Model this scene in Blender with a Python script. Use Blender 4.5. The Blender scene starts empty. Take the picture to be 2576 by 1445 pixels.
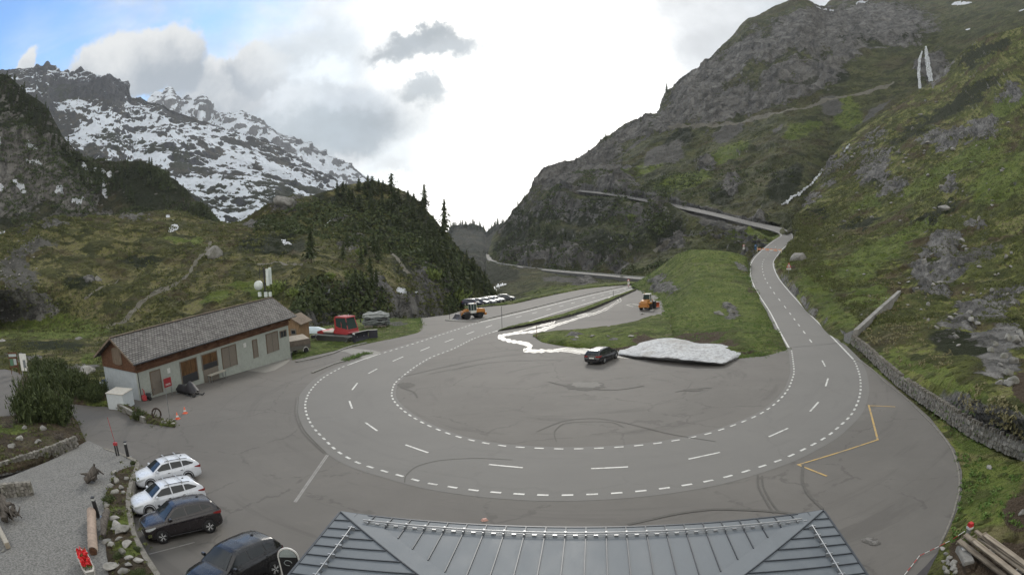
import bpy, bmesh, math, random
import numpy as np
from mathutils import Vector, Matrix
from mathutils.bvhtree import BVHTree
R = math.radians
scene = bpy.context.scene
COL = scene.collection
random.seed(7)
RNG = np.random.default_rng(11)

# ------------------------------------------------------------ camera (wide webcam lens with barrel distortion)
PITCH, ROLL, LA, LB = 0.1238, 0.0218, 0.80, 0.0748
CAMZ = 12.0
cp, sp, cr, sr = math.cos(PITCH), math.sin(PITCH), math.cos(ROLL), math.sin(ROLL)
def cam2world(d):
    d = np.asarray(d, float)
    x, y, z = d[..., 0], d[..., 1], d[..., 2]
    x, z = cr*x + sr*z, -sr*x + cr*z
    y, z = cp*y + sp*z, -sp*y + cp*z
    return np.stack([x, y, z], -1)
cam = bpy.data.cameras.new('webcam')
camo = bpy.data.objects.new('webcam', cam)
COL.objects.link(camo)
rgt, fwd, upv = [Vector(cam2world(v)) for v in ((1, 0, 0), (0, 1, 0), (0, 0, 1))]
M = Matrix((rgt, upv, -fwd)).transposed().to_4x4()
M.translation = (0, 0, CAMZ)
camo.matrix_world = M
scene.camera = camo
cam.type = 'PANO'
cam.sensor_fit = 'HORIZONTAL'
cam.sensor_width = 36.0
cam.sensor_height = 36.0*574/1024
cam.clip_start = 0.1
cam.clip_end = 60000
for tgt in (cam, getattr(cam, 'cycles', None)):
    if tgt is None: continue
    try:
        tgt.panorama_type = 'FISHEYE_LENS_POLYNOMIAL'
        tgt.fisheye_fov = R(180)
        tgt.fisheye_polynomial_k0 = 0.0
        tgt.fisheye_polynomial_k1 = -LA/18.0
        tgt.fisheye_polynomial_k2 = 0.0
        tgt.fisheye_polynomial_k3 = -LB/18.0**3
        tgt.fisheye_polynomial_k4 = 0.0
    except Exception as e:
        print('cam', e)

# picture coordinates used for surveying the place: 2576 x 1445
def rays(x, y):
    x = (np.asarray(x, float) - 1288)/1288.0
    y = -(np.asarray(y, float) - 722.6)/1288.0
    r = np.hypot(x, y) + 1e-9
    th = LA*r + LB*r**3
    return cam2world(np.stack([np.sin(th)*x/r, np.cos(th), np.sin(th)*y/r], -1))
def project(p):
    d = np.asarray(p, float) - np.array([0, 0, CAMZ])
    dist = np.linalg.norm(d, axis=-1)
    d = d/dist[..., None]
    x, y, z = d[..., 0], d[..., 1], d[..., 2]
    y, z = cp*y - sp*z, sp*y + cp*z
    x, z = cr*x - sr*z, sr*x + cr*z
    th = np.arccos(np.clip(y, -1, 1))
    r = th/LA
    for _ in range(12): r = r - (LA*r + LB*r**3 - th)/(LA + 3*LB*r*r)
    h = np.hypot(x, z) + 1e-12
    return 1288 + 1288*r*x/h, 722.6 - 1288*r*z/h, dist
GX, GY, G0 = 0.02447, -0.06276, CAMZ - 11.642
def gz(x, y): return G0 + GX*x + GY*y
def G(x, y, h=0.0):
    """point of the sloping car park under picture point (x, y), h metres above it"""
    d = rays(x, y)
    t = (-11.642 + h)/(d[..., 2] - GX*d[..., 0] - GY*d[..., 1])
    return np.array([0, 0, CAMZ]) + d*t[..., None] if np.ndim(t) else np.array([0, 0, CAMZ]) + d*t
def PX(x, y, dist):
    return np.array([0, 0, CAMZ]) + rays(x, y)*dist
GN = Vector((-GX, -GY, 1)).normalized()

# ------------------------------------------------------------ sun and sky
SUN_EL, SUN_AZ = 24.0, 1.5
sun = bpy.data.lights.new('sun', 'SUN'); suno = bpy.data.objects.new('sun', sun); COL.objects.link(suno)
sun.energy = 1.5; sun.angle = R(14); sun.color = (1, 0.95, 0.87)
sd = Vector((math.sin(R(SUN_AZ))*math.cos(R(SUN_EL)), math.cos(R(SUN_AZ))*math.cos(R(SUN_EL)), math.sin(R(SUN_EL))))
suno.rotation_euler = sd.to_track_quat('Z', 'Y').to_euler()
scene.view_settings.view_transform = 'Standard'
scene.view_settings.look = 'None'
scene.view_settings.exposure = 0.68
scene.view_settings.gamma = 1.0

class NT:
    """small helper to write node trees"""
    def __init__(self, tree):
        self.t = tree; self.n = tree.nodes; self.l = tree.links
    def new(self, typ, ins=None, **kw):
        nd = self.n.new(typ)
        for k, v in kw.items(): setattr(nd, k, v)
        for k, v in (ins or {}).items(): self.set(nd.inputs[k], v)
        return nd
    def set(self, sock, v):
        if isinstance(v, bpy.types.NodeSocket): self.l.new(v, sock)
        elif v is not None: sock.default_value = v
    def math(self, op, a, b=None, c=None, clamp=False):
        nd = self.n.new('ShaderNodeMath'); nd.operation = op; nd.use_clamp = clamp
        for s, v in zip(nd.inputs, (a, b, c)): self.set(s, v)
        return nd.outputs[0]
    def vmath(self, op, a, b=None, scale=None):
        nd = self.n.new('ShaderNodeVectorMath'); nd.operation = op
        self.set(nd.inputs[0], a)
        if b is not None: self.set(nd.inputs[1], b)
        if scale is not None: self.set(nd.inputs[3], scale)
        return nd.outputs[1] if op in ('DOT_PRODUCT', 'LENGTH', 'DISTANCE') else nd.outputs[0]
    def mix(self, f, a, b, blend='MIX'):
        nd = self.n.new('ShaderNodeMix'); nd.data_type = 'RGBA'; nd.blend_type = blend
        nd.clamp_result = False
        self.set(nd.inputs[0], f)
        for s, v in ((nd.inputs[6], a), (nd.inputs[7], b)):
            self.set(s, (*v, 1) if isinstance(v, tuple) and len(v) == 3 else v)
        return nd.outputs[2]
    def ramp(self, x, a, b, lo=0.0, hi=1.0, smooth=True):
        nd = self.n.new('ShaderNodeMapRange')
        if smooth: nd.interpolation_type = 'SMOOTHSTEP'
        for i, v in enumerate((x, a, b, lo, hi)): self.set(nd.inputs[i], v)
        return nd.outputs[0]
    def noise(self, vec, scale, detail=4.0, rough=0.55, dist=0.0, col=False):
        nd = self.n.new('ShaderNodeTexNoise')
        self.set(nd.inputs['Vector'], vec)
        nd.inputs['Scale'].default_value = scale; nd.inputs['Detail'].default_value = detail
        nd.inputs['Roughness'].default_value = rough; nd.inputs['Distortion'].default_value = dist
        return nd.outputs[1 if col else 0]
    def voro(self, vec, scale, feature='F1', out=0, rnd=1.0):
        nd = self.n.new('ShaderNodeTexVoronoi'); nd.feature = feature
        self.set(nd.inputs['Vector'], vec); nd.inputs['Scale'].default_value = scale
        nd.inputs['Randomness'].default_value = rnd
        return nd.outputs[out]

world = bpy.data.worlds.new('World'); scene.world = world; world.use_nodes = True
def build_sky():
    T = NT(world.node_tree); T.n.clear()
    S = 0.1
    tc = T.new('ShaderNodeTexCoord').outputs['Generated']
    sky = T.new('ShaderNodeTexSky', sky_type='NISHITA', sun_disc=False, sun_elevation=R(SUN_EL), sun_rotation=R(SUN_AZ),
                altitude=1800, air_density=1.0, dust_density=1.2, ozone_density=1.0)
    wob = T.vmath('SUBTRACT', T.noise(tc, 4.0, 7.0, 0.66, col=True), (0.5, 0.5, 0.5))
    wo2 = T.vmath('SUBTRACT', T.noise(tc, 15.0, 6.0, 0.6, col=True), (0.5, 0.5, 0.5))
    d = T.vmath('ADD', T.vmath('ADD', tc, T.vmath('SCALE', wob, scale=0.20)), T.vmath('SCALE', wo2, scale=0.045))
    d2 = T.vmath('ADD', tc, T.vmath('SCALE', wob, scale=0.07))
    d3 = T.vmath('ADD', d2, T.vmath('SCALE', wo2, scale=0.11))
    def blob(x, y, a, b, s0=1.0, s1=0.3, vec=None, tilt=0.0):
        """soft ellipse in the sky: centre (x, y), half sizes a, b in survey units; 1 inside"""
        c = Vector(rays(x, y)); e = Vector(rays(x + 20, y)); f = Vector(rays(x, y - 20))
        u = (e - c).normalized(); v = (f - c).normalized()
        if tilt: u, v = u*math.cos(tilt) + v*math.sin(tilt), v*math.cos(tilt) - u*math.sin(tilt)
        k = (e - c).length/20
        uu = T.math('MULTIPLY', T.math('SUBTRACT', T.vmath('DOT_PRODUCT', vec or d, tuple(u)), u.dot(c)), 1/(a*k))
        vv = T.math('MULTIPLY', T.math('SUBTRACT', T.vmath('DOT_PRODUCT', vec or d, tuple(v)), v.dot(c)), 1/(b*k))
        rr = T.math('SQRT', T.math('ADD', T.math('POWER', uu, 2.0), T.math('POWER', vv, 2.0)))
        blob.v = vv
        front = T.ramp(T.vmath('DOT_PRODUCT', tc, tuple(c)), 0.1, 0.3)
        return T.math('MULTIPLY', T.ramp(rr, s0, s1), front)
    blue = T.mix(1.0, sky.outputs[0], (.66, 1.08, 1.45), 'MULTIPLY')
    n1 = T.noise(T.vmath('MULTIPLY', tc, (1, 1, 2.0)), 2.6, 7.0, 0.58, 0.3)
    n2 = T.noise(T.vmath('MULTIPLY', tc, (1, 1, 1.6)), 6.5, 6.0, 0.6)
    # veil of high cloud: grows to the right, thin over the upper left corner
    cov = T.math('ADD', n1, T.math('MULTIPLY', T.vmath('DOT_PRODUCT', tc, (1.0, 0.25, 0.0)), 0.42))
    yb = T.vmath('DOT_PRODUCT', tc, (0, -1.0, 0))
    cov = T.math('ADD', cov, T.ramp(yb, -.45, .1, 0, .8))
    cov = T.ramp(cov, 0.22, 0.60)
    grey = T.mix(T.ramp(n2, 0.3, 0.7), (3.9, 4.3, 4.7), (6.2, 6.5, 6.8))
    grey = T.mix(T.ramp(yb, -.3, .5), grey, (9.2, 8.9, 8.3))  # unseen sky behind the camera, made brighter to light surfaces facing the camera
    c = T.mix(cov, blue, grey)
    # wide soft bank behind, then cumulus heads with bright rims and grey bases
    k = blob(760, 230, 430, 290, 1.1, 0.35)
    c = T.mix(T.math('MULTIPLY', k, .9), c, T.mix(T.ramp(n2, .3, .68), (3.3, 3.7, 4.1), (6.0, 6.2, 6.3)))
    fine = T.noise(T.vmath('ADD', d2, (0, 0, .12)), 9.0, 6.0, .62)
    for (x, y, a, b) in ((62, 170, 42, 62), (285, 190, 95, 105), (560, 250, 150, 110), (400, 170, 125, 110), (650, 170, 110, 95)):
        k = blob(x, y, a, b, 1.02, 0.72); sh = T.ramp(T.math('ADD', blob.v, T.math('MULTIPLY', T.math('SUBTRACT', fine, .5), 2.2)), -.7, .85)
        c = T.mix(k, c, T.mix(sh, (2.2, 2.5, 2.85), (5.4, 5.45, 5.4)))
    # bright veil in front of the sun
    glow = blob(1330, 200, 800, 760, 1.0, 0.15)
    c = T.mix(T.math('MULTIPLY', glow, 0.8), c, (9.8, 9.7, 9.4))
    core = blob(1320, 260, 440, 760, 1.0, 0.5)
    c = T.mix(core, c, (14, 13.6, 12.8))
    hot = blob(1310, -60, 300, 260, 1.0, 0.0)
    c = T.mix(T.math('MULTIPLY', hot, 1.0), c, (42, 39, 34))
    # grey undersides in front of the glare
    for (x, y, a, b, col, s0, s1, tl, op) in ((820, 130, 210, 130, (4.2, 4.6, 4.9), 1.1, 0.1, .0, .85), (900, 260, 230, 120, (3.2, 3.6, 4.0), 1.1, 0.2, .0, .85), (1010, 390, 130, 80, (3.6, 4.0, 4.3), 1.1, 0.2, .2, .7), (1060, 300, 120, 100, (3.6, 3.95, 4.2), 1.1, 0.1, .0, .7), (1110, 118, 215, 58, (2.4, 2.65, 2.85), 1.1, 0.4, -.10, .95), (1030, 105, 110, 34, (2.4, 2.65, 2.85), 1.1, 0.5, .12, .9), (1080, 235, 110, 44, (2.8, 3.1, 3.3), 1.1, 0.3, -.45, .9),
                                      (900, 330, 175, 85, (1.9, 2.2, 2.45), 1.05, 0.3, .15, .92), (760, 330, 240, 85, (2.4, 2.8, 3.1), 1.0, 0.3, .0, .8),
                                      (1000, 420, 90, 40, (4.6, 4.8, 4.9), 1.1, 0.3, .2, .8),
                                      (820, 165, 120, 45, (6.3, 6.8, 7.2), 1.0, 0.3, 0, .7),
                                      (1800, 60, 180, 150, (4.2, 4.3, 4.4), 1.1, 0.3, .1, .85), (2100, -60, 330, 170, (3.6, 3.75, 3.85), 1.1, 0.3, 0, .9)):
        c = T.mix(T.math('MULTIPLY', blob(x, y, a, b, s0, s1, vec=d3, tilt=tl), op), c, T.mix(T.ramp(n2, .35, .7), col, tuple(1.35*k for k in col)))
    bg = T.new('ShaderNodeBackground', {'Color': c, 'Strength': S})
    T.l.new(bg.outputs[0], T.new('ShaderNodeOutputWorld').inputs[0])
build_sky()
# ------------------------------------------------------------ numpy noise
def _h(ix, iy, iz, seed):
    h = (ix.astype(np.int64)*374761393 + iy.astype(np.int64)*668265263 + iz.astype(np.int64)*2147483647 + seed*1274126177) & 0xffffffff
    h = ((h ^ (h >> 13))*1274126177) & 0xffffffff
    h = ((h ^ (h >> 16))*2246822519) & 0xffffffff
    return ((h ^ (h >> 15)) & 0xffffff)/float(0xffffff)
def vnoise(p, seed=0):
    f = np.floor(p); t = p - f; t = t*t*t*(t*(t*6 - 15) + 10)
    i = f.astype(np.int64); x, y, z = i[..., 0], i[..., 1], i[..., 2]
    r = 0
    for dx in (0, 1):
        wx = t[..., 0] if dx else 1 - t[..., 0]
        for dy in (0, 1):
            wy = t[..., 1] if dy else 1 - t[..., 1]
            for dz in (0, 1):
                wz = t[..., 2] if dz else 1 - t[..., 2]
                r = r + wx*wy*wz*_h(x + dx, y + dy, z + dz, seed)
    return r*2 - 1
ROT = np.array([[0.36, 0.48, -0.8], [-0.8, 0.6, 0.0], [0.48, 0.64, 0.6]])
def fbm(p, wl, octv=4, gain=0.5, seed=0, mode='fbm'):
    """noise of wavelength wl; mode fbm, billow (round lumps) or ridge (sharp crests); about -1..1"""
    q = p/wl; a = 1.0; s = 0; tot = 0
    for o in range(octv):
        n = vnoise(q, seed + o*17)
        if mode == 'billow': n = 1 - 2.4*np.abs(n) if o else 1 - 2.6*np.abs(n)
        elif mode == 'ridge': n = 1 - 2.2*np.abs(n); n = n*np.abs(n)
        s = s + a*n; tot += a
        q = (q @ ROT.T)*2.03 + 13.7; a *= gain
    return s/tot
def sstep(x, a, b):
    t = np.clip((x - a)/(b - a + 1e-12), 0, 1); return t*t*(3 - 2*t)

# ------------------------------------------------------------ surveyed surfaces
def _cr(c, t):
    """catmull-rom through the rows of c (n, k) at parameters t in 0..n-1"""
    n = len(c); i = np.clip(np.floor(t).astype(int), 0, n - 2); f = (t - i)[:, None]
    p0, p1, p2, p3 = c[np.maximum(i - 1, 0)], c[i], c[i + 1], c[np.minimum(i + 2, n - 1)]
    m1, m2 = (p2 - p0)*0.4, (p3 - p1)*0.4
    return ((2*f**3 - 3*f**2 + 1)*p1 + (f**3 - 2*f**2 + f)*m1 + (-2*f**3 + 3*f**2)*p2 + (f**3 - f**2)*m2)
def ctrl(p):
    if isinstance(p, np.ndarray): x, y, d = project(p); return (float(x), float(y), math.log(float(d)))
    if len(p) == 2: q = G(p[0], p[1], -0.06); return (p[0], p[1], math.log(np.linalg.norm(q - [0, 0, CAMZ])))
    if len(p) == 4:   # (x, y, None, h): on the car park plane, h above
        q = G(p[0], p[1], p[3]); return (p[0], p[1], math.log(np.linalg.norm(q - [0, 0, CAMZ])))
    return (p[0], p[1], math.log(p[2]))
BVH = {}
def make_mesh(name, V, F, mats, smooth=True, attrs=None, parent=None, fmat=None):
    me = bpy.data.meshes.new(name)
    V = np.asarray(V, np.float32); F = np.asarray(F, np.int32)
    k = F.shape[1]
    me.vertices.add(len(V)); me.vertices.foreach_set('co', V.ravel())
    me.loops.add(F.size); me.loops.foreach_set('vertex_index', F.ravel())
    me.polygons.add(len(F)); me.polygons.foreach_set('loop_start', np.arange(0, F.size, k, dtype=np.int32))
    me.polygons.foreach_set('loop_total', np.full(len(F), k, np.int32))
    if fmat is not None: me.polygons.foreach_set('material_index', np.asarray(fmat, np.int32))
    me.polygons.foreach_set('use_smooth', np.full(len(F), smooth, bool))
    for n, a in (attrs or {}).items():
        at = me.attributes.new(n, 'FLOAT', 'POINT'); at.data.foreach_set('value', np.asarray(a, np.float32).ravel())
    me.update(); me.validate()
    for m in (mats if isinstance(mats, (list, tuple)) else [mats]): me.materials.append(m)
    o = bpy.data.objects.new(name, me); COL.objects.link(o)
    if parent: o.parent = parent
    return o
def grid_faces(nv, nu):
    a = np.arange(nv*nu).reshape(nv, nu)
    return np.stack([a[:-1, :-1], a[:-1, 1:], a[1:, 1:], a[1:, :-1]], -1).reshape(-1, 4)
def features(X, Y, feats, wob):
    """mask 0..1 from survey marks: ('e', x, y, a, b, tilt) ellipses, ('l', width, [(x, y)...]) lines"""
    m = np.zeros(X.shape)
    Xw, Yw = X + wob[0], Y + wob[1]
    for f in feats:
        if f[0] == 'e':
            _, x, y, a, b, tl = f; c, s = math.cos(tl), math.sin(tl)
            u = ((Xw - x)*c - (Yw - y)*s)/a; v = ((Xw - x)*s + (Yw - y)*c)/b
            m = np.maximum(m, 1 - sstep(np.hypot(u, v), 0.25, 1.55))
        elif f[0] == 'l':
            w, pts = f[1], f[2]
            for (x0, y0), (x1, y1) in zip(pts[:-1], pts[1:]):
                dx, dy = x1 - x0, y1 - y0
                t = np.clip(((X - x0)*dx + (Y - y0)*dy)/(dx*dx + dy*dy), 0, 1)
                d = np.hypot(X + wob[0]*.12 - x0 - t*dx, Y + wob[1]*.12 - y0 - t*dy)
                m = np.maximum(m, 1 - sstep(d, w*0.4, w*1.1))
    return m
def patch(name, rows, nu, nv, mat, disp=None, masks=None, back=None, skirt=1.5, taper=(.08, .05, .03, .03), kind='structure', solid=True, vpow=1.0, wob=34, crestw=.35, carve=None):
    C = np.array([[ctrl(p) for p in r] for r in rows])        # (m, n, 3)
    m, n = C.shape[:2]
    tu = np.linspace(0, n - 1, nu); tv = (np.linspace(0, 1, nv)**vpow)*(m - 1)
    A = _cr(C.reshape(m, n*3), tv).reshape(nv, n, 3)           # along v
    B = _cr(A.transpose(1, 0, 2).reshape(n, nv*3), tu).reshape(nu, nv, 3).transpose(1, 0, 2)
    X, Y, D = B[..., 0], B[..., 1], np.exp(B[..., 2])
    cw = None
    if carve:
        pts, wd = carve; best = np.full(X.shape, 1e9); dd_ = np.zeros(X.shape)
        for (x0, y0, d0), (x1, y1, d1) in zip(pts[:-1], pts[1:]):
            dx, dy = x1 - x0, y1 - y0; t = np.clip(((X - x0)*dx + (Y - y0)*dy)/(dx*dx + dy*dy), 0, 1); q = np.hypot(X - x0 - t*dx, Y - y0 - t*dy); k = q < best
            best = np.where(k, q, best); dd_ = np.where(k, d0 + (d1 - d0)*t, dd_)
        cw = 1 - sstep(best, wd*.35, wd); D = np.exp(np.log(D)*(1 - cw) + np.log(dd_*1.006)*cw)
    Pt = np.array([0, 0, CAMZ]) + rays(X, Y)*D[..., None]
    du = np.gradient(Pt, axis=1); dv = np.gradient(Pt, axis=0)
    N = np.cross(du, dv); N /= np.linalg.norm(N, axis=-1, keepdims=True) + 1e-9
    N[N[..., 2] < 0] *= -1
    attrs = {}
    sc_ = np.exp(np.log(D).mean())
    W = np.stack([fbm(Pt, sc_*0.09, 6, .62, seed=91), fbm(Pt, sc_*0.09, 6, .62, seed=57)], 0)*wob
    for k, fs in (masks or {}).items():
        attrs[k] = features(X, Y, fs, W)
    if disp is not None:
        u = np.linspace(0, 1, nu)[None, :]; v = np.linspace(0, 1, nv)[:, None]
        tb, tt, tl, tr = taper
        w = np.ones((nv, nu)) if cw is None else 1 - cw
        if tb: w = w*sstep(v, 0, tb)
        if tt: w = w*(crestw + (1 - crestw)*sstep(1 - v, 0, tt))
        if tl: w = w*sstep(u, 0, tl)
        if tr: w = w*sstep(1 - u, 0, tr)
        Pt = Pt + disp(Pt, N, D, attrs)*w[..., None]
    front = Pt
    parts = [Pt]; ar = {k: [a] for k, a in attrs.items()}
    if skirt:
        parts.insert(0, (Pt[0] - [0, 0, skirt])[None]); [ar[k].insert(0, ar[k][0][:1]) for k in ar]
    if back:
        out = Pt[-1] - [0, 0, CAMZ]; out[:, 2] = 0; out /= np.linalg.norm(out, axis=1, keepdims=True)
        base = Pt[-1]; dd = D[-1][:, None]
        for j in range(1, 9):
            f = j/8
            jit = fbm(base + out*dd*back[0]*f, float(D.mean())*.08, 3, seed=5)[:, None]*dd*0.02*f
            p = base + out*dd*back[0]*f; p[:, 2] -= (dd[:, 0]*back[1])*f**1.4; p = p + np.array([0, 0, 1])*jit
            parts.append(p[None]); [ar[k].append(ar[k][-1][-1:]) for k in ar]
    V = np.concatenate(parts, 0); shp = V.shape[:2]
    ar = {k: np.concatenate(a, 0) for k, a in ar.items()}
    o = make_mesh(name, V.reshape(-1, 3), grid_faces(*shp), mat, True, ar)
    if kind: o['kind'] = kind
    F = grid_faces(nv, nu)
    BVH[name] = BVHTree.FromPolygons([Vector(p) for p in front.reshape(-1, 3)], F.tolist())
    return o, front
def hit(x, y, names=None):
    """first surveyed surface seen at picture point (x, y): point, normal, distance"""
    o = Vector((0, 0, CAMZ)); d = Vector(rays(x, y)); best = None
    for k in (names or BVH):
        r = BVH[k].ray_cast(o, d)
        if r[0] is not None and (best is None or r[3] < best[2]): best = (r[0], r[1], r[3], k)
    g = G(x, y); dg = (Vector(g) - o).length if d.z < GX*d.x + GY*d.y else 1e9
    if names is None and (best is None or dg < best[2]): best = (Vector(g), GN, dg, 'plane')
    if best is None:
        for dx, dy in ((0, 3), (3, 0), (-3, 0), (0, 6), (0, -4), (8, 4), (-8, 4), (0, 12), (15, 8), (-15, 8), (0, 25), (30, 0), (-30, 0)):
            for k in names:
                r = BVH[k].ray_cast(o, Vector(rays(x + dx, y + dy)))
                if r[0] is not None: return (r[0], r[1], r[3], k)
        return (Vector(g), GN, dg if dg < 1e8 else 200.0, 'plane')
    return best
def drop(x, y, names=None, top=900.0):
    """ground height under world point"""
    best = gz(x, y) if names is None else -1e9
    for k in (names or BVH):
        r = BVH[k].ray_cast(Vector((x, y, top)), Vector((0, 0, -1)))
        if r[0] is not None: best = max(best, r[0].z)
    return best

# ------------------------------------------------------------ materials
MATS = {}
def new_mat(name):
    m = bpy.data.materials.new(name); m.use_nodes = True
    T = NT(m.node_tree); T.n.clear()
    return m, T
def finish(T, col, rough=0.8, bump=None, bdist=0.1, bstr=0.6, spec=0.3, metal=0.0, **kw):
    b = T.new('ShaderNodeBsdfPrincipled')
    T.set(b.inputs['Base Color'], (*col, 1) if isinstance(col, tuple) and len(col) == 3 else col)
    T.set(b.inputs['Roughness'], rough); T.set(b.inputs['Metallic'], metal)
    T.set(b.inputs['Specular IOR Level'], spec)
    for k, v in kw.items(): T.set(b.inputs[k.replace('_', ' ')], v)
    if bump is not None:
        n = T.new('ShaderNodeBump'); n.inputs['Strength'].default_value = bstr; n.inputs['Distance'].default_value = bdist
        T.set(n.inputs['Height'], bump); T.l.new(n.outputs[0], b.inputs['Normal'])
    T.l.new(b.outputs[0], T.new('ShaderNodeOutputMaterial').inputs[0])
    return b
def attr(T, name): return T.new('ShaderNodeAttribute', attribute_name=name).outputs['Fac']
def mat_terrain(name, s=1.0, dark=(.030, .034, .018), mid=(.060, .062, .030), lite=(.105, .115, .045), brown=(.075, .055, .036), rock=(.17, .17, .165),
                rock_hi=(.27, .265, .255), rock_nz=(.35, .6), rock_amt=.0, brown_amt=.5, lite_amt=.5, snow=None, dead=(.15, .13, .085)):
    """mountain ground: dwarf shrubs, grass, dead grass and rock; s scales the grain with the size of the features"""
    m, T = new_mat(name)
    g = T.new('ShaderNodeNewGeometry'); p = g.outputs['Position']; nz = T.new('ShaderNodeSeparateXYZ', {0: g.outputs['Normal']}).outputs[2]
    fl = T.vmath('MULTIPLY', p, (1, 1, .6))
    big = T.noise(fl, .035/s, 5, .6); med = T.noise(fl, .16/s, 6, .62, .4); fin = T.noise(p, .9/s, 6, .7); tiny = T.noise(p, 3.5/s, 3, .6)
    c = T.mix(T.ramp(med, .40, .60), dark, mid)
    opn = T.mix(T.ramp(fin, .38, .62), lite, dead)
    lt = T.ramp(T.math('ADD', attr(T, 'lump'), T.math('MULTIPLY', T.math('SUBTRACT', fin, .5), 1.3)), .22, -.12)
    c = T.mix(T.math('MULTIPLY', lt, lite_amt), c, opn)
    wp = T.vmath('ADD', p, T.vmath('SCALE', T.noise(p, .8/s, 3, .6, col=True), scale=1.1*s))
    v1 = T.voro(wp, .95/s); v2 = T.voro(wp, .36/s)
    dots = T.math('MAXIMUM', T.math('MULTIPLY', T.ramp(v1, .42, .22), T.ramp(med, .42, .56)), T.math('MULTIPLY', T.ramp(v2, .46, .30), T.ramp(T.noise(fl, .11/s, 4, .6), .46, .56)))
    c = T.mix(T.math('MULTIPLY', dots, .8), c, T.mix(fin, tuple(.55*k for k in dark), tuple(1.1*k for k in mid)))
    c = T.mix(T.math('MULTIPLY', T.ramp(tiny, .46, .66), .5), c, tuple(.35*k for k in dark))
    c = T.mix(T.math('MULTIPLY', T.ramp(T.noise(fl, .07/s, 6, .65, .6), .50, .62), brown_amt), c, brown)
    c = T.mix(T.math('MULTIPLY', T.ramp(T.noise(T.vmath('ADD', fl, (31, 7, 3)), .22/s, 6, .65, .8), .56, .68), .55*brown_amt), c, dead)
    gm = T.math('ADD', attr(T, 'green'), T.math('ADD', T.math('MULTIPLY', T.math('SUBTRACT', fin, .5), 1.2), T.math('MULTIPLY', T.math('SUBTRACT', med, .5), 1.4)))
    gcol = T.mix(T.ramp(med, .35, .65), (.082, .118, .026), (.155, .195, .048))
    gcol = T.mix(T.math('MULTIPLY', T.ramp(fin, .52, .66), .65), gcol, (.17, .16, .07))
    gcol = T.mix(T.math('MULTIPLY', dots, .6), gcol, (.035, .045, .016))
    gcol = T.mix(T.math('MULTIPLY', T.ramp(tiny, .48, .64), .4), gcol, (.04, .05, .018))
    c = T.mix(T.ramp(gm, .35, .65), c, gcol)
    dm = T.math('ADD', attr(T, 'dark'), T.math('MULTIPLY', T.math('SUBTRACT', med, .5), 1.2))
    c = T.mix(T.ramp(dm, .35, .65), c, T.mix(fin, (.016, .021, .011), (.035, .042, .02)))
    # rock where it is steep or marked
    rn = T.math('ADD', T.math('MULTIPLY', T.math('SUBTRACT', fin, .5), .55), T.math('MULTIPLY', T.math('SUBTRACT', med, .5), .8))
    steep = T.ramp(T.math('ADD', nz, T.math('SUBTRACT', rn, rock_amt)), rock_nz[1], rock_nz[0])
    rm = T.ramp(T.math('ADD', attr(T, 'rock'), T.math('MULTIPLY', rn, 2.4)), .40, .56)
    rk = T.math('MAXIMUM', steep, rm)
    streak = T.noise(T.vmath('MULTIPLY', p, (1, 1, .22)), .3/s, 9, .75, .3)
    rc = T.mix(T.ramp(streak, .32, .68), tuple(.55*k for k in rock), rock_hi)
    crack = T.voro(T.vmath('ADD', T.vmath('MULTIPLY', p, (1, 1, .45)), T.vmath('SCALE', T.noise(p, .3/s, 5, .65, col=True), scale=6.0*s)), .16/s, 'DISTANCE_TO_EDGE')
    rc = T.mix(T.ramp(crack, .0, .07, .55, 1.0), tuple(.35*k for k in rock), rc)
    rc = T.mix(T.math('MULTIPLY', T.ramp(fin, .5, .75), .45), rc, tuple(.55*k for k in mid) if False else (.09, .085, .06))
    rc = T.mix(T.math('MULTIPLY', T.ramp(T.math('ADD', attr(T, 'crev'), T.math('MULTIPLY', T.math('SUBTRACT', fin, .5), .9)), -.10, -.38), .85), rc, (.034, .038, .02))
    c = T.mix(rk, c, rc)
    so = T.ramp(T.math('ADD', attr(T, 'soil'), T.math('MULTIPLY', T.math('SUBTRACT', fin, .5), .9)), .4, .62)
    c = T.mix(so, c, T.mix(fin, (.045, .033, .024), (.11, .085, .06)))
    sc = T.ramp(T.math('ADD', attr(T, 'scree'), T.math('ADD', T.math('MULTIPLY', T.math('SUBTRACT', fin, .5), 1.1), T.math('MULTIPLY', T.math('SUBTRACT', med, .5), 1.2))), .4, .62)
    c = T.mix(sc, c, T.mix(fin, (.075, .075, .065), T.mix(tiny, (.10, .097, .09), (.21, .205, .195))))
    pm = T.ramp(T.math('ADD', attr(T, 'path'), T.math('MULTIPLY', T.math('SUBTRACT', tiny, .5), .5)), .4, .6)
    c = T.mix(pm, c, T.mix(fin, (.15, .14, .115), (.25, .24, .20)))
    if snow:
        sn = T.math('ADD', T.math('MULTIPLY', T.math('SUBTRACT', T.noise(T.vmath('MULTIPLY', p, (1, 1, .75)), .035/s, 9, .72, .9), .5), snow[2]), nz)
        c = T.mix(T.ramp(sn, snow[0], snow[1]), c, (.74, .80, .88))
    sm = T.ramp(T.math('ADD', attr(T, 'snow'), T.math('MULTIPLY', T.math('SUBTRACT', fin, .5), .7)), .45, .55)
    c = T.mix(sm, c, (.72, .75, .8))
    bmp = T.math('ADD', T.math('ADD', T.math('ADD', T.math('MULTIPLY', dots, .5), T.math('MULTIPLY', fin, 1.0)), T.math('MULTIPLY', tiny, .4)), T.math('MULTIPLY', T.ramp(crack, 0, .08), T.math('MULTIPLY', rk, .5)))
    finish(T, c, .95, bmp, 1.3*s, 1.0, .1)
    return m
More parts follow.
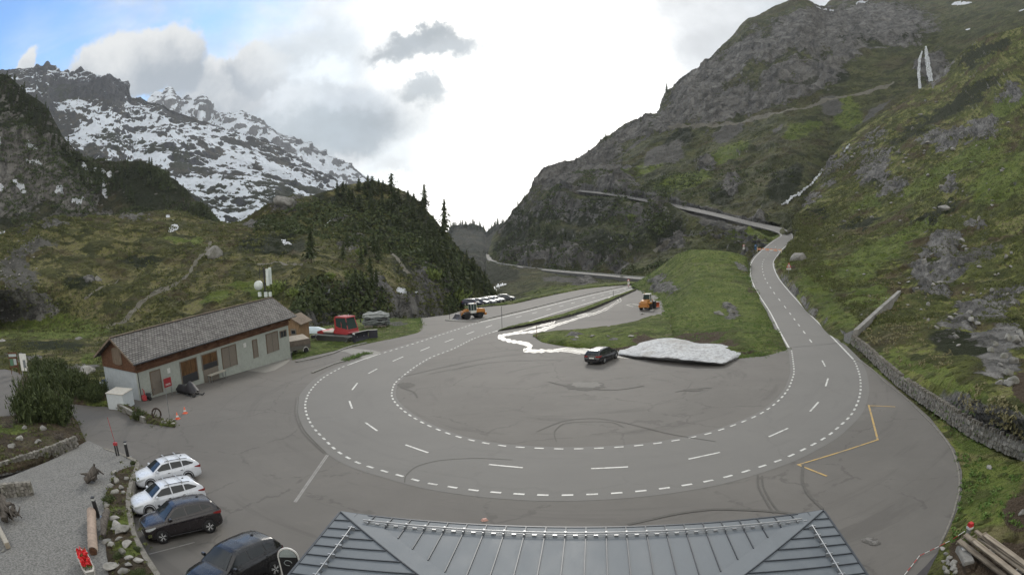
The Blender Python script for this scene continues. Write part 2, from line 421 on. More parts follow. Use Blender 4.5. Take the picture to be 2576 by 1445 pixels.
def heath_disp(a=1.0, wl=9.0, big=.0, bwl=40., rock=0.0):
    def f(P, N, D, at):
        up = N*.5 + np.array([0, 0, .5])
        lump = fbm(P, wl, 5, .55, 3, 'billow'); at['lump'] = lump
        h = a*(lump + .35*fbm(P, wl*2.7, 3, .5, 9))
        if big: h = h + big*fbm(P, bwl, 3, .5, 21)
        rk = at.get('rock'); 
        d = up*h[..., None]
        if rock:
            q = P*np.array([1, 1, .5])
            rr = fbm(q, wl*1.6, 5, .55, 33, 'ridge')*rock
            w = rk if rk is not None else 0
            d = d*(1 - .6*np.asarray(w)[..., None]) + N*(rr*w)[..., None]
        return d
    return f
def rock_disp(a, wl, b=0, bwl=30, heath=.3, hwl=10):
    def f(P, N, D, at):
        fl = 1 - .93*np.clip(at['flat'], 0, 1) if 'flat' in at else 1
        q = P*np.array([1, 1, .24])
        w = np.clip(.35 + at['rock'], 0, 1) if 'rock' in at else 1
        lump = fbm(P, hwl, 4, .55, 3, 'billow'); at['lump'] = lump
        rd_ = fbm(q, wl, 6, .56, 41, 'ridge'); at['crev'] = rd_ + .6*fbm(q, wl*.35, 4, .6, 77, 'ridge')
        h = a*rd_*w + heath*lump
        if b: h = h + b*fbm(q, bwl, 4, .5, 44)
        return N*(h*fl)[..., None]
    return f

M_heath = mat_terrain('heath', 1.0, dark=(.044, .050, .020), mid=(.105, .108, .040), lite=(.22, .215, .078), dead=(.19, .17, .10), lite_amt=.95, brown_amt=.55, rock_nz=(.25, .45))
M_slope = mat_terrain('alpine_slope', 1.3, dark=(.048, .058, .019), mid=(.112, .128, .036), lite=(.215, .245, .062), dead=(.21, .185, .10), rock_nz=(.42, .62), lite_amt=.9, brown_amt=.8)
M_mtn = mat_terrain('rocky_mountain', 4.0, dark=(.044, .052, .025), mid=(.095, .105, .045), lite=(.17, .185, .075), rock=(.135, .132, .124), rock_hi=(.245, .24, .226), rock_nz=(.36, .60), brown_amt=.35)
M_cliff = mat_terrain('wooded_cliff', 2.5, rock=(.15, .145, .135), rock_hi=(.28, .27, .25), dark=(.026, .031, .017), mid=(.048, .054, .028), lite=(.085, .09, .042), rock_nz=(.38, .55), brown_amt=.3)
M_snowm = mat_terrain('snowy_mountain', 8.5, dark=(.035, .038, .036), mid=(.05, .052, .048), lite=(.06, .062, .05), rock=(.045, .050, .062), rock_hi=(.080, .084, .098), rock_nz=(.5, .8), brown_amt=.2, snow=(.83, .88, 2.7))
M_snowb = mat_terrain('snow_range', 11.0, dark=(.07, .075, .08), mid=(.09, .095, .1), lite=(.1, .1, .1), rock=(.11, .115, .125), rock_hi=(.17, .17, .18), rock_nz=(.5, .8), brown_amt=.2, snow=(.62, .69, 2.2))
M_far = mat_terrain('far_forest', 6.0, dark=(.02, .026, .018), mid=(.03, .036, .024), lite=(.04, .048, .026), rock_nz=(.1, .2), brown_amt=.2, lite_amt=.4)
M_grass = mat_terrain('meadow', .6, dark=(.062, .086, .021), mid=(.118, .158, .036), lite=(.19, .235, .06), rock_nz=(.3, .45), brown_amt=.35, lite_amt=.8)

# heath hill and wooded knoll opposite the car park (left to centre)
rows = [
 [(-260,905),(-120,880),(20,850),(140,842),(260,850),(400,860),(540,850),(660,845),(745,838),(800,850,128),(880,850,140),(960,850,150),(1040,840,165),(1110,820,185),(1170,800,205),(1215,785,225),(1244,780,245)],
 [(-260,830,None,.8),(-120,815,None,.8),(20,812,None,.8),(140,812,None,.8),(260,814,None,.8),(400,808,None,.8),(540,800,None,.8),(660,795,None,.8),(745,775,126),(800,775,134),(880,775,146),(960,780,155),(1040,780,170),(1110,770,190),(1170,765,208),(1215,760,228),(1243,765,246)],
 [(-260,740,168),(-120,730,170),(20,725,172),(140,722,172),(260,725,170),(400,720,165),(540,712,160),(660,700,158),(745,690,150),(810,690,148),(880,700,156),(960,708,164),(1040,712,178),(1110,712,197),(1170,722,214),(1212,735,232),(1242,752,248)],
 [(-260,660,195),(-120,655,198),(20,650,200),(140,640,200),(260,636,198),(400,628,196),(540,615,198),(660,612,200),(745,610,200),(820,610,200),(890,615,205),(960,620,210),(1040,625,216),(1110,642,222),(1165,680,226),(1208,712,238),(1240,744,250)],
 [(-260,610,215),(-120,600,218),(20,596,218),(140,585,220),(250,580,220),(390,575,221),(530,585,225),(640,575,230),(730,560,235),(820,545,240),(890,540,245),(965,545,250),(1040,570,250),(1105,612,244),(1158,655,236),(1205,695,242),(1239,738,252)],
 [(-260,560,230),(-120,590,225),(20,580,222),(125,552,232),(215,546,240),(335,538,248),(440,530,255),(515,556,262),(600,556,262),(700,500,262),(775,492,275),(870,465,290),(950,458,300),(1040,495,298),(1100,560,275),(1150,618,255),(1200,672,248),(1237,730,254)],
]
fix = len(rows[5])
rows = [r if len(r) == fix else r + [(r[-1][0] + 2, r[-1][1], (r[-1][2] if len(r[-1]) > 2 else 250) + 2)]*(fix - len(r)) for r in rows]
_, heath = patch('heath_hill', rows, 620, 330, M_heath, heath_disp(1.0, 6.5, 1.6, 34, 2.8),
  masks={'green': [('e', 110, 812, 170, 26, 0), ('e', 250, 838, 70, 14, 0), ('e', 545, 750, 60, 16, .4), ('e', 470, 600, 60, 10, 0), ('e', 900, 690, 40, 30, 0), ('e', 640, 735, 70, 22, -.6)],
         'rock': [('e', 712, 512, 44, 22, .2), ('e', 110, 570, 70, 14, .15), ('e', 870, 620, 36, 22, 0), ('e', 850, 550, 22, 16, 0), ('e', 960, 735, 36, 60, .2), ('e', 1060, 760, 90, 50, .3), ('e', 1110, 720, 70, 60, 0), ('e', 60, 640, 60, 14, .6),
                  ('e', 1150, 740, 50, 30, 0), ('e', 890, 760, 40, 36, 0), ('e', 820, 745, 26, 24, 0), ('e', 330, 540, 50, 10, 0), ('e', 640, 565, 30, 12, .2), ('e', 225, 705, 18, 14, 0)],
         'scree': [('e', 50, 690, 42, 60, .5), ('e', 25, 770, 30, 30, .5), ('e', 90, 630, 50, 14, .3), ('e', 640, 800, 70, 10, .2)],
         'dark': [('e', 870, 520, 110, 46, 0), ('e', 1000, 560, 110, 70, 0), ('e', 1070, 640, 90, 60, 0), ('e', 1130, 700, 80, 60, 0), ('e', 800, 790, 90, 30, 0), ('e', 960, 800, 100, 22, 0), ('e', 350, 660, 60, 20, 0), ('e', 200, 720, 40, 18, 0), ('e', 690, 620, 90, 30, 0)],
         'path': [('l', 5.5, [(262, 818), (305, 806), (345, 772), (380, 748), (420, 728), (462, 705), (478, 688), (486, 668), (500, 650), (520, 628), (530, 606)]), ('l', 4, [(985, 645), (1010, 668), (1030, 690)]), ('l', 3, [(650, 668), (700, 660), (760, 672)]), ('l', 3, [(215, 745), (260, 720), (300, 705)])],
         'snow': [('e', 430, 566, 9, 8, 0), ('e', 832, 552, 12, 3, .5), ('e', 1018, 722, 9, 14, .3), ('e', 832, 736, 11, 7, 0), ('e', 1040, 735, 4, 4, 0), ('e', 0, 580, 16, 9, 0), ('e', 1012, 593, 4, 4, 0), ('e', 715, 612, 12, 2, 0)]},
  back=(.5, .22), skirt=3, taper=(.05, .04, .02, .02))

# rocky, wooded cliff at the far left
rows = [
 [(-200,640,330),(-60,640,330),(30,640,335),(90,640,335),(150,640,340),(210,640,345),(270,640,350),(340,640,355),(410,640,355),(480,640,360),(535,640,365),(560,640,370)],
 [(-200,540,380),(-60,540,380),(30,545,370),(90,545,368),(150,545,370),(210,545,372),(262,548,380),(340,550,372),(410,552,370),(480,556,372),(532,575,372),(556,600,375)],
 [(-200,420,420),(-60,420,420),(30,430,415),(85,430,410),(140,440,405),(190,462,402),(240,492,405),(320,485,405),(395,480,402),(465,505,395),(522,548,385),(552,580,382)],
 [(-200,300,450),(-60,300,450),(25,315,445),(75,330,440),(125,372,430),(170,418,425),(225,455,425),(300,440,428),(385,438,420),(455,482,405),(515,536,392),(548,572,386)],
 [(-200,170,480),(-60,180,480),(18,192,478),(60,226,472),(118,272,462),(158,345,448),(210,395,445),(290,408,440),(375,418,430),(448,468,412),(508,530,396),(545,568,388)],
]
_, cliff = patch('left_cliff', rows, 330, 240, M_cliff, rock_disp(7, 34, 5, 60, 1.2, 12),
  masks={'rock': [('e', 60, 440, 110, 90, 0), ('e', 190, 500, 70, 60, 0), ('e', 40, 340, 50, 30, 0), ('e', 20, 510, 60, 50, 0), ('e', 120, 370, 26, 20, 0), ('e', 460, 545, 12, 20, 0), ('e', 300, 560, 60, 16, 0)],
         'dark': [('e', 60, 260, 80, 60, .5), ('e', 130, 330, 40, 50, .7), ('e', 180, 400, 30, 60, .6), ('e', 380, 470, 130, 60, 0), ('e', 40, 300, 60, 30, 0)],
         'snow': [('e', 75, 365, 14, 9, -.6), ('e', 40, 470, 22, 6, -.5), ('e', 150, 495, 14, 8, -.5), ('e', 190, 512, 16, 6, 0), ('e', 262, 490, 10, 32, .3), ('e', 80, 410, 18, 6, -.8), ('e', 0, 365, 8, 10, 0), ('e', 250, 440, 22, 8, -.5), ('e', 210, 425, 8, 10, 0), ('e', 0, 470, 6, 12, 0), ('e', 280, 455, 10, 10, 0)]},
  back=(.5, .2), skirt=0, taper=(0, .06, .02, .03))

# snow mountains
rows = [
 [(-260,640,900),(-60,640,900),(80,640,900),(200,640,900),(320,640,900),(440,640,900),(560,640,900),(680,640,900),(780,620,900),(860,600,950),(905,570,1000)],
 [(-260,520,1400),(-60,520,1400),(80,520,1400),(200,520,1400),(330,530,1350),(450,540,1300),(570,545,1250),(680,545,1200),(780,530,1200),(850,520,1250),(890,500,1300)],
 [(-260,400,1800),(-60,400,1800),(80,400,1800),(200,400,1800),(330,410,1750),(450,430,1700),(570,455,1650),(660,470,1600),(750,480,1600),(830,490,1550),(875,480,1500)],
 [(-260,290,2200),(-60,290,2200),(60,290,2200),(180,300,2200),(290,310,2150),(400,335,2100),(510,370,2050),(610,410,1950),(710,440,1850),(800,462,1750),(862,472,1650)],
 [(-260,180,2500),(-60,188,2500),(28,182,2500),(125,170,2500),(190,188,2480),(262,196,2450),(330,246,2420),(400,262,2380),(475,293,2300),(548,324,2250),(612,350,2180)],
]
# the crest carries more marks than the foot
crest = [(-260,180),(-120,186),(-20,190),(28,184),(80,176),(92,166),(104,176),(120,166),(140,190),(175,194),(200,190),(230,189),(258,194),(285,208),(305,226),(330,247),(350,250),(371,256),(400,262),(435,277),(475,294),(548,325),(612,351),(686,384),(733,414),(793,445),(836,466),(880,478)]
def crest_rows(crest, foot, n, d_top, d_foot, lows=(0.0, .33, .66)):
    cr_ = np.array(crest, float); xs = cr_[:, 0]
    out = []
    for f in lows:
        out.append([(x, y + (foot(x) - y)*(1 - f), math.exp(math.log(d_foot(x))*(1 - f) + math.log(d_top(x))*f)) for x, y in crest])
    out.append([(x, y + 8, d_top(x)*.985) for x, y in crest]); out.append([(x, y, d_top(x)) for x, y in crest])
    return out
patch('snowy_mountain', crest_rows(crest, lambda x: 640, 0, lambda x: 2600 - .55*max(x, 0), lambda x: 900), 480, 300, M_snowm,
  rock_disp(80, 260, 40, 700, 8, 40), crestw=.6, back=(.3, .12), skirt=0, taper=(0, .05, .0, .0),
  masks={'dark': [('e', 230, 540, 400, 60, 0), ('e', 300, 225, 60, 22, -.5), ('e', 190, 225, 90, 22, 0), ('e', 280, 350, 60, 40, 0), ('e', 420, 390, 120, 40, -.3), ('e', 640, 520, 200, 60, 0)], 'rock': [('e', 230, 215, 110, 26, -.2)], 'snow': []})
crest2 = [(330,330),(371,285),(398,256),(415,243),(427,234),(440,244),(455,256),(480,258),(494,262),(507,252),(515,266),(522,278),(535,288),(552,292),(575,290),(602,289),(625,298),(646,306),(680,325),(719,346),(760,366),(803,386),(835,402),(855,408),(880,412),(902,430),(925,447),(945,458),(990,490),(1040,520)]
patch('snow_range', crest_rows(crest2, lambda x: 600, 0, lambda x: 4300, lambda x: 2700), 330, 150, M_snowb,
  rock_disp(90, 300, 50, 900, 10, 80), crestw=.6, back=(.3, .12), skirt=0, taper=(0, .06, 0, 0), masks={})

# wooded hills closing the valley
crest3 = [(1085,640),(1105,612),(1125,590),(1137,572),(1150,566),(1165,565),(1178,569),(1190,568),(1203,573),(1214,575),(1222,586),(1230,582),(1240,572),(1252,568),(1264,564),(1280,566),(1300,560),(1340,560)]
patch('far_hill', crest_rows(crest3, lambda x: 730, 0, lambda x: 1500, lambda x: 500), 160, 90, M_far, heath_disp(7, 40, 0, 60), back=(.3, .12), skirt=0, taper=(0, .05, 0, 0), masks={})

# big rocky mountain on the right
rows = [
 [(1222,700,560),(1290,712,470),(1370,716,420),(1450,720,360),(1560,725,290),(1665,730,262),(1750,730,250),(1860,730,240),(1970,700,245),(2100,560,360),(2250,480,420),(2400,420,460),(2576,330,460),(2760,300,460)],
 [(1225,657,620),(1300,668,520),(1372,676,450),(1450,686,390),(1560,697,300),(1665,703,262),(1750,700,250),(1860,690,240),(1970,645,240),(2100,450,400),(2250,360,450),(2400,290,490),(2576,200,500),(2760,150,500)],
 [(1230,626,660),(1292,590,640),(1375,560,600),(1450,560,520),(1560,570,420),(1665,590,345),(1750,600,305),(1860,610,275),(1970,608,248),(2100,418,425),(2250,325,470),(2400,250,520),(2576,160,540),(2760,110,540)],
 [(1235,612,680),(1300,550,680),(1378,498,630),(1450,484,560),(1560,493,470),(1665,512,395),(1750,531,345),(1860,558,292),(1972,584,256),(2100,385,450),(2250,290,500),(2400,215,550),(2576,125,570),(2760,70,570)],
 [(1236,606,700),(1302,535,710),(1374,470,680),(1450,440,640),(1560,420,590),(1665,410,540),(1750,420,500),(1860,420,450),(1980,420,400),(2100,320,520),(2250,255,560),(2400,190,620),(2576,105,640),(2760,50,640)],
 [(1237,602,715),(1303,528,735),(1371,452,730),(1450,418,720),(1560,365,720),(1665,330,690),(1750,310,650),(1860,300,610),(1975,262,600),(2100,236,620),(2250,208,650),(2400,145,720),(2576,75,740),(2760,20,740)],
 [(1238,599,725),(1303,524,750),(1370,444,765),(1450,408,790),(1560,335,820),(1665,292,820),(1750,235,800),(1860,190,780),(1970,140,780),(2100,120,800),(2250,100,830),(2400,70,880),(2576,20,900),(2760,-30,900)],
]
crest4 = [(1238,597),(1268,560),(1285,545),(1297,525),(1304,518),(1318,497),(1335,482),(1350,468),(1362,452),(1375,432),(1390,420),(1405,410),(1430,407),(1450,400),(1480,392),(1500,372),(1522,355),(1545,338),(1562,325),(1585,310),(1610,306),(1640,296),(1657,290),(1666,262),(1672,240),(1684,226),(1695,222),(1720,200),(1742,180),(1762,170),(1790,150),(1815,118),(1843,92),(1864,64),(1884,48),(1911,38),(1940,22),(1971,8),(2010,-6),(2035,2),(2056,12),(2075,14),(2090,0),(2150,-30),(2250,-60),(2400,-90),(2576,-120),(2760,-140)]
# resample every row at the crest's columns
def resample(rows, crest):
    n = len(rows[0]); cx = np.array([r[0] for r in rows[-1]], float)
    t = np.interp([c[0] for c in crest], cx, np.arange(n)); out = []
    for r in rows:
        A = np.array(r, float); A[:, 2] = np.log(A[:, 2]); B = _cr(A, t); B[:, 2] = np.exp(B[:, 2]); out.append([tuple(b) for b in B])
    return out
rr = resample(rows, crest4)
dtop = np.interp([c[0] for c in crest4], [1238, 1300, 1450, 1660, 1750, 1860, 1980, 2040, 2100, 2250, 2760], [730, 770, 850, 980, 1000, 1080, 1150, 1150, 1500, 1600, 1600])
rr.append([(c[0], c[1], d) for c, d in zip(crest4, dtop)])
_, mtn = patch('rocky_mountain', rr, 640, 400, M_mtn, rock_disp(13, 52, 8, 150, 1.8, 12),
  masks={'rock': [('e', 1760, 230, 110, 60, .9), ('e', 1820, 270, 120, 34, .4), ('e', 1860, 150, 110, 30, .8), ('e', 1950, 120, 60, 40, .5), ('e', 1960, 200, 70, 26, .7), ('e', 1700, 300, 60, 30, .3), ('e', 2040, 190, 50, 40, 0), ('e', 2140, 130, 60, 20, .2), ('e', 1600, 330, 60, 26, .5), ('e', 1700, 310, 90, 24, .3), ('e', 1950, 250, 130, 22, .25), ('e', 1340, 650, 60, 28, 0), ('e', 1420, 655, 50, 26, 0), ('e', 1500, 660, 50, 22, 0), ('e', 1290, 640, 30, 20, 0),
                   ('e', 1565, 675, 30, 32, .2), ('e', 1660, 525, 40, 16, 0), ('e', 2050, 80, 120, 60, .2), ('e', 2200, 60, 150, 60, 0), ('e', 1560, 470, 60, 16, 0), ('e', 1700, 610, 50, 18, .3), ('e', 1890, 560, 40, 20, .3), ('e', 2070, 170, 60, 40, 0), ('e', 2345, 165, 44, 46, -.2), ('e', 1400, 440, 80, 40, 0), ('e', 1850, 480, 30, 20, .6), ('e', 1780, 430, 26, 20, 0), ('e', 1500, 400, 80, 30, .5), ('e', 1540, 440, 60, 20, 0)],
         'scree': [('e', 1690, 385, 20, 44, -.7), ('e', 1835, 330, 46, 24, .6), ('e', 2090, 265, 30, 30, .9), ('e', 2200, 290, 60, 12, .72), ('e', 1600, 550, 36, 32, .0), ('e', 1780, 545, 80, 20, -.25), ('e', 1400, 700, 60, 8, -.1), ('e', 1960, 330, 18, 8, .6), ('l', 3, [(1470, 430), (1560, 395), (1640, 345)]), ('e', 2330, 240, 10, 26, 0), ('e', 1650, 400, 20, 40, -.7)],
         'green': [('e', 2130, 290, 40, 46, .6), ('e', 1640, 420, 50, 18, .5), ('e', 1720, 470, 90, 22, .2), ('e', 1830, 400, 80, 22, .4), ('e', 1890, 590, 60, 22, .0), ('e', 2020, 330, 60, 20, .5), ('e', 1620, 600, 40, 14, .2), ('e', 1560, 460, 40, 10, .3), ('e', 1950, 610, 20, 20, 0)],
         'dark': [('e', 1290, 560, 50, 60, .4), ('e', 1310, 620, 80, 30, 0), ('e', 1440, 620, 130, 34, 0), ('e', 1500, 540, 90, 40, .1), ('e', 1650, 580, 70, 40, 0), ('e', 2110, 195, 30, 24, 0), ('e', 1400, 520, 60, 40, .3), ('e', 1980, 470, 60, 30, .8), ('e', 2140, 90, 200, 24, 0), ('e', 1560, 620, 80, 24, 0), ('e', 1820, 500, 40, 26, .3), ('e', 1700, 360, 60, 20, .5)],
         'flat': [('l', 9, [(1990, 612), (1988, 590), (1938, 576), (1880, 561), (1800, 541), (1700, 519), (1600, 500), (1520, 487), (1450, 479), (1380, 476)])],
         'path': [('l', 4.5, [(1690, 332), (1760, 322), (1830, 312), (1900, 300), (1990, 282), (2060, 262), (2120, 248), (2180, 240), (2250, 216)]), ('l', 3, [(1640, 620), (1700, 590)])],
         'snow': [('e', 2420, 10, 30, 5, .1), ('e', 2590, 30, 30, 5, .1), ('e', 2170, 5, 20, 4, 0), ('e', 2700, 70, 40, 5, 0), ('e', 2440, 85, 10, 4, 0), ('l', 3, [(2050, 20), (2075, 25), (2095, 28)])]},
  back=(.4, .12), skirt=2, taper=(0, .03, .02, .0), wob=14,
  carve=([(1966,592,252),(1949,576,279),(1883,561,293),(1804,541,328),(1704,519,380),(1603,500,448),(1523,487,508),(1454,479,568)], 24))

# near slope on the right, above the road and the dry stone wall
def PV(x, y, h): return (x, y, None, h)
FOOT = [(2134,858,.12),(2175,890,.12),(2218,932,.12),(2259,970,.12),(2305,1005,.12),(2352,1037,.12),(2402,1072,.12),(2452,1104,.12),(2515,1133,.2),(2580,1160,.3),(2650,1185,.4)]
FW = np.array([G(x, y, h) for x, y, h in FOOT])
_t = np.gradient(FW, axis=0)[:, :2]; _t /= np.linalg.norm(_t, axis=1, keepdims=True); WOUT = np.stack([-_t[:, 1], _t[:, 0], 0*_t[:, 0]], 1); WOUT *= np.sign(WOUT[:, :1])
_b = lambda i, o, z: FW[i] + WOUT[i]*o + np.array([0, 0, z])
rows = [
 [(1993,600,245),(1966,631,213),(1947,655,190),(1946,672,168),(1959,700,142),(1986,734,122),(2031,784,103),(2066,820,85),(2106,863),(2160,908),(2232,965),(2290,1010),(2376,1103),(2396,1135),(2412,1190),(2404,1235),(2395,1300),(2362,1373),(2320,1450),(2300,1520)],
 [(1996,596,247),(1972,625,215),(1955,650,193),(1955,670,170),(1969,697,144),(1998,730,123),(2048,778,103),(2085,815,85),_b(0,.32,-.03),_b(1,.32,-.03),_b(3,.32,-.03),_b(4,.32,-.03),_b(6,.32,-.03),_b(7,.32,-.03),_b(8,.32,-.03),_b(9,.32,-.03),(2520,1240,None,.9),(2480,1320,None,1.0),(2430,1400,None,.6),(2400,1480,None,.3)],
 [(2000,592,250),(1982,615,220),(1970,640,198),(1972,662,175),(1990,690,148),(2022,722,126),(2074,768,104),(2112,800,88),_b(0,.42,.80),_b(1,.42,.80),_b(3,.42,.80),_b(4,.42,.80),_b(6,.42,.80),_b(7,.42,.80),_b(8,.42,.80),_b(9,.42,.80),(2640,1240,None,1.5),(2610,1340,None,1.3),(2560,1420,None,.7),(2520,1500,None,.5)],
 [(2002,588,254),(1992,600,228),(1992,620,210),(2000,640,190),(2024,662,165),(2062,690,142),(2118,728,118),(2170,758,98),(2230,790,84),(2290,830,70),(2370,884,56),(2440,930,46),(2530,990,38),(2590,1020,35),(2660,1050,32),(2720,1090,29),(2760,1180,None,2.8),(2760,1290,None,2.3),(2700,1380,None,1.5),(2660,1460,None,1.1)],
 [(2000,578,262),(2006,575,250),(2022,586,236),(2044,600,220),(2080,615,200),(2130,636,178),(2195,664,152),(2260,690,132),(2330,715,115),(2400,745,100),(2490,785,84),(2570,830,72),(2670,890,60),(2730,930,52),(2790,970,46),(2840,1020,40),(2880,1110,34),(2880,1220,None,4.2),(2850,1310,None,3),(2820,1400,None,2.2)],
 [(2000,562,276),(2012,545,280),(2040,540,276),(2080,535,268),(2130,535,252),(2195,545,232),(2275,560,205),(2350,575,182),(2430,590,162),(2500,610,144),(2580,640,124),(2660,680,108),(2760,740,90),(2820,790,78),(2870,840,68),(2920,900,60),(2960,1000,50),(2970,1120,42),(2950,1230,36),(2930,1330,32)],
 [(2004,540,300),(2024,505,325),(2060,470,335),(2110,440,335),(2170,415,325),(2245,400,305),(2335,395,280),(2415,400,255),(2500,410,228),(2570,430,205),(2650,460,180),(2730,510,155),(2820,580,130),(2880,640,112),(2930,700,98),(2980,770,86),(3020,880,72),(3040,1010,60),(3030,1140,50),(3010,1250,44)],
]
crest5 = [(2012,500),(2018,481),(2045,455),(2080,412),(2118,362),(2165,325),(2215,288),(2262,258),(2319,221),(2352,197),(2385,165),(2420,130),(2450,108),(2483,88),(2530,78),(2576,64),(2640,40),(2720,60),(2800,140),(2900,260),(2980,400),(3050,600)]
tt = np.linspace(0, 1, len(crest5))
rr = []
for r in rows:
    n = len(r); A = np.array([ctrl(p) for p in r]); B = _cr(A, tt*(n - 1)); rr.append([(b[0], b[1], math.exp(b[2])) for b in B])
d5 = np.interp(tt*(len(crest5) - 1), range(len(crest5)), [330,350,365,380,395,410,420,430,440,445,450,450,450,445,440,430,400,340,280,220,160,110])
rr.append([(c[0], c[1], d) for c, d in zip(crest5, d5)])
def slope_disp(P, N, D, at):
    near = sstep(D, 30, 130)
    lump = fbm(P, 6.0, 5, .56, 3, 'billow'); at['lump'] = lump
    h = (.30 + .85*near)*lump + near*2.2*fbm(P, 42, 3, .5, 8)
    q = P*np.array([1, 1, .5])
    rk = at['rock']*(.5 + 2.6*near)*fbm(q, 11, 5, .56, 33, 'ridge')
    w = np.clip(at['wallgap'], 0, 1)
    return (N*.5 + np.array([0, 0, .5]))*(h*(1 - .9*w))[..., None] + N*rk[..., None]
_, slope = patch('alpine_slope', rr, 520, 460, M_slope, slope_disp,
  masks={'rock': [('e', 2200, 420, 60, 40, .7), ('e', 2380, 350, 70, 22, .3), ('e', 2250, 470, 40, 20, .5), ('e', 2400, 120, 60, 20, .5), ('e', 2100, 420, 60, 16, .7), ('e', 1972, 548, 16, 30, -.5), ('e', 2470, 330, 60, 26, .4), ('e', 2480, 780, 120, 40, .5), ('e', 2380, 640, 60, 50, .7),
                   ('e', 2520, 870, 70, 40, 0), ('e', 2340, 720, 40, 60, .9), ('e', 2450, 560, 30, 10, 0), ('e', 2350, 190, 60, 16, .6), ('e', 2200, 350, 50, 14, .6), ('e', 2550, 240, 40, 20, .5), ('e', 2500, 920, 60, 30, -.2), ('e', 2040, 500, 24, 10, .7), ('e', 2400, 470, 30, 14, .2)],
         'green': [('e', 2060, 720, 60, 60, -.6), ('e', 2200, 650, 130, 40, .5), ('e', 2400, 420, 160, 30, .5), ('e', 2520, 460, 100, 60, .5), ('e', 2100, 800, 60, 30, -.6), ('e', 2300, 590, 90, 30, .5), ('e', 2330, 930, 110, 18, -.5), ('e', 2460, 1010, 100, 26, -.5), ('e', 2180, 760, 60, 40, 0), ('e', 2240, 930, 30, 60, .9), ('e', 2440, 1110, 60, 40, 0), ('e', 2480, 1230, 90, 90, 0), ('e', 1975, 660, 14, 40, 0), ('e', 2560, 260, 90, 26, .5), ('e', 2200, 500, 80, 16, .5)],
         'scree': [('e', 2470, 640, 60, 26, .4)], 'dark': [('e', 2350, 540, 80, 12, .3), ('e', 2050, 540, 40, 16, 0), ('e', 2160, 560, 80, 14, .2), ('e', 2430, 880, 90, 30, -.3), ('e', 2200, 440, 40, 30, .5), ('e', 2420, 260, 120, 24, .6), ('e', 2300, 330, 80, 16, .6), ('e', 2480, 130, 80, 20, .5), ('e', 2560, 850, 50, 50, 0)],
         'path': [], 'snow': [], 'soil': [('e', 2540, 1420, 110, 70, 0), ('e', 2560, 1290, 40, 50, 0), ('e', 2576, 980, 40, 60, 0), ('e', 2420, 1400, 40, 60, 0)],
         'wallgap': [('l', 46, [(2110, 862), (2259, 962), (2352, 1005), (2452, 1075), (2600, 1160), (2500, 1300), (2400, 1450)]), ('l', 60, [(2150, 850), (2300, 970), (2452, 1080), (2640, 1170)])]},
  back=(.4, .15), skirt=1.0, taper=(.16, .03, .01, .0))

# green mound between car park and upper road
rows = [
 [(1588,720),(1625,743),(1664,770),(1662,802),(1655,893),(1700,903),(1760,908),(1830,906),(1880,901),(1930,897),(1985,882)],
 [(1589,719,166),(1628,732,152),(1672,752,127),(1685,780,106),(1690,850,76),(1730,872,70),(1785,876,68),(1845,872,68),(1895,866,69.5),(1935,856,72.5),(1961,834,81)],
 [(1590,718,171),(1632,716,160),(1682,722,142),(1705,750,121),(1715,800,92),(1755,818,85),(1802,820,83),(1855,816,84),(1900,808,87),(1925,797,93),(1936,786,103)],
 [(1591,717,174),(1636,703,166),(1690,690,154),(1722,700,142),(1742,735,117),(1775,750,110),(1812,755,108),(1858,752,110),(1885,743,115),(1897,734,121),(1904,735,122)],
 [(1592,716,180),(1640,690,174),(1698,660,164),(1735,655,156),(1765,680,142),(1795,692,137),(1825,698,135),(1855,700,136),(1875,700,138),(1883,699,140),(1889,699,141)],
 [(1593,715,188),(1642,686,180),(1703,640,170),(1740,629,166),(1772,628,164),(1805,630,163),(1835,633,162),(1858,638,163),(1876,645,164),(1884,656,166),(1888,668,168)],
]
_, mound = patch('green_mound', rows, 260, 200, M_grass, heath_disp(.30, 4.5, .5, 16, 1.4),
  masks={'green': [('e', 1760, 760, 160, 90, 0), ('e', 1900, 800, 60, 70, 0), ('e', 1800, 650, 100, 20, 0)], 'rock': [('e', 1675, 722, 30, 22, .2), ('e', 1835, 785, 24, 14, -.3), ('e', 1865, 672, 14, 8, 0), ('e', 1650, 718, 18, 16, .4)],
         'soil': [('e', 1760, 862, 110, 12, .05), ('e', 1870, 885, 40, 8, .2), ('e', 1900, 730, 20, 8, 0)], 'scree': [], 'dark': [], 'path': [], 'snow': []}, back=(.12, .03), skirt=1, taper=(.05, .03, .04, .03))
# low grass tongue in front of the loader bay, and the verge beside the road
rows = [[(1342,847),(1365,862),(1420,872),(1480,879),(1540,884),(1600,888),(1660,894),(1700,903)],
        [(1341,845,None,.08),(1375,850,None,.35),(1425,856,None,.55),(1485,862,None,.45),(1545,864,None,.5),(1600,868,None,.35),(1655,876,None,.25),(1700,884,None,.2)],
        [(1340,842,None,.08),(1375,840,None,.35),(1425,838,None,.5),(1485,835,None,.6),(1545,830,None,.7),(1600,825,None,1.0),(1645,822,None,.7),(1690,835,None,.7)],
        [(1341,839),(1375,834),(1425,828),(1485,823),(1545,817),(1600,806),(1645,790),(1680,790)]]
patch('grass_tongue', rows, 120, 40, M_grass, heath_disp(.15, 2.5, 0, 16, .6), masks={'green': [('e', 1500, 850, 160, 30, 0)], 'rock': [('e', 1545, 855, 16, 4, 0), ('e', 1440, 846, 24, 5, 0)], 'soil': [('e', 1500, 876, 120, 7, 0), ('e', 1640, 860, 50, 14, 0)], 'scree': [], 'dark': [], 'path': [], 'snow': []}, skirt=.5, taper=(.1, .1, .05, .05))
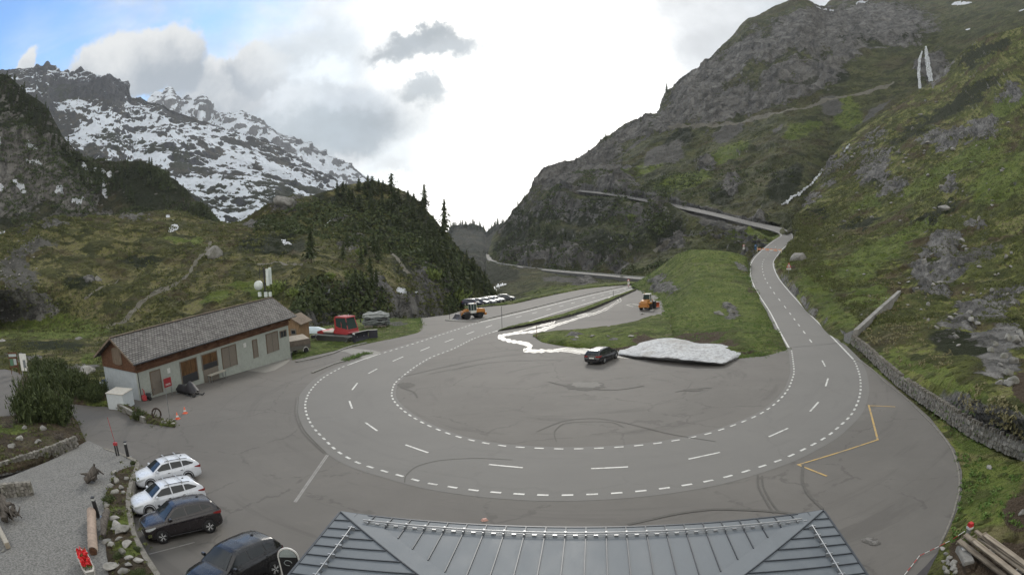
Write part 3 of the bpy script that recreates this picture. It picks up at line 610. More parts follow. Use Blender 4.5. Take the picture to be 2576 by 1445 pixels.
rows = [[(1252,832),(1290,826),(1340,817),(1400,805),(1460,789),(1510,770),(1560,748),(1600,730)],
        [(1253,831,None,.1),(1287,822,None,.3),(1337,812,None,.35),(1397,798,None,.4),(1457,782,None,.45),(1507,765,None,.45),(1557,744,None,.4),(1600,727,None,.3)],
        [(1256,829),(1284,819),(1334,807),(1394,793),(1454,776),(1504,759),(1554,740),(1600,724)]]
patch('road_verge', rows, 160, 14, M_grass, heath_disp(.12, 1.6, 0, 16, .6), masks={'green': [('e', 1400, 790, 300, 60, 0)], 'rock': [], 'scree': [], 'dark': [], 'path': [], 'snow': []}, skirt=.4, taper=(.2, .2, .02, .02))
# gorge side below the lower road, beyond the edge of the car park
rows = [[(1205,800,235),(1250,790,225),(1300,785,215),(1380,770,210),(1470,752,215),(1560,738,225),(1640,735,235)],
        [(1218,745,330),(1255,742,300),(1310,745,262),(1385,735,250),(1470,728,245),(1555,722,245),(1640,722,245)],
        [(1222,710,440),(1262,715,380),(1330,716,320),(1400,712,290),(1480,712,270),(1550,712,258),(1640,712,252)],
        [(1222,672,560),(1272,682,470),(1340,690,400),(1420,696,340),(1500,702,295),(1560,706,275),(1640,708,256)],
        [(1222,656,622),(1282,668,530),(1350,678,455),(1430,687,385),(1510,695,322),(1570,700,285),(1640,704,258)]]
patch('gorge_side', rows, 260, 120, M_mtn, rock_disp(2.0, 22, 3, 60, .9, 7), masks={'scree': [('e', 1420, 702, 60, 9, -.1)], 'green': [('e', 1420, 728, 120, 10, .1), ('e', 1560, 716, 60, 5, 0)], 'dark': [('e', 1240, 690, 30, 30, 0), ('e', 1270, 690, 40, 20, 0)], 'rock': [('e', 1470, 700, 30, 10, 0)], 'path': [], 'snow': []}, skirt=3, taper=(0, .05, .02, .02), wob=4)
# base sheet reaching the horizon
def base_sheet():
    na, nr = 180, 70
    r = np.concatenate([[0.5], np.geomspace(4, 5000, nr - 1)]); a = np.linspace(0, 2*math.pi, na)
    X = r[:, None]*np.sin(a)[None]; Y = r[:, None]*np.cos(a)[None]
    rr_ = np.hypot(X, Y)
    z = gz(X, Y) - .35
    z = np.where(Y < 0, gz(X, 0*Y) - .35, z)
    far = sstep(rr_, 60, 200)
    Z = z*(1 - far) + (-60 - .055*rr_)*far
    make_mesh('ground', np.stack([X, Y, Z], -1).reshape(-1, 3), grid_faces(nr, na), M_grass)['kind'] = 'structure'
base_sheet()
def flat(name, pts, mat, h=0.02, kind='structure', world=False):
    P = [tuple(p) if world else tuple(G(x, y, h)) for x, y in [q[:2] for q in pts]] if not world else pts
    bm = bmesh.new(); f = bm.faces.new([bm.verts.new(p) for p in P]); bmesh.ops.triangulate(bm, faces=[f])
    for fa in bm.faces:
        if fa.normal.z < 0: fa.normal_flip()
    me = bpy.data.meshes.new(name); bm.to_mesh(me); bm.free(); me.materials.append(mat)
    o = bpy.data.objects.new(name, me); COL.objects.link(o)
    if kind: o['kind'] = kind
    return o
def mat_asphalt(name, base, var=.25, warm=1.0, patchy=.5):
    m, T = new_mat(name)
    p = T.new('ShaderNodeNewGeometry').outputs['Position']
    n = T.noise(p, .12, 8, .72, .3); n2 = T.noise(p, .8, 7, .7, .5); n3 = T.noise(p, 30, 3, .7)
    sp_ = T.new('ShaderNodeSeparateXYZ', {0: T.vmath('SUBTRACT', p, (6.9, 51.8, 0))}); rr_ = T.math('SQRT', T.math('ADD', T.math('POWER', sp_.outputs[0], 2.0), T.math('POWER', sp_.outputs[1], 2.0)))
    an_ = T.math('ARCTAN2', sp_.outputs[0], T.math('MULTIPLY', sp_.outputs[1], -1.0)); pv = T.new('ShaderNodeCombineXYZ', {0: T.math('MULTIPLY', rr_, .55), 1: T.math('MULTIPLY', an_, 1.6), 2: 0.0}).outputs[0]
    st = T.noise(pv, 1.0, 7, .66, .5)
    c = T.mix(T.ramp(n, .3, .7), tuple(k*(1 - var) for k in base), tuple(k*(1 + var*.7) for k in base))
    c = T.mix(T.math('MULTIPLY', T.ramp(st, .54, .66), patchy), c, tuple(k*.66 for k in base))
    c = T.mix(T.math('MULTIPLY', T.ramp(n2, .56, .75), .35*patchy), c, tuple(k*1.5 for k in (base[0], base[1]*.97, base[2]*.92)))
    pc = T.new('ShaderNodeTexVoronoi'); T.set(pc.inputs['Vector'], T.vmath('ADD', T.vmath('MULTIPLY', p, (.6, 1, 1)), T.vmath('SCALE', T.noise(p, .25, 5, .6, col=True), scale=4.0))); pc.inputs['Scale'].default_value = .075
    pt = T.new('ShaderNodeSeparateColor', {0: pc.outputs[1]}).outputs[0]
    c = T.mix(T.math('MULTIPLY', T.ramp(pt, .25, .0), .22*patchy), c, tuple(.5*k for k in base)); c = T.mix(T.math('MULTIPLY', T.ramp(pt, .8, 1.0), .22*patchy), c, tuple(1.6*k for k in base))
    cr2 = T.voro(T.vmath('ADD', p, T.vmath('SCALE', T.noise(p, .7, 3, .6, col=True), scale=1.2)), .13, 'DISTANCE_TO_EDGE')
    c = T.mix(T.math('MULTIPLY', T.math('MULTIPLY', T.ramp(cr2, .016, .004), T.ramp(n2, .42, .55)), .75*patchy), c, tuple(k*.45 for k in base))
    c = T.mix(T.math('MULTIPLY', n3, .35), c, tuple(k*1.35 for k in base))
    finish(T, c, .82, n3, .006, .5, .3)
    return m
M_lot = mat_asphalt('old_asphalt', (.106, .100, .092), .14, patchy=.75)
M_road = mat_asphalt('road_asphalt', (.128, .125, .118), .07, patchy=.2)
flat('car_park', [(-500,1600),(-300,1000),(0,925),(60,938),(200,985),(270,985),(345,960),(560,880),(738,862),(800,845),(925,838),(1050,828),(1062,812),(1058,800),(1130,791),(1172,778),(1290,760),(1380,739),(1470,722),(1530,716),(1600,713),(1700,740),(1760,800),(2112,858),(2160,900),(2236,960),(2340,1050),(2402,1130),(2420,1185),(2420,1240),(2403,1305),(2370,1378),(2345,1430),(2480,1600),(2400,2300),(1288,2600),(100,2300)], M_lot, 0.0)
# markings and road surface
OUT = [(880,916),(858.6,924),(820,945),(795,965),(776,990),(768,1015),(771,1040),(785,1070),(812,1100),(850,1135),(905,1165),(1004,1194.7),(1080,1215),(1200,1233),(1310,1242),(1403,1244.8),(1540,1240),(1650,1230),(1750,1215),(1831,1197.6),(1972,1152.6),(2071,1103),(2110,1073),(2142.5,1041),(2160,1005),(2165,977.7),(2163,945),(2153,915),(2146,903)]
OUTF = [(1594,718.6),(1480,744),(1360,774),(1270,796),(1204.6,811),(1199.5,812),(1120,838),(1050,861),(960,888.6),(951.6,891),(880,916)]
INN = [(1243,834),(1193,850.6),(1139.4,877),(1086,897.5),(1045.8,920.8),(1009,949),(992,966),(985.6,987.4),(987.5,1001),(999,1017.5),(1029,1042.6),(1075.9,1069),(1142.7,1095),(1203,1110.4),(1268,1120.8),(1341.6,1126),(1420,1128.5),(1500,1126.8),(1582,1122),(1655.8,1113.8),(1728.9,1101.8),(1792.4,1087),(1871,1059.3),(1914.4,1039.3),(1944.5,1019.2),(1967.9,997.5),(1983,977.4),(1989.6,962.4),(1997.4,935.9),(1994.7,904),(1991.3,880.7)]
INNF = [(1597,724),(1560,738),(1480,762),(1390,789),(1310,815),(1243,834)]
CEN = [(1592,721.5),(1520,741),(1423.5,766.4),(1297.5,798.2),(1224.7,822.9),(1180,837.9),(1129,856.3),(1069,877.3),(1001.7,902.8),(937.8,933.5),(892,972),(883,1018),(933,1073),(1048,1128),(1272,1171),(1533,1176),(1772,1146),(1958,1087),(2050,1021),(2080,961),(2072,912),(2049,872)]
# upper road: (left edge, right edge, distance)
UP = [((1984.6,874),(2107,862),None),((1961,832),(2067,820),None),((1936,784),(2030,784),103),((1904,734),(1985,734),122),((1889,699),(1958,700),142),((1888,668),(1946,672),168),((1899,648),(1947,655),190),((1917,630),(1965,630),213),((1944,608),(1984,613),232),((1964,595),(1993,600),245),((1962,587),(1988,586),262),((1938,578),(1960,573),272),((1880,563),(1886,558.5),293),((1800,543),(1808,539),328),((1700,521),(1708,517),380),((1600,501.5),(1606,498.5),448),((1520,488),(1526,485.5),508),((1450,480.5),(1458,478),568)]
def edge_pts(side):
    out = []
    for L_, R_, d in UP:
        q = (L_, R_)[side]
        out.append(G(q[0], q[1], .02) if d is None else PX(q[0], q[1], d))
    return np.array(out)
UL, UR = edge_pts(0), edge_pts(1)
n0 = len(UL)
tt = np.linspace(0, n0 - 1, (n0 - 1)*8 + 1)
ULs, URs = _cr(UL, tt), _cr(UR, tt)
def ribbon(name, A, B, mat, lift=0.0, kind='structure', thick=None):
    n = len(A); up = np.array([0, 0, lift]); V = np.concatenate([A + up, B + up]); F = [(i, n + i, n + i + 1, i + 1) for i in range(n - 1)]
    if thick:
        V = np.concatenate([V, V - np.array([0, 0, thick])]); m2 = 2*n
        F += [(i + 1, m2 + i + 1, m2 + i, i) for i in range(n - 1)] + [(n + i, m2 + n + i, m2 + n + i + 1, n + i + 1) for i in range(n - 1)]
    F = [f for f in F]
    o = make_mesh(name, V, F, mat, False)
    if kind: o['kind'] = kind
    return o
dirn = URs - ULs; dirn /= np.linalg.norm(dirn, axis=1, keepdims=True)
k_ = np.arange(len(ULs))/8
lift = (.006 + .10*sstep(k_, .4, 2.5))[:, None]*np.array([0, 0, 1.]); dep = 1 - .004*sstep(k_, 9.0, 11.0)[:, None]
ULs = (ULs - [0, 0, CAMZ])*dep + [0, 0, CAMZ] + lift; URs = (URs - [0, 0, CAMZ])*dep + [0, 0, CAMZ] + lift
ribbon('upper_road', ULs - dirn*.5, URs + dirn*.5, M_road, 0, thick=.3)
# lower road across the gorge
LO = [((1640,704),(1640,701),256),((1600,703),(1603,699),270),((1540,697),(1543,693.5),302),((1470,690.5),(1473,687.5),346),((1400,684),(1403,681.3),404),((1340,677.5),(1344,675),465),((1290,670),(1296,667.5),530),((1250,663),(1258,660),590),((1228,655),(1238,653),625),((1224,647),(1236,647),645),((1224,640),(1233,641),665)]
LL = np.array([PX(a[0], a[1], d) for a, b, d in LO]); LR = np.array([PX(b[0], b[1], d + 6) for a, b, d in LO])
tl = np.linspace(0, len(LL) - 1, 81); LL, LR = _cr(LL, tl), _cr(LR, tl); LL, LR = [(q - [0, 0, CAMZ])*.955 + [0, 0, CAMZ] for q in (LL, LR)]
ribbon('lower_road', LL, LR, M_road, .3, thick=3)
# carriageway through the car park
oz = OUTF + OUT[1:] + [(2126, 882), (2107, 862)]
iz = INNF + INN[1:] + [(1984.6, 874)]
def dense(pts, n, h=0.0):
    A = np.array([G(x, y, h) for x, y in pts]); t = np.linspace(0, len(A) - 1, n*(len(A) - 1) + 1); return _cr(A, t)
def arclen(A): return np.concatenate([[0], np.cumsum(np.linalg.norm(np.diff(A, axis=0), axis=1))])
def resamp(A, n):
    s = arclen(A); t = np.linspace(0, s[-1], n); return np.stack([np.interp(t, s, A[:, k]) for k in range(3)], 1)
def offset(A, d):
    t = np.gradient(A, axis=0); t[:, 2] = 0; t /= np.linalg.norm(t, axis=1, keepdims=True) + 1e-9
    nn = np.stack([-t[:, 1], t[:, 0], 0*t[:, 0]], 1); B = A + nn*d; B[:, 2] += nn[:, 0]*d*GX + nn[:, 1]*d*GY; return B
Ao, Ai = resamp(dense(oz, 6), 260), resamp(dense(iz, 6), 260)
ribbon('road', offset(Ao, -.75), offset(Ai, .35), M_road, .008)
def mat_plain(name, col, rough=.6, spec=.3, metal=0., var=.12, scale=6., bump=.0, **kw):
    m, T = new_mat(name); p = T.new('ShaderNodeNewGeometry').outputs['Position']
    if name in ('x',): pass
    tc = T.new('ShaderNodeTexCoord').outputs['Object']
    n = T.noise(tc, scale, 5, .6)
    c = T.mix(T.ramp(n, .3, .7), tuple(k*(1 - var) for k in col), tuple(min(k*(1 + var), 1) for k in col))
    finish(T, c, rough, n if bump else None, bump or .1, .5, spec, metal, **kw)
    return m
def mat_paint(name, col, worn=.3):
    m, T = new_mat(name); p = T.new('ShaderNodeNewGeometry').outputs['Position']
    n = T.noise(p, 2.5, 6, .75)
    c = T.mix(T.math('MULTIPLY', T.ramp(n, .48, .62), worn), col, (.16, .155, .145))
    finish(T, c, .6, None, spec=.3); return m
M_white = mat_paint('road_paint_white', (.52, .52, .50), .6)
M_yellow = mat_paint('road_paint_yellow', (.40, .27, .09), .7)
M_worn = mat_paint('worn_paint', (.215, .21, .20), 1.0)
def strip(A, w, h, s0=None, s1=None):
    """quads of a painted line along A from arc s0 to s1"""
    s = arclen(A); s0 = 0 if s0 is None else s0; s1 = s[-1] if s1 is None else s1
    t = np.unique(np.concatenate([[s0], s[(s > s0) & (s < s1)], [s1]]))
    B = np.stack([np.interp(t, s, A[:, k]) for k in range(3)], 1) + [0, 0, h]
    return offset(B, w/2), offset(B, -w/2)
class Lines:
    def __init__(s): s.V = []; s.F = []
    def add(s, A, B):
        n = len(A); o = len(s.V); s.V += [tuple(p) for p in A] + [tuple(p) for p in B]
        s.F += [(o + i, o + n + i, o + n + i + 1, o + i + 1) for i in range(n - 1)]
    def dashes(s, A, w, h, on, off, start=0.0, end=None):
        L_ = arclen(A)[-1] if end is None else end; t = start
        while t < L_:
            s.add(*strip(A, w, h, t, min(t + on, L_))); t += on + off
    def build(s, name, mat):
        o = make_mesh(name, s.V, s.F, mat, False); o['kind'] = 'structure'; return o
HM = .014
wl = Lines()
A = dense(OUT, 6); wl.dashes(A, .17, HM, .55, .62)
A = dense(OUTF[4:], 6); wl.dashes(A, .20, HM, .6, .75, 0, arclen(A)[-1] - 7)
wl.add(*strip(dense([(951.6,891),(915,903),(880,916)], 6), .2, HM + .004))
A = dense(OUTF[:5], 8); wl.add(*strip(A, .22, HM))
A = dense(INN, 6); wl.dashes(A, .15, HM, .55, .62)
A = dense(INNF, 8); wl.add(*strip(A, .2, HM))
for a, b in (((1230,1167.5),(1315,1175.5)),((1487,1178),(1580,1173.5)),((1732,1154),(1811,1137)),((1934,1098),(1982,1076.5)),((2038,1034),(2059,1010.5)),((2077,971),(2083,951)),((2068,906),(2076,921)),((1020,1118),(1077,1138)),((919,1062),(949,1083)),((879,1008),(886,1027)),((886,980),(899,963)),((926.5,939),(949,927)),((988,908),(1014.5,896.5)),((1057.5,882),(1081,872.5)),((1119,860),(1141,852)),((1173.5,840.5),(1193,833)),((1222,823.5),(1238,817.5))):
    A = np.array([G(*a), G(*b)]); wl.add(*strip(A, .15, HM))
A = dense([(1297.5,798.2),(1345,786.5),(1423.5,766.4),(1520,741),(1592,721.5)], 8); wl.dashes(A, .17, HM, 2.0, 4.0, -1.0 + 1.0)
# upper road lines
Cm = (ULs + URs)/2
wl.add(*strip(ULs, .2, .008)); wl.add(*strip(URs, .2, .008)); 
s = arclen(Cm); wl.dashes(Cm, .17, .012, 2.2, 4.6, 2.0, s[60])
wl.add(*strip(dense([(2107,862),(2126,882),(2146,903)], 6), .2, HM + .02))
wl.build('road_markings', M_white)
yl = Lines()
for a, b in (((2252,1022.5),(2185,1019.5)),((2185,1018),(2208,1106.5)),((2209,1105),(2006,1168.5)),((2006,1167.5),(2080,1197))):
    yl.add(*strip(np.array([G(*a), G(*b)]), .14, .014 + .003*len(yl.V)/4*.2))
yl.build('bus_stop_marking', M_yellow)
pl_ = Lines()
for a, b in (((375,1393),(490,1363)),((364,1319),(375,1317)),((740,1262),(822,1143)),((744,1263),(826,1144))):
    pl_.add(*strip(np.array([G(*a), G(*b)]), .09, .012))
pl_.build('parking_line', M_worn)
# ------------------------------------------------------------ object helpers
class MB:
    """collects shapes, linked as one mesh object"""
    def __init__(s): s.V = []; s.F = []; s.S = []
    def add(s, V, F, smooth=False, mtx=None):
        o = len(s.V)
        if mtx is not None: V = [tuple(mtx @ Vector(v)) for v in V]
        s.V += [tuple(v) for v in V]; s.F += [tuple(o + i for i in f) for f in F]; s.S += [smooth]*len(F); return s
    def box(s, c, d, rz=0, ry=0, rx=0, taper=(1, 1)):
        hx, hy, hz = [k/2 for k in d]; V = []
        for z in (-1, 1):
            tx, ty = taper if z > 0 else (1, 1)
            V += [(-hx*tx, -hy*ty, z*hz), (hx*tx, -hy*ty, z*hz), (hx*tx, hy*ty, z*hz), (-hx*tx, hy*ty, z*hz)]
        M = Matrix.Translation(c) @ Matrix.Rotation(rz, 4, 'Z') @ Matrix.Rotation(ry, 4, 'Y') @ Matrix.Rotation(rx, 4, 'X')
        return s.add(V, [(0, 3, 2, 1), (4, 5, 6, 7), (0, 1, 5, 4), (1, 2, 6, 5), (2, 3, 7, 6), (3, 0, 4, 7)], False, M)
    def prism(s, pts, y0, y1, axis='y', smooth=False):
        """polygon pts (a, b) extruded along axis; a,b are the two other axes in order"""
        n = len(pts)
        def P(a, b, c): return {'y': (a, c, b), 'x': (c, a, b), 'z': (a, b, c)}[axis]
        V = [P(a, b, y0) for a, b in pts] + [P(a, b, y1) for a, b in pts]
        F = [tuple(range(n)), tuple(range(2*n - 1, n - 1, -1))] + [(i, (i + 1) % n, n + (i + 1) % n, n + i) for i in range(n)]
        return s.add(V, F, smooth)
    def tube(s, pts, r, n=8, cap=True, smooth=True):
        pts = [Vector(p) for p in pts]; rs = r if isinstance(r, (list, tuple)) else [r]*len(pts); V = []; F = []
        for i, p in enumerate(pts):
            t = (pts[min(i + 1, len(pts) - 1)] - pts[max(i - 1, 0)])
            t = t.normalized() if t.length > 1e-9 else Vector((0, 0, 1))
            a = t.cross(Vector((0, 0, 1)) if abs(t.z) < .9 else Vector((1, 0, 0))).normalized(); b = t.cross(a)
            V += [tuple(p + (a*math.cos(2*math.pi*k/n) + b*math.sin(2*math.pi*k/n))*rs[i]) for k in range(n)]
        for i in range(len(pts) - 1):
            F += [(i*n + k, i*n + (k + 1) % n, (i + 1)*n + (k + 1) % n, (i + 1)*n + k) for k in range(n)]
        s.add(V, F, smooth)
        if cap: s.add(V[:n], [tuple(range(n))[::-1]]); s.add(V[-n:], [tuple(range(n))])
        return s
    def lathe(s, prof, c=(0, 0, 0), n=16, axis='z', smooth=True, cap=True):
        V = []; F = []
        for r, z in prof:
            for k in range(n):
                a = 2*math.pi*k/n; x, y = r*math.cos(a), r*math.sin(a)
                q = {'z': (x, y, z), 'y': (x, z, y), 'x': (z, x, y)}[axis]; V.append((q[0] + c[0], q[1] + c[1], q[2] + c[2]))
        for i in range(len(prof) - 1):
            F += [(i*n + k, i*n + (k + 1) % n, (i + 1)*n + (k + 1) % n, (i + 1)*n + k) for k in range(n)]
        s.add(V, F, smooth)
        if cap: s.add(V[:n], [tuple(range(n))]); s.add(V[-n:], [tuple(range(n))])
        return s
    def build(s, name, mat, parent=None, bevel=0, sub=0):
        me = bpy.data.meshes.new(name); me.from_pydata(s.V, [], s.F)
        me.polygons.foreach_set('use_smooth', s.S); 
        bm = bmesh.new(); bm.from_mesh(me); bmesh.ops.recalc_face_normals(bm, faces=bm.faces)
        if bevel: bmesh.ops.bevel(bm, geom=[e for e in bm.edges if e.is_manifold and e.calc_face_angle(0) > .5], offset=bevel, segments=2, affect='EDGES', clamp_overlap=True)
        bm.to_mesh(me); bm.free()
        if mat: me.materials.append(mat)
        o = bpy.data.objects.new(name, me); COL.objects.link(o)
        if parent: o.parent = parent
        return o
def tag(o, label=None, cat=None, group=None, kind=None):
    if label: o['label'] = label
    if cat: o['category'] = cat
    if group: o['group'] = group
    if kind: o['kind'] = kind
    return o
def ground_matrix(p, yaw, normal=None):
    n = Vector(normal or (0, 0, 1)).normalized(); x = Vector((math.cos(yaw), math.sin(yaw), 0)); x = (x - n*x.dot(n)).normalized(); y = n.cross(x)
    M = Matrix((x, y, n)).transposed().to_4x4(); M.translation = p; return M
def thing(name, label, cat, loc, yaw=0, group=None, normal=None, scale=1):
    o = bpy.data.objects.new(name, None); COL.objects.link(o); o.empty_display_size = .2
    o.matrix_world = ground_matrix(Vector(loc), yaw, normal) @ Matrix.Scale(scale, 4)
    return tag(o, label, cat, group)
KIDS = {}
def copy_tree(o, parent=None):
    c = o.copy(); COL.objects.link(c)
    if parent: c.parent = parent
    for ch in [k for k in list(COL.objects) if k.parent == o] if o not in KIDS else KIDS[o]: copy_tree(ch, c)
    return c
def yaw_px(a, b):
    A, B = G(*a), G(*b); return math.atan2(B[1] - A[1], B[0] - A[0])
def dist_px(a, b): return float(np.linalg.norm(G(*a) - G(*b)))
def obj_mat(name, col, rough=.6, spec=.3, metal=0., var=.1, scale=4., dirt=0.0, **kw):
    if name in MATS: return MATS[name]
    m, T = new_mat(name); tc = T.new('ShaderNodeTexCoord').outputs['Object']
    n = T.noise(tc, scale, 6, .65)
    c = T.mix(T.ramp(n, .3, .7), tuple(k*(1 - var) for k in col), tuple(min(k*(1 + var), 1) for k in col))
    if dirt: c = T.mix(T.math('MULTIPLY', T.ramp(T.noise(tc, scale*2.3, 6, .7), .45, .7), dirt), c, (.10, .085, .065))
    finish(T, c, rough, n, .004, .3, spec, metal, **kw); MATS[name] = m; return m
def wood_mat(name, a, b, scale=1.0, axis=0):
    if name in MATS: return MATS[name]
    m, T = new_mat(name); tc = T.new('ShaderNodeTexCoord').outputs['Object']
    st = [8, 8, 8]; st[axis] = .7
    n = T.noise(T.vmath('MULTIPLY', tc, tuple(st)), scale, 6, .65, .3); n2 = T.noise(tc, .8*scale, 4, .6)
    c = T.mix(T.ramp(n, .3, .7), a, b); c = T.mix(T.math('MULTIPLY', T.ramp(n2, .45, .7), .5), c, tuple(k*.5 for k in a))
    finish(T, c, .85, n, .01, .5, .15); MATS[name] = m; return m
def stone_mat(name, a, b, s=1.0, moss=.2):
    if name in MATS: return MATS[name]
    m, T = new_mat(name); tc = T.new('ShaderNodeTexCoord').outputs['Object']; p = T.new('ShaderNodeNewGeometry').outputs['Position']
    n = T.noise(p, 1.2/s, 7, .7, .4); f = T.noise(p, 7/s, 5, .7)
    isl = T.new('ShaderNodeNewGeometry').outputs['Random Per Island']; c = T.mix(T.ramp(n, .32, .68), a, b)
    if name == 'wall_stone': c = T.mix(T.math('MULTIPLY', isl, .75), c, T.mix(isl, (.045, .042, .035), (.30, .285, .26)))
    c = T.mix(T.math('MULTIPLY', T.ramp(f, .5, .7), .5), c, tuple(k*.45 for k in a))
    c = T.mix(T.math('MULTIPLY', T.ramp(T.noise(p, .8/s, 5, .7), .5, .62), moss), c, (.06, .065, .03))
    finish(T, c, .9, T.math('ADD', n, T.math('MULTIPLY', f, .4)), .06*s, .7, .2); MATS[name] = m; return m
M_boulder = stone_mat('granite', (.14, .137, .125), (.26, .255, .24), 1.5, .4)
M_bould_l = stone_mat('pale_granite', (.19, .185, .17), (.33, .32, .30), 1.0, .3)
M_wallst = stone_mat('wall_stone', (.10, .095, .082), (.25, .235, .21), .35, .35)
M_black = obj_mat('black_rubber', (.018, .018, .019), .75, .25)
M_steel = obj_mat('grey_steel', (.32, .33, .34), .4, .5, .8)
M_dark = obj_mat('dark_metal', (.03, .031, .034), .5, .4)
M_conc = stone_mat('concrete', (.18, .176, .165), (.26, .255, .24), 2.0, .15)
def rock_mesh(name, seed, n=3, squash=.7, rough=.26, cuts=11):
    bm = bmesh.new(); bmesh.ops.create_icosphere(bm, subdivisions=n, radius=1)
    rnd = random.Random(seed); V = np.array([v.co[:] for v in bm.verts])
    for _ in range(cuts):
        d = np.array(Vector((rnd.uniform(-1, 1), rnd.uniform(-1, 1), rnd.uniform(-.6, 1))).normalized()); h = rnd.uniform(.42, .78)
        e = np.maximum(V @ d - h, 0)[:, None]; V = V - e*d*.92
    V = V*(1 + rough*fbm(V + seed*3.1, 1.1, 4, .5, seed)[:, None]); V[:, 2] *= squash; V[:, 1] *= rnd.uniform(.7, 1)
    for v, c in zip(bm.verts, V): v.co = c
    me = bpy.data.meshes.new(name); bm.to_mesh(me); bm.free()
    me.polygons.foreach_set('use_smooth', [True]*len(me.polygons)); return me
ROCKS = [rock_mesh('boulder', i, 3, random.uniform(.6, .85)) for i in range(9)]
for r_ in ROCKS: r_.materials.append(M_boulder)
ROCKSL = [rock_mesh('stone', 40 + i, 3, random.uniform(.55, .8)) for i in range(5)]
for r_ in ROCKSL: r_.materials.append(M_bould_l)
def boulder(x, y, wpx, label, group=None, light=False, names=None, sink=.42, hfac=1.0, name='boulder', cat='boulder'):
    """boulder whose base is seen at (x, y) and which looks wpx wide"""
    r = hit(x, y, names); size = wpx/1288*.84*r[2]/2
    o = bpy.data.objects.new(name, random.choice(ROCKSL if light else ROCKS)); COL.objects.link(o)
    o.location = r[0] + Vector((0, 0, size*(.6 - sink)*.7)); o.rotation_euler = (random.uniform(-.2, .2), random.uniform(-.2, .2), random.uniform(0, 6.28)); o.scale = (size, size*random.uniform(.8, 1.1), size*hfac*random.uniform(.8, 1.05))
    return tag(o, label, cat, group)

# ------------------------------------------------------------ foliage
def leaf_mat(name, a, b, trans=.15):
    m, T = new_mat(name); tc = T.new('ShaderNodeTexCoord').outputs['Object']; p = T.new('ShaderNodeNewGeometry')
    n = T.noise(p.outputs['Position'], 1.3, 4, .6); r = p.outputs['Random Per Island']
    c = T.mix(T.math('ADD', T.math('MULTIPLY', n, .5), T.math('MULTIPLY', r, .5)), a, b)
    finish(T, c, .8, None, spec=.15); MATS[name] = m; return m
M_pine = leaf_mat('pine_needles', (.024, .038, .017), (.075, .092, .036))
M_pine2 = leaf_mat('mountain_pine_needles', (.022, .034, .014), (.085, .105, .040))
M_shrub = leaf_mat('dwarf_shrub_leaves', (.045, .055, .020), (.13, .14, .05))
M_bush = leaf_mat('spring_leaves', (.08, .11, .03), (.20, .25, .07))
M_herb = leaf_mat('herb_leaves', (.045, .085, .02), (.14, .22, .055))
M_dry = leaf_mat('dry_grass_blades', (.11, .105, .045), (.24, .215, .12))
M_twig = leaf_mat('bare_twigs', (.06, .05, .04), (.14, .12, .10))
M_bark = wood_mat('bark', (.05, .038, .028), (.10, .08, .06), 1, 2)
def quads(C, N, U, w, h):
    """leaf cards: centres C, normals N, up directions U, widths w, heights h"""
    S = np.cross(N, U); S /= np.linalg.norm(S, axis=1, keepdims=True) + 1e-9
    U = np.cross(S, N); U /= np.linalg.norm(U, axis=1, keepdims=True) + 1e-9
    a, b = S*w[:, None]/2, U*h[:, None]/2
    V = np.stack([C - a - b, C + a - b, C + a*.35 + b, C - a*.35 + b], 1).reshape(-1, 3)
    return V, np.arange(len(V)).reshape(-1, 4)
def rdir(n, g=RNG):
    d = g.normal(size=(n, 3)); return d/np.linalg.norm(d, axis=1, keepdims=True)
def conifer_mesh(seed, h=10., r=2.2, n=420, power=.85, low=.08, ragged=.35, leaf=.8):
    g = np.random.default_rng(seed); t = g.uniform(low, 1, n)**.85
    rad = r*np.clip(1 - t, 0, 1)**power*(1 - ragged*.6 + ragged*g.random(n)) + .08
    tier = .82 + .30*np.sin(t*38 + g.uniform(0, 6)); rad *= tier
    a = g.uniform(0, 2*math.pi, n); q = g.random(n)**.6
    gap = .75 + .35*np.sin(a*3 + t*9 + seed); rad *= gap
    C = np.stack([np.cos(a)*rad*q, np.sin(a)*rad*q, t*h + .02*h*(1 - q)], 1)
    out = np.stack([np.cos(a), np.sin(a), np.full(n, -.35)], 1)
    N = out*.35 + rdir(n, g)*.5 + np.array([0, 0, .7]); N /= np.linalg.norm(N, axis=1, keepdims=True)
    w = leaf*(.55 + .6*g.random(n))*(.45 + .75*(1 - t)); V, F = quads(C, N, out, w*.8, w*1.3)
    tip = 6; C2 = np.stack([g.normal(0, .05, tip), g.normal(0, .05, tip), h*(1 - .02*np.arange(tip))], 1)
    V2, F2 = quads(C2, rdir(tip, g)*[1, 1, .1], np.tile([0, 0, 1.], (tip, 1)), np.full(tip, .25*leaf), np.full(tip, .9*leaf))
    return np.concatenate([V, V2]), np.concatenate([F, F2 + len(V)])
def raw_mesh(name, V, F, mat):
    o = make_mesh(name, V, F, mat, False); me = o.data; bpy.data.objects.remove(o); return me
def trunk_mesh(h, r):
    mb = MB(); mb.tube([(0, 0, -.6), (.03, 0, h*.35), (-.02, .03, h*.7), (0, 0, h*.97)], [r, r*.75, r*.45, r*.08], 6)
    me = bpy.data.meshes.new('trunk'); me.from_pydata(mb.V, [], mb.F); me.materials.append(M_bark); return me
CONI = [(raw_mesh('crown', *conifer_mesh(i, 10, (1.9, 2.6, 3.2, 2.3, 3.6)[i], 680, (.8, .7, .5, .6, .45)[i], (.06, .1, .05, .2, .12)[i]), M_pine), trunk_mesh(10, .2)) for i in range(5)]
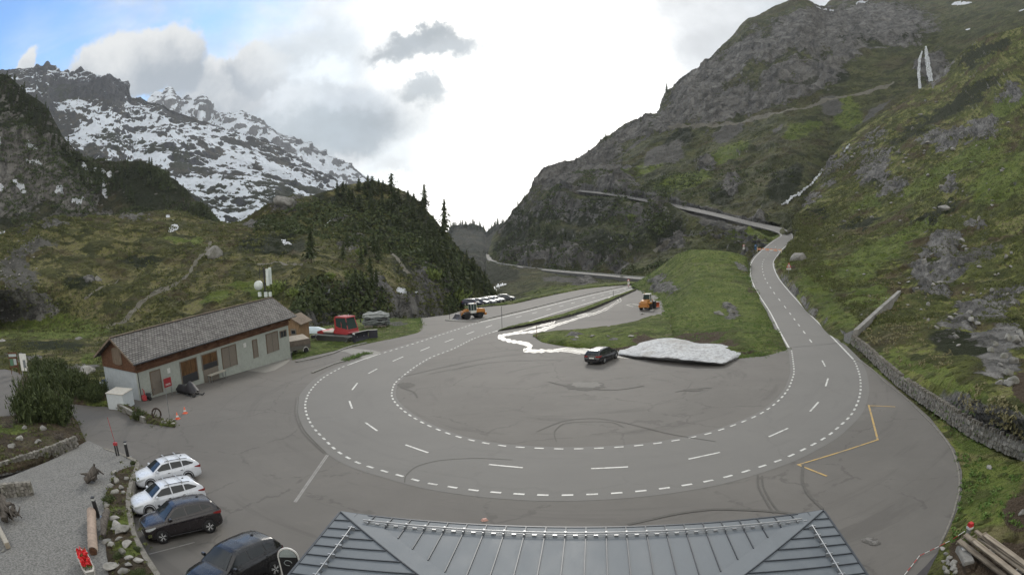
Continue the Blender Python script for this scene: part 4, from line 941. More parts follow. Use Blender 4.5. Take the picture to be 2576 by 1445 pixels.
def conifer(p, h, label, group=None, k=None, name='conifer', cat='tree', w=1.0):
    me, tr = CONI[random.randrange(5) if k is None else k]
    e = bpy.data.objects.new(name, None); COL.objects.link(e); e.location = p; e.scale = (h/10*w, h/10*w, h/10); e.rotation_euler = (0, 0, random.uniform(0, 6.28))
    a = bpy.data.objects.new('crown', me); b = bpy.data.objects.new('trunk', tr)
    for c in (a, b): COL.objects.link(c); c.parent = e
    return tag(e, label, cat, group)
def in_poly(x, y, P):
    c = False; j = len(P) - 1
    for i in range(len(P)):
        if (P[i][1] > y) != (P[j][1] > y) and x < (P[j][0] - P[i][0])*(y - P[i][1])/(P[j][1] - P[i][1]) + P[i][0]: c = not c
        j = i
    return c
def scatter_px(poly, n, seed=1):
    rnd = random.Random(seed); xs = [p[0] for p in poly]; ys = [p[1] for p in poly]; out = []
    while len(out) < n:
        x, y = rnd.uniform(min(xs), max(xs)), rnd.uniform(min(ys), max(ys))
        if in_poly(x, y, poly): out.append((x, y))
    return out
# forest on the cliff at the far left
def wood(poly, n, hr, label, group, names, seed, w=1.0):
    pts = scatter_px(poly, n, seed)
    for x, y in pts:
        r = hit(x, y, names)
        if r: conifer(r[0] - Vector((0, 0, .3)), random.uniform(*hr), label, group, w=w)
wood([(-10,195),(30,200),(70,240),(120,285),(150,345),(185,380),(150,395),(100,350),(60,300),(-10,270)], 46, (6, 11), 'dark conifer in the wood on top of the rocky cliff at the far left', 'conifers on the left cliff', ['left_cliff'], 3)
wood([(235,430),(300,420),(390,425),(450,480),(505,520),(530,560),(300,535),(250,500)], 50, (6, 11), 'dark conifer in the wooded hollow between the left cliff and the heath hill', 'conifers in the hollow below the cliff', ['left_cliff'], 4)
wood([(150,380),(215,400),(245,440),(250,500),(200,470),(160,420)], 16, (7, 11), 'small conifer clinging to the steep flank of the left cliff', 'conifers on the cliff flank', ['left_cliff'], 5)
wood([(850,480),(900,468),(945,462),(1000,485),(1035,500),(1070,540),(1090,585),(1060,620),(980,560),(900,530),(840,520)], 78, (3, 7), 'dark conifer in the wood on the rounded knoll in the middle', 'conifers on the wooded knoll', ['heath_hill'], 6, 1.6)
wood([(1080,560),(1120,600),(1160,650),(1200,690),(1225,730),(1190,760),(1120,700),(1060,640)], 44, (4, 8.5), 'slim conifer on the steep gorge flank of the knoll', 'conifers on the gorge flank', ['heath_hill'], 7, 1.1)
wood([(880,560),(960,600),(990,700),(960,780),(880,760),(860,650)], 16, (4, 7), 'low conifer scattered on the rocky face above the snow groomer', 'conifers above the groomer', ['heath_hill'], 9, 1.2)
for x, y, h, w, lb in ((1119, 590, 15, .9, 'tall lone conifer standing alone on the saddle right of the knoll'), (1068, 520, 11, 1, 'broad conifer on the skyline shoulder of the knoll above the gorge'), (985, 490, 10, 1.1, 'ragged conifer sticking up from the top of the knoll skyline'),
                   (783, 660, 9, 1.2, 'dark bushy conifer standing apart in the middle of the heath slope'), (942, 650, 8, 1.2, 'dark conifer beside the light path on the knoll flank'), (1222, 757, 11, 1.0, 'pointed conifer at the foot of the gorge flank behind the parked cars')):
    r = hit(x, y, ['heath_hill', 'gorge_side', 'far_hill']); conifer(r[0] - Vector((0, 0, .3)), h, lb, w=w)
for x, y, h, lb in ((1678, 232, 16, 'tiny dark conifer on the high skyline of the rocky mountain'), (1524, 352, 11, 'small conifer on the middle skyline ledge of the rocky mountain'), (1612, 304, 7, 'tiny shrub-like conifer on the skyline step of the rocky mountain'), (1303, 527, 12, 'conifer on the lower skyline spur of the rocky mountain'), (1320, 505, 9, 'second conifer up the lower skyline spur of the rocky mountain')):
    r = hit(x, y + 4, ['rocky_mountain']); conifer(r[0], h, lb)
wood([(1240,620),(1300,560),(1400,540),(1440,620),(1360,650),(1250,645)], 40, (5, 9), 'conifer on the dark wooded foot of the rocky mountain', 'conifers at the mountain foot', ['rocky_mountain'], 10, 1.3)
for x, y in [(1128 + 5.2*i, 0) for i in range(31)]:
    yy = np.interp(x, [c[0] for c in crest3], [c[1] for c in crest3]); r = hit(x + random.uniform(-2, 2), yy + random.uniform(2, 9), ['far_hill'])
    if r: conifer(r[0], random.uniform(11, 22), 'hazy conifer on the skyline of the far hill closing the valley', 'conifers on the far hill', w=1.2)

def shrubs(name, fr, n, size, cards, mat, ymin=.0, wmask=None, seed=1, label=None, flatz=.55, leaf=.38, dmin=0, region=None, up=.5):
    """ground cover nobody could count, one object"""
    g = np.random.default_rng(seed); nv, nu = fr.shape[:2]
    i, j = g.integers(int(1 + nv*ymin), nv - 1, n*4), g.integers(1, nu - 1, n*4)
    P = fr[i, j] + g.normal(0, .3, (n*4, 3))*[1, 1, 0]
    x, y, D = project(P); ok = (x > -30) & (x < 2606) & (y > -10) & (y < 1470) & (D > dmin)
    if region: ok &= np.array([in_poly(a, b, region) for a, b in zip(x, y)])
    nz = fbm(P, size[2], 3, .6, seed + 5); ok &= nz > size[3]
    P, D = P[ok][:n], D[ok][:n]; m = len(P)
    s = g.uniform(size[0], size[1], m)*(1 + D*size[4])
    C = rdir(m*cards, g); C[:, 2] = np.abs(C[:, 2])*flatz; sc = np.repeat(s, cards)[:, None]; q = g.uniform(.55, 1.05, (m*cards, 1))
    C0 = np.repeat(P, cards, 0) + C*sc*q
    N = C + rdir(m*cards, g)*.5; U = rdir(m*cards, g)*.6 + np.array([0, 0, up]); w = sc[:, 0]*leaf*g.uniform(.6, 1.3, m*cards)
    V, F = quads(C0, N/np.linalg.norm(N, axis=1, keepdims=True), U, w, w*1.1)
    o = make_mesh(name, V, F, mat, False); o['kind'] = 'stuff'; return o
shrubs('dwarf_shrubs', heath, 7000, (.35, .8, 18, -.15, .004), 9, M_shrub, seed=3)
shrubs('dark_bushes', heath, 2000, (.6, 1.2, 30, -.05, .005), 14, M_pine, seed=8, region=[(640,560),(800,500),(950,470),(1090,560),(1240,740),(1200,790),(900,800),(740,780),(760,650),(640,640)])
shrubs('cliff_bushes', cliff, 2600, (.7, 1.4, 40, .0, .003), 12, M_pine, seed=9)
shrubs('slope_shrubs', slope, 15000, (.13, .30, 20, -.05, .009), 9, M_shrub, seed=4, dmin=55, ymin=.34)
shrubs('mountain_bushes', mtn, 4500, (.8, 1.5, 60, -.05, .0025), 9, M_pine2, seed=5, region=[(1230,650),(1300,540),(1450,430),(1700,420),(2000,420),(1990,560),(1900,560),(1640,500),(1800,640),(1600,690),(1300,680)])
shrubs('mound_grass', mound, 5000, (.10, .2, 12, -.3, .002), 7, M_herb, seed=6, flatz=.9, leaf=.4, up=1.5)
# named boulders
boulder(536, 648, 62, 'big grey boulder beside the bend of the footpath on the heath hill', names=['heath_hill'], hfac=1.15)
for x, y, w, lb in ((696, 0, 0, 0),): pass
boulder(248, 705, 26, 'grey boulder on the heath left of the footpath', names=['heath_hill'], hfac=1.2)
boulder(712, 510, 60, 'whaleback rock on the heath hill skyline', names=['heath_hill'], hfac=.7)
boulder(8, 868, 50, 'large pale boulder at the left edge of the picture', light=True)
boulder(196, 860, 44, 'dark boulder in the meadow left of the shed gable', hfac=.9)
boulder(122, 915, 62, 'pale flat boulder behind the pine bushes', light=True, hfac=.6)
boulder(218, 945, 78, 'big pale boulder next to the shed gable', light=True, hfac=1.1)
boulder(2375, 528, 46, 'pale rounded boulder high on the grassy slope', names=['alpine_slope'], hfac=.8, light=True)
boulder(2462, 552, 24, 'upright grey stone on the high grassy slope', names=['alpine_slope'], hfac=1.3)
boulder(2012, 655, 62, 'large overhanging boulder beside the road barrier', names=['alpine_slope'], hfac=1.2)
boulder(1808, 790, 38, 'grey boulder lying on the green mound', names=['green_mound'], hfac=.8)
boulder(1842, 786, 34, 'broken rocky outcrop right of the boulder on the green mound', names=['green_mound'], hfac=.7)
boulder(2170, 876, 44, 'flat pale stone slab at the end of the channel wall', light=True, names=['alpine_slope'], hfac=.35)
boulder(2487, 1175, 34, 'white stone lying in the grass at the foot of the dry stone wall', light=True, names=['alpine_slope'], hfac=.6, name='stone', cat='stone')
rnd = random.Random(5)
for x, y in scatter_px([(2330,620),(2440,580),(2540,600),(2576,700),(2560,860),(2420,900),(2300,800)], 46, 8):
    boulder(x, y, rnd.uniform(9, 28), 'grey boulder in the rubble field high on the right slope', 'boulders in the rubble field', names=['alpine_slope'], light=rnd.random() < .4, hfac=rnd.uniform(.6, 1.1))
for x, y in scatter_px([(2480,860),(2576,830),(2576,1010),(2500,960)], 14, 9):
    boulder(x, y, rnd.uniform(26, 60), 'mossy boulder at the right edge above the dry stone wall', 'boulders above the dry stone wall', names=['alpine_slope'], hfac=rnd.uniform(.6, 1.1))
for x, y in scatter_px([(2000,420),(2300,260),(2520,140),(2570,500),(2200,600),(2080,700),(2010,600)], 60, 10):
    boulder(x, y, rnd.uniform(6, 20), 'small stone scattered over the upper right slope', 'stones on the upper slope', names=['alpine_slope'], light=rnd.random() < .5, hfac=rnd.uniform(.5, 1.0), name='stone', cat='stone')
for x, y in scatter_px([(2040,700),(2300,640),(2330,760),(2240,800),(2120,820)], 16, 11):
    boulder(x, y, rnd.uniform(5, 16), 'small pale stone on the grass beside the upper road', 'stones beside the upper road', names=['alpine_slope'], light=True, hfac=rnd.uniform(.5, .9), name='stone', cat='stone')
for x, y in scatter_px([(0,610),(120,600),(90,700),(60,800),(0,820)], 50, 12):
    boulder(x, y, rnd.uniform(4, 12), 'pale stone in the scree at the left edge of the heath hill', 'stones in the left scree', names=['heath_hill'], light=True, hfac=rnd.uniform(.6, 1), name='stone', cat='stone')
for x, y in scatter_px([(140,880),(260,900),(256,960),(150,940)], 14, 13):
    boulder(x, y, rnd.uniform(12, 34), 'grey stone heaped between the pine bushes and the shed', 'stones beside the shed gable', light=rnd.random() < .6, hfac=rnd.uniform(.6, 1), name='stone', cat='stone')
for i, (x, y, w) in enumerate(((1618, 790, 16), (1640, 782, 14), (1588, 846, 20), (1450, 848, 16), (1490, 846, 22), (1530, 846, 16))):
    boulder(x, y, w, ('grey stone block behind the loader bay' if i < 2 else 'pale stone in the grass tongue before the loader bay'), ('stones by the loader bay' if i < 2 else 'stones in the grass tongue'), light=True, name='stone', cat='stone', hfac=.6)
# far waterfall and streams
M_foam, T = new_mat('falling_water'); finish(T, T.mix(T.ramp(T.noise(T.vmath('MULTIPLY', T.new('ShaderNodeNewGeometry').outputs['Position'], (1, 1, .06)), .8, 5, .7), .40, .60), (.15, .16, .16), (.62, .66, .70)), .5, None, spec=.4)
def draped(name, pts, w, mat, names, lift, label, cat, seg=6, var=1.0):
    """ribbon lying on a surveyed surface along picture points"""
    P = []
    A = np.array([(p[0], p[1], p[2] if len(p) > 2 else w) for p in pts], float); t = np.linspace(0, len(A) - 1, (len(A) - 1)*seg + 1); B = np.stack([np.interp(t, range(len(A)), A[:, k]) for k in range(3)], 1)
    L_, R_ = [], []
    for i, (x, y, ww) in enumerate(B):
        ww *= 1 + var*(-.25 + .5*math.sin(i*2.1) + .35*math.sin(i*5.3)); dx, dy = (B[min(i + 1, len(B) - 1)] - B[max(i - 1, 0)])[:2]; n = math.hypot(dx, dy); ox, oy = -dy/n*ww/2, dx/n*ww/2
        for lst, s_ in ((L_, 1), (R_, -1)):
            r = hit(x + ox*s_, y + oy*s_, names); q = r[0] + (Vector((0, 0, CAMZ)) - r[0]).normalized()*lift; lst.append(tuple(q))
    n = len(L_); V = L_ + R_ + [tuple(Vector(p) - Vector((0, 0, .3))) for p in L_ + R_]; F = []
    for i in range(n - 1): F += [(i, n + i, n + i + 1, i + 1), (2*n + i, 2*n + i + 1, i + 1, i), (n + i, 3*n + i, 3*n + i + 1, n + i + 1)]
    o = make_mesh(name, V, F, mat, True)
    if label: tag(o, label, cat)
    else: o['kind'] = 'structure'
    return o
for nm, pts in (('waterfall', [(2329,116,4),(2330,130,9),(2333,155,13),(2338,185,14),(2343,210,11)]), ('waterfall', [(2320,128,3),(2313,150,7),(2311,185,8),(2315,228,8)])):
    draped(nm, pts, 6, M_foam, ['rocky_mountain'], 6.0, None, None, var=.25)
draped('stream', [(2068,424,3),(2062,438,5),(2050,450,6),(2042,462,4),(2024,474,5),(2012,486,7),(1992,494,6),(1982,506,7),(1966,514,4)], 8, M_foam, ['rocky_mountain', 'alpine_slope'], 2.0, None, None)
draped('stream', [(2137,362,3),(2130,372,5),(2122,382,3)], 6, M_foam, ['rocky_mountain', 'alpine_slope'], 2.0, None, None)

draped('river', [(1246,744,5),(1242,734,7),(1246,725,9),(1254,719,10),(1264,716,8),(1274,714,4)], 8, M_foam, ['gorge_side'], 1.2, None, None)
# ------------------------------------------------------------ vehicles
def paint(name, col, rough=.3, metal=0.0, coat=.6):
    if name in MATS: return MATS[name]
    m, T = new_mat(name); tc = T.new('ShaderNodeTexCoord').outputs['Object']
    n = T.noise(tc, 3.0, 5, .6); c = T.mix(T.math('MULTIPLY', T.ramp(n, .5, .8), .04), col, (.2, .18, .15))
    finish(T, c, T.ramp(n, .3, .8, rough, rough + .12), None, spec=.5, metal=metal, Coat_Weight=coat, Coat_Roughness=.06); MATS[name] = m; return m
def glass(name='car_glass', col=(.015, .019, .022)):
    if name in MATS: return MATS[name]
    m, T = new_mat(name); finish(T, col, .08, None, spec=.5); MATS[name] = m; return m
M_glass = glass(); M_glass2 = glass('cab_glass', (.03, .05, .05))
M_trim = obj_mat('black_trim', (.02, .02, .022), .55, .35)
M_rim = obj_mat('alloy_rim', (.55, .56, .57), .4, .5, .35)
M_head = obj_mat('headlight_lens', (.45, .48, .5), .1, .8)
M_tail = obj_mat('tail_light_lens', (.22, .012, .012), .2, .6)
M_plate = obj_mat('number_plate', (.65, .65, .62), .5)
def interp(x, pts):
    xs = [p[0] for p in pts]; return float(np.interp(x, xs, [p[1] for p in pts]))
CARS = {
 'wagon': dict(L=4.65, wb=2.70, wr=.335, xf=1.42, top=[(-2.34, .62), (-2.30, .92), (-2.2, 1.03), (-1.2, 1.02), (1.05, .95), (1.5, .90), (1.95, .80), (2.2, .68), (2.32, .56)],
   wid=[(-2.34, .66), (-2.25, .80), (-1.9, .875), (-1.2, .895), (1.4, .895), (1.85, .86), (2.1, .76), (2.25, .62), (2.32, .48)], roof=[(-2.24, 1.03), (-2.05, 1.20), (-1.80, 1.38), (-1.3, 1.44), (-.5, 1.465), (.1, 1.44), (.35, 1.38), (.75, 1.16), (1.12, .95)],
   wins=[[(.92, 1.01), (.33, 1.34), (-.18, 1.385), (-.20, 1.02)], [(-.27, 1.02), (-.25, 1.385), (-1.0, 1.365), (-1.02, 1.05)], [(-1.09, 1.06), (-1.07, 1.36), (-1.35, 1.345), (-1.85, 1.16), (-1.80, 1.10)]], doors=[.98, -.22, -1.12]),
 'suv': dict(L=4.25, wb=2.58, wr=.345, xf=1.30, top=[(-2.12, .65), (-2.10, .98), (-1.98, 1.10), (-1.0, 1.08), (.9, 1.02), (1.3, .99), (1.75, .92), (2.02, .78), (2.12, .60)],
   wid=[(-2.12, .66), (-2.02, .80), (-1.7, .88), (-1.0, .895), (1.2, .895), (1.7, .87), (1.95, .77), (2.08, .62), (2.12, .5)], roof=[(-2.06, 1.10), (-1.92, 1.27), (-1.72, 1.47), (-1.2, 1.56), (-.4, 1.59), (.1, 1.56), (.3, 1.50), (.65, 1.27), (1.0, 1.02)],
   wins=[[(.80, 1.09), (.26, 1.44), (-.20, 1.48), (-.22, 1.12)], [(-.29, 1.12), (-.27, 1.48), (-1.02, 1.46), (-1.08, 1.17)], [(-1.15, 1.18), (-1.10, 1.45), (-1.32, 1.43), (-1.62, 1.27)]], doors=[.86, -.25, -1.05]),
 'estate': dict(L=4.75, wb=2.80, wr=.34, xf=1.48, top=[(-2.38, .60), (-2.36, .92), (-2.26, 1.02), (-1.2, 1.0), (1.1, .93), (1.6, .89), (2.1, .78), (2.32, .64), (2.38, .52)],
   wid=[(-2.38, .74), (-2.28, .86), (-1.9, .90), (-1.2, .915), (1.5, .915), (2.0, .87), (2.2, .76), (2.34, .6), (2.38, .5)], roof=[(-2.33, 1.02), (-2.2, 1.15), (-1.95, 1.36), (-1.4, 1.43), (-.5, 1.46), (.2, 1.44), (.45, 1.38), (.85, 1.15), (1.2, .93)],
   wins=[[(.98, .99), (.40, 1.33), (-.15, 1.375), (-.17, 1.0)], [(-.24, 1.0), (-.22, 1.375), (-1.05, 1.36), (-1.08, 1.02)], [(-1.15, 1.03), (-1.12, 1.355), (-1.55, 1.33), (-2.0, 1.14), (-1.95, 1.06)]], doors=[1.02, -.2, -1.15]),
}
def belt_w(c, x, z, zt): return interp(x, c['wid'])*.93 - (z - zt)*.42
def car(kind, pmat, label, loc, yaw, group=None, bars=False, plate=False, detail=True, scale=1.0, cat='car', name='parked_car', spokes=5):
    c = CARS[kind]; t = thing(name, label, cat, loc, yaw, group, GN, scale)
    xs = np.unique(np.concatenate([np.linspace(c['wid'][0][0], c['wid'][-1][0], 40), [p[0] for p in c['wid']]]))
    mb = MB(); V = []; ns = 0
    for x in xs:
        w, zt = interp(x, c['wid']), interp(x, c['top']); end = min((x - xs[0]), (xs[-1] - x)); zb = .20 + .10*max(0, 1 - end/.35)
        sec = [(w*.86, zb), (w*.985, zb + .09), (w, .5*zb + .5*zt*.72), (w*1.0, zt*.78), (w*.975, zt - .07), (w*.90, zt - .012), (w*.55, zt + .018), (0, zt + .026)]
        full = [(-a, b) for a, b in sec[:-1]] + [sec[-1]] + [(a, b) for a, b in sec[-2::-1]]; ns = len(full); V += [(x, a, b) for a, b in full]
    n = len(xs); F = [(i*ns + k, i*ns + k + 1, (i + 1)*ns + k + 1, (i + 1)*ns + k) for i in range(n - 1) for k in range(ns - 1)]
    F += [(i*ns + ns - 1, i*ns, (i + 1)*ns, (i + 1)*ns + ns - 1) for i in range(n - 1)]
    mb.add(V, F, True); mb.add(V[:ns], [tuple(range(ns))]); mb.add(V[-ns:], [tuple(range(ns))])
    # greenhouse
    rs = np.unique(np.concatenate([np.linspace(c['roof'][0][0], c['roof'][-1][0], 34), [p[0] for p in c['roof']]])); V = []
    for x in rs:
        zt, zr = interp(x, c['top']) - .02, interp(x, c['roof']); zr = max(zr, zt + .012)
        hgt = zr - zt; w0 = belt_w(c, x, zt, zt); w1 = belt_w(c, x, zr, zt)
        sec = [(w0, zt), (w0 - hgt*.42*.5, zt + hgt*.5), (w1 + .02*min(1, hgt*4), zr - .06*min(1, hgt*3)), (w1 - .06, zr - .012), (w1*.5, zr + .012), (0, zr + .018)]
        full = [(-a, b) for a, b in sec[:-1]] + [sec[-1]] + [(a, b) for a, b in sec[-2::-1]]; ns = len(full); V += [(x, a, b) for a, b in full]
    n = len(rs); mb.add(V, [(i*ns + k, i*ns + k + 1, (i + 1)*ns + k + 1, (i + 1)*ns + k) for i in range(n - 1) for k in range(ns - 1)], True)
    body = mb.build('body', pmat, t)
    # glass
    zt0 = lambda x: interp(x, c['top']) - .02
    for s in (-1, 1):
        for wn in c['wins']:
            g = MB(); pts = []
            for i in range(len(wn)):
                (x0, z0), (x1, z1) = wn[i], wn[(i + 1) % len(wn)]
                pts += [(x0 + (x1 - x0)*k/3, z0 + (z1 - z0)*k/3) for k in range(3)]
            V = [(x, s*(belt_w(c, x, z, zt0(x)) + .012), z) for x, z in pts]; cx = sum(p[0] for p in pts)/len(pts); cz = sum(p[1] for p in pts)/len(pts)
            V.append((cx, s*(belt_w(c, cx, cz, zt0(cx)) + .013), cz)); m_ = len(pts); g.add(V, [(i, (i + 1) % m_, m_) for i in range(m_)], True); g.build('side_window', M_glass, t)
    def screen(nm, xa, xb):
        g = MB(); V = []; N_ = 8
        for i in range(N_ + 1):
            x = xa + (xb - xa)*i/N_; z = interp(x, c['roof']) + .02; w = belt_w(c, x, z, zt0(x)) - .10
            V += [(x, -w, z - .02), (x, -w*.5, z + .004), (x, 0, z + .01), (x, w*.5, z + .004), (x, w, z - .02)]
        nn = Vector((1, 0, 1)).normalized()*.012 if xa > 0 else Vector((-1, 0, 1)).normalized()*.012
        V = [tuple(Vector(v) + nn) for v in V]; g.add(V, [(i*5 + k, i*5 + k + 1, (i + 1)*5 + k + 1, (i + 1)*5 + k) for i in range(N_) for k in range(4)], True); g.build(nm, M_glass, t)
    rf = c['roof']; screen('windscreen', rf[-3][0] + .02, rf[-1][0] - .08); screen('rear_window', rf[2][0] - .06, rf[0][0] + .05)
    if not detail: pass
    wx = (c['xf'], c['xf'] - c['wb'])
    for x in wx:
        for s in (-1, 1):
            r = c['wr']; wd = interp(x, c['wid']); y = s*(wd - .085)
            w_ = MB(); w_.lathe([(r*.62, -.105), (r*.93, -.105), (r, -.07), (r, .07), (r*.93, .105), (r*.62, .105)], (x, y, r), 22, 'y'); wo = w_.build('wheel', M_black, t)
            rm = MB(); rm.lathe([(r*.64, .085), (r*.60, .10), (r*.55, .085), (r*.55, .06)], (x, y, r), 22, 'y', cap=False) if s > 0 else rm.lathe([(r*.64, -.085), (r*.60, -.10), (r*.55, -.085), (r*.55, -.06)], (x, y, r), 22, 'y', cap=False)
            rm.lathe([(.001, s*.10), (.05, s*.105), (.055, s*.08)], (x, y, r), 10, 'y')
            for k in range(spokes):
                a = 2*math.pi*k/spokes + .3
                for da in (-.16, .16):
                    rm.tube([(x + .03*math.cos(a), y + s*.095, r + .03*math.sin(a)), (x + r*.6*math.cos(a + da), y + s*.092, r + r*.6*math.sin(a + da))], .02, 5)
            rm.build('rim', M_rim, wo)
            ar = MB(); K = 16; V = []
            for k in range(K + 1):
                a = math.pi*(-.06 + 1.12*k/K); ca, sa = math.cos(a), math.sin(a); V += [(x + (r + .03)*ca, s*(wd + .004), r + (r + .03)*sa), (x + (r + .085)*ca, s*(wd + .008), r + (r + .085)*sa), (x + (r + .03)*ca, s*(wd - .14), r + (r + .03)*sa)]
            ar.add(V, [(3*k, 3*k + 1, 3*k + 4, 3*k + 3) for k in range(K)] + [(3*k, 3*k + 3, 3*k + 5, 3*k + 2) for k in range(K)], True)
            disc = [(x + (r + .03)*math.cos(math.pi*(-.06 + 1.12*k/K)), s*(wd - .06), r + (r + .03)*math.sin(math.pi*(-.06 + 1.12*k/K))) for k in range(K + 1)]
            ar.build('wheel_arch', M_trim, t)
    e0, e1 = c['wid'][-1][0], c['wid'][0][0]
    for s in (-1, 1):
        zt = interp(e0 - .3, c['top'])
        h = MB(); V = []
        for x, z0, z1 in ((e0 - .08, zt - .22, zt - .12), (e0 - .22, zt - .2, zt - .07), (e0 - .42, zt - .13, zt - .03), (e0 - .6, zt - .06, zt - .005)):
            w = interp(x, c['wid']) + .006; V += [(x + .01, s*w, z0), (x + .01, s*w*.985, z1)]
        h.add(V, [(2*i, 2*i + 1, 2*i + 3, 2*i + 2) for i in range(3)], True); h.build('headlight', M_head, t)
        h = MB(); V = []; zt = interp(e1 + .2, c['top'])
        for x, z0, z1 in ((e1 - .01, zt - .24, zt - .10), (e1 + .10, zt - .24, zt - .09), (e1 + .28, zt - .20, zt - .09), (e1 + .5, zt - .14, zt - .10)):
            w = interp(x, c['wid']) + .006; V += [(x - .008, s*w, z0), (x - .008, s*w*.99, z1)]
        V += [(e1 - .02, s*.42, zt - .22), (e1 - .02, s*.42, zt - .11)]
        h.add(V, [(2*i, 2*i + 1, 2*i + 3, 2*i + 2) for i in range(3)] + [(0, 1, 9, 8)], True); h.build('tail_light', M_tail, t)
        m_ = MB(); mx = c['wins'][0][0][0] - .12; m_.box((mx, s*(interp(mx, c['wid']) + .10), c['wins'][0][0][1] + .03), (.14, .2, .13)); m_.box((mx + .03, s*(interp(mx, c['wid']) - .0), c['wins'][0][0][1] - .0), (.08, .14, .05)); m_.build('wing_mirror', pmat, t, .03)
    # grille, bumper, seams, handles
    g = MB(); g.box((e0 - .015, 0, .50), (.05, .8, .14)); g.box((e0 - .05, 0, .30), (.08, 1.1, .10)); g.build('grille', M_trim, t, .01)
    g = MB(); g.box((e1 + .01, 0, .40), (.06, 1.2, .16)); g.build('rear_bumper', M_trim, t, .02)
    for s in (-1, 1):
        sm = MB()
        for x in c['doors']:
            w = interp(x, c['wid']); zt = zt0(x); sm.tube([(x, s*(w*.985 + .003), .34), (x, s*(w + .003), .62), (x, s*(w*.98 + .001), zt - .05)], .006, 4, smooth=False)
        sm.tube([(c['xf'] - .45, s*(.895 + .004), .30), (c['xf'] - c['wb'] + .45, s*(.895 + .004), .30)], .02, 4, smooth=False)
        for x in (c['doors'][1] + .22, c['doors'][2] + .2): sm.box((x, s*.905, zt0(x) - .13), (.16, .03, .025))
        sm.build('door_seam', M_trim, t)
    p = MB(); p.box((e0 + .012, 0, .42), (.01, .5, .11)); p.build('number_plate', M_plate, t)
    p = MB(); p.box((e1 - .012, 0, .70), (.01, .5, .11)); p.build('number_plate', M_plate, t)
    a = MB(); a.prism([(rf[3][0] + .12, rf[3][1] + .015), (rf[3][0] - .04, rf[3][1] + .075), (rf[3][0] - .06, rf[3][1] + .01)], -.02, .02); a.build('roof_antenna', M_trim, t)
    if bars:
        for x in (-1.0, -.15):
            b = MB(); zr = interp(x, c['roof']); w = belt_w(c, x, zr, zt0(x)); b.box((x, 0, zr + .10), (.07, 2*w + .06, .03)); b.box((x, w - .0, zr + .04), (.07, .05, .13)); b.box((x, -w, zr + .04), (.07, .05, .13)); b.build('roof_bar', MATS.get('roof_bar') or obj_mat('roof_bar', (.45, .46, .47), .35, .5, .5), t, .008)
        for s in (-1, 1):
            b = MB(); b.tube([(x, s*(belt_w(c, x, interp(x, c['roof']), zt0(x)) - .03), interp(x, c['roof']) + .03) for x in (.1, -.4, -1.0, -1.5)], .018, 6); b.build('roof_rail', M_trim, t)
    return t
def car_at(kind, pm, label, front, rear, side, group=None, **kw):
    """front, rear: picture points where the wheels of one side touch the ground; side +1 when that is the car's left side"""
    c = CARS[kind]; A, B = Vector(G(*front)), Vector(G(*rear)); yaw = math.atan2(A.y - B.y, A.x - B.x); sc = kw.pop('scale', (A - B).length/c['wb'])
    d = (A - B).normalized(); left = GN.cross(d); o = A - d*c['xf']*sc - left*side*.80*sc
    return car(kind, pm, label, o, yaw, group, scale=sc, **kw)
P_white = paint('white_paint', (.62, .65, .70), .25); P_black = paint('black_paint', (.010, .010, .012), .2, 0, .5); P_blue = paint('dark_blue_paint', (.015, .018, .045), .35, 0, .25); P_silver = paint('silver_paint', (.16, .175, .20), .4, .2, .2); P_brown = paint('dark_plum_paint', (.015, .012, .014), .2, 0, .5); P_grey = paint('grey_paint', (.05, .058, .07), .4, .1, .2)
car_at('wagon', P_white, 'white estate car with roof bars parked farthest from the camera in the left row', (382, 1231), (497, 1206), 1, 'white estate cars by the gravel terrace', bars=True, spokes=9, scale=.93)
car_at('wagon', P_white, 'white estate car with roof bars half hidden behind the black car', (380, 1299), (497, 1272), 1, 'white estate cars by the gravel terrace', bars=True, spokes=9, scale=.93)
car_at('suv', P_brown, 'black compact car parked beside the white estate cars', (412.8, 1365), (530.4, 1338), 1, 'black cars by the gravel terrace')
car_at('suv', P_black, 'black compact car nearest the camera, cut by the bottom edge of the picture', (574, 1508), (693, 1447), 1, 'black cars by the gravel terrace')
car_at('estate', P_black, 'black estate car parked alone in front of the dirty snow bank', (1547.8, 901.4), (1519, 914), -1, scale=1.0)
far = [('estate', P_blue, 'dark car half hidden behind the orange loader at the left end of the far row', (1190, 768), 5.75), ('estate', P_blue, 'dark blue car second from the left in the far row', (1207, 767), 5.78), ('wagon', P_silver, 'silver car third from the left in the far row', (1224, 765), 5.78),
       ('estate', P_blue, 'dark blue car with a bright roof fourth from the left in the far row', (1236, 762), 5.8), ('wagon', P_black, 'black car fifth from the left in the far row', (1247, 760.5), 5.8), ('suv', P_grey, 'dark grey car at the right end of the far row, apart from the others', (1273, 757), 6.1)]
for k, pm, lb, (x, y), yw in far:
    car(k, pm, lb, G(x, y), yw, 'cars in the far row beside the gorge', spokes=5)

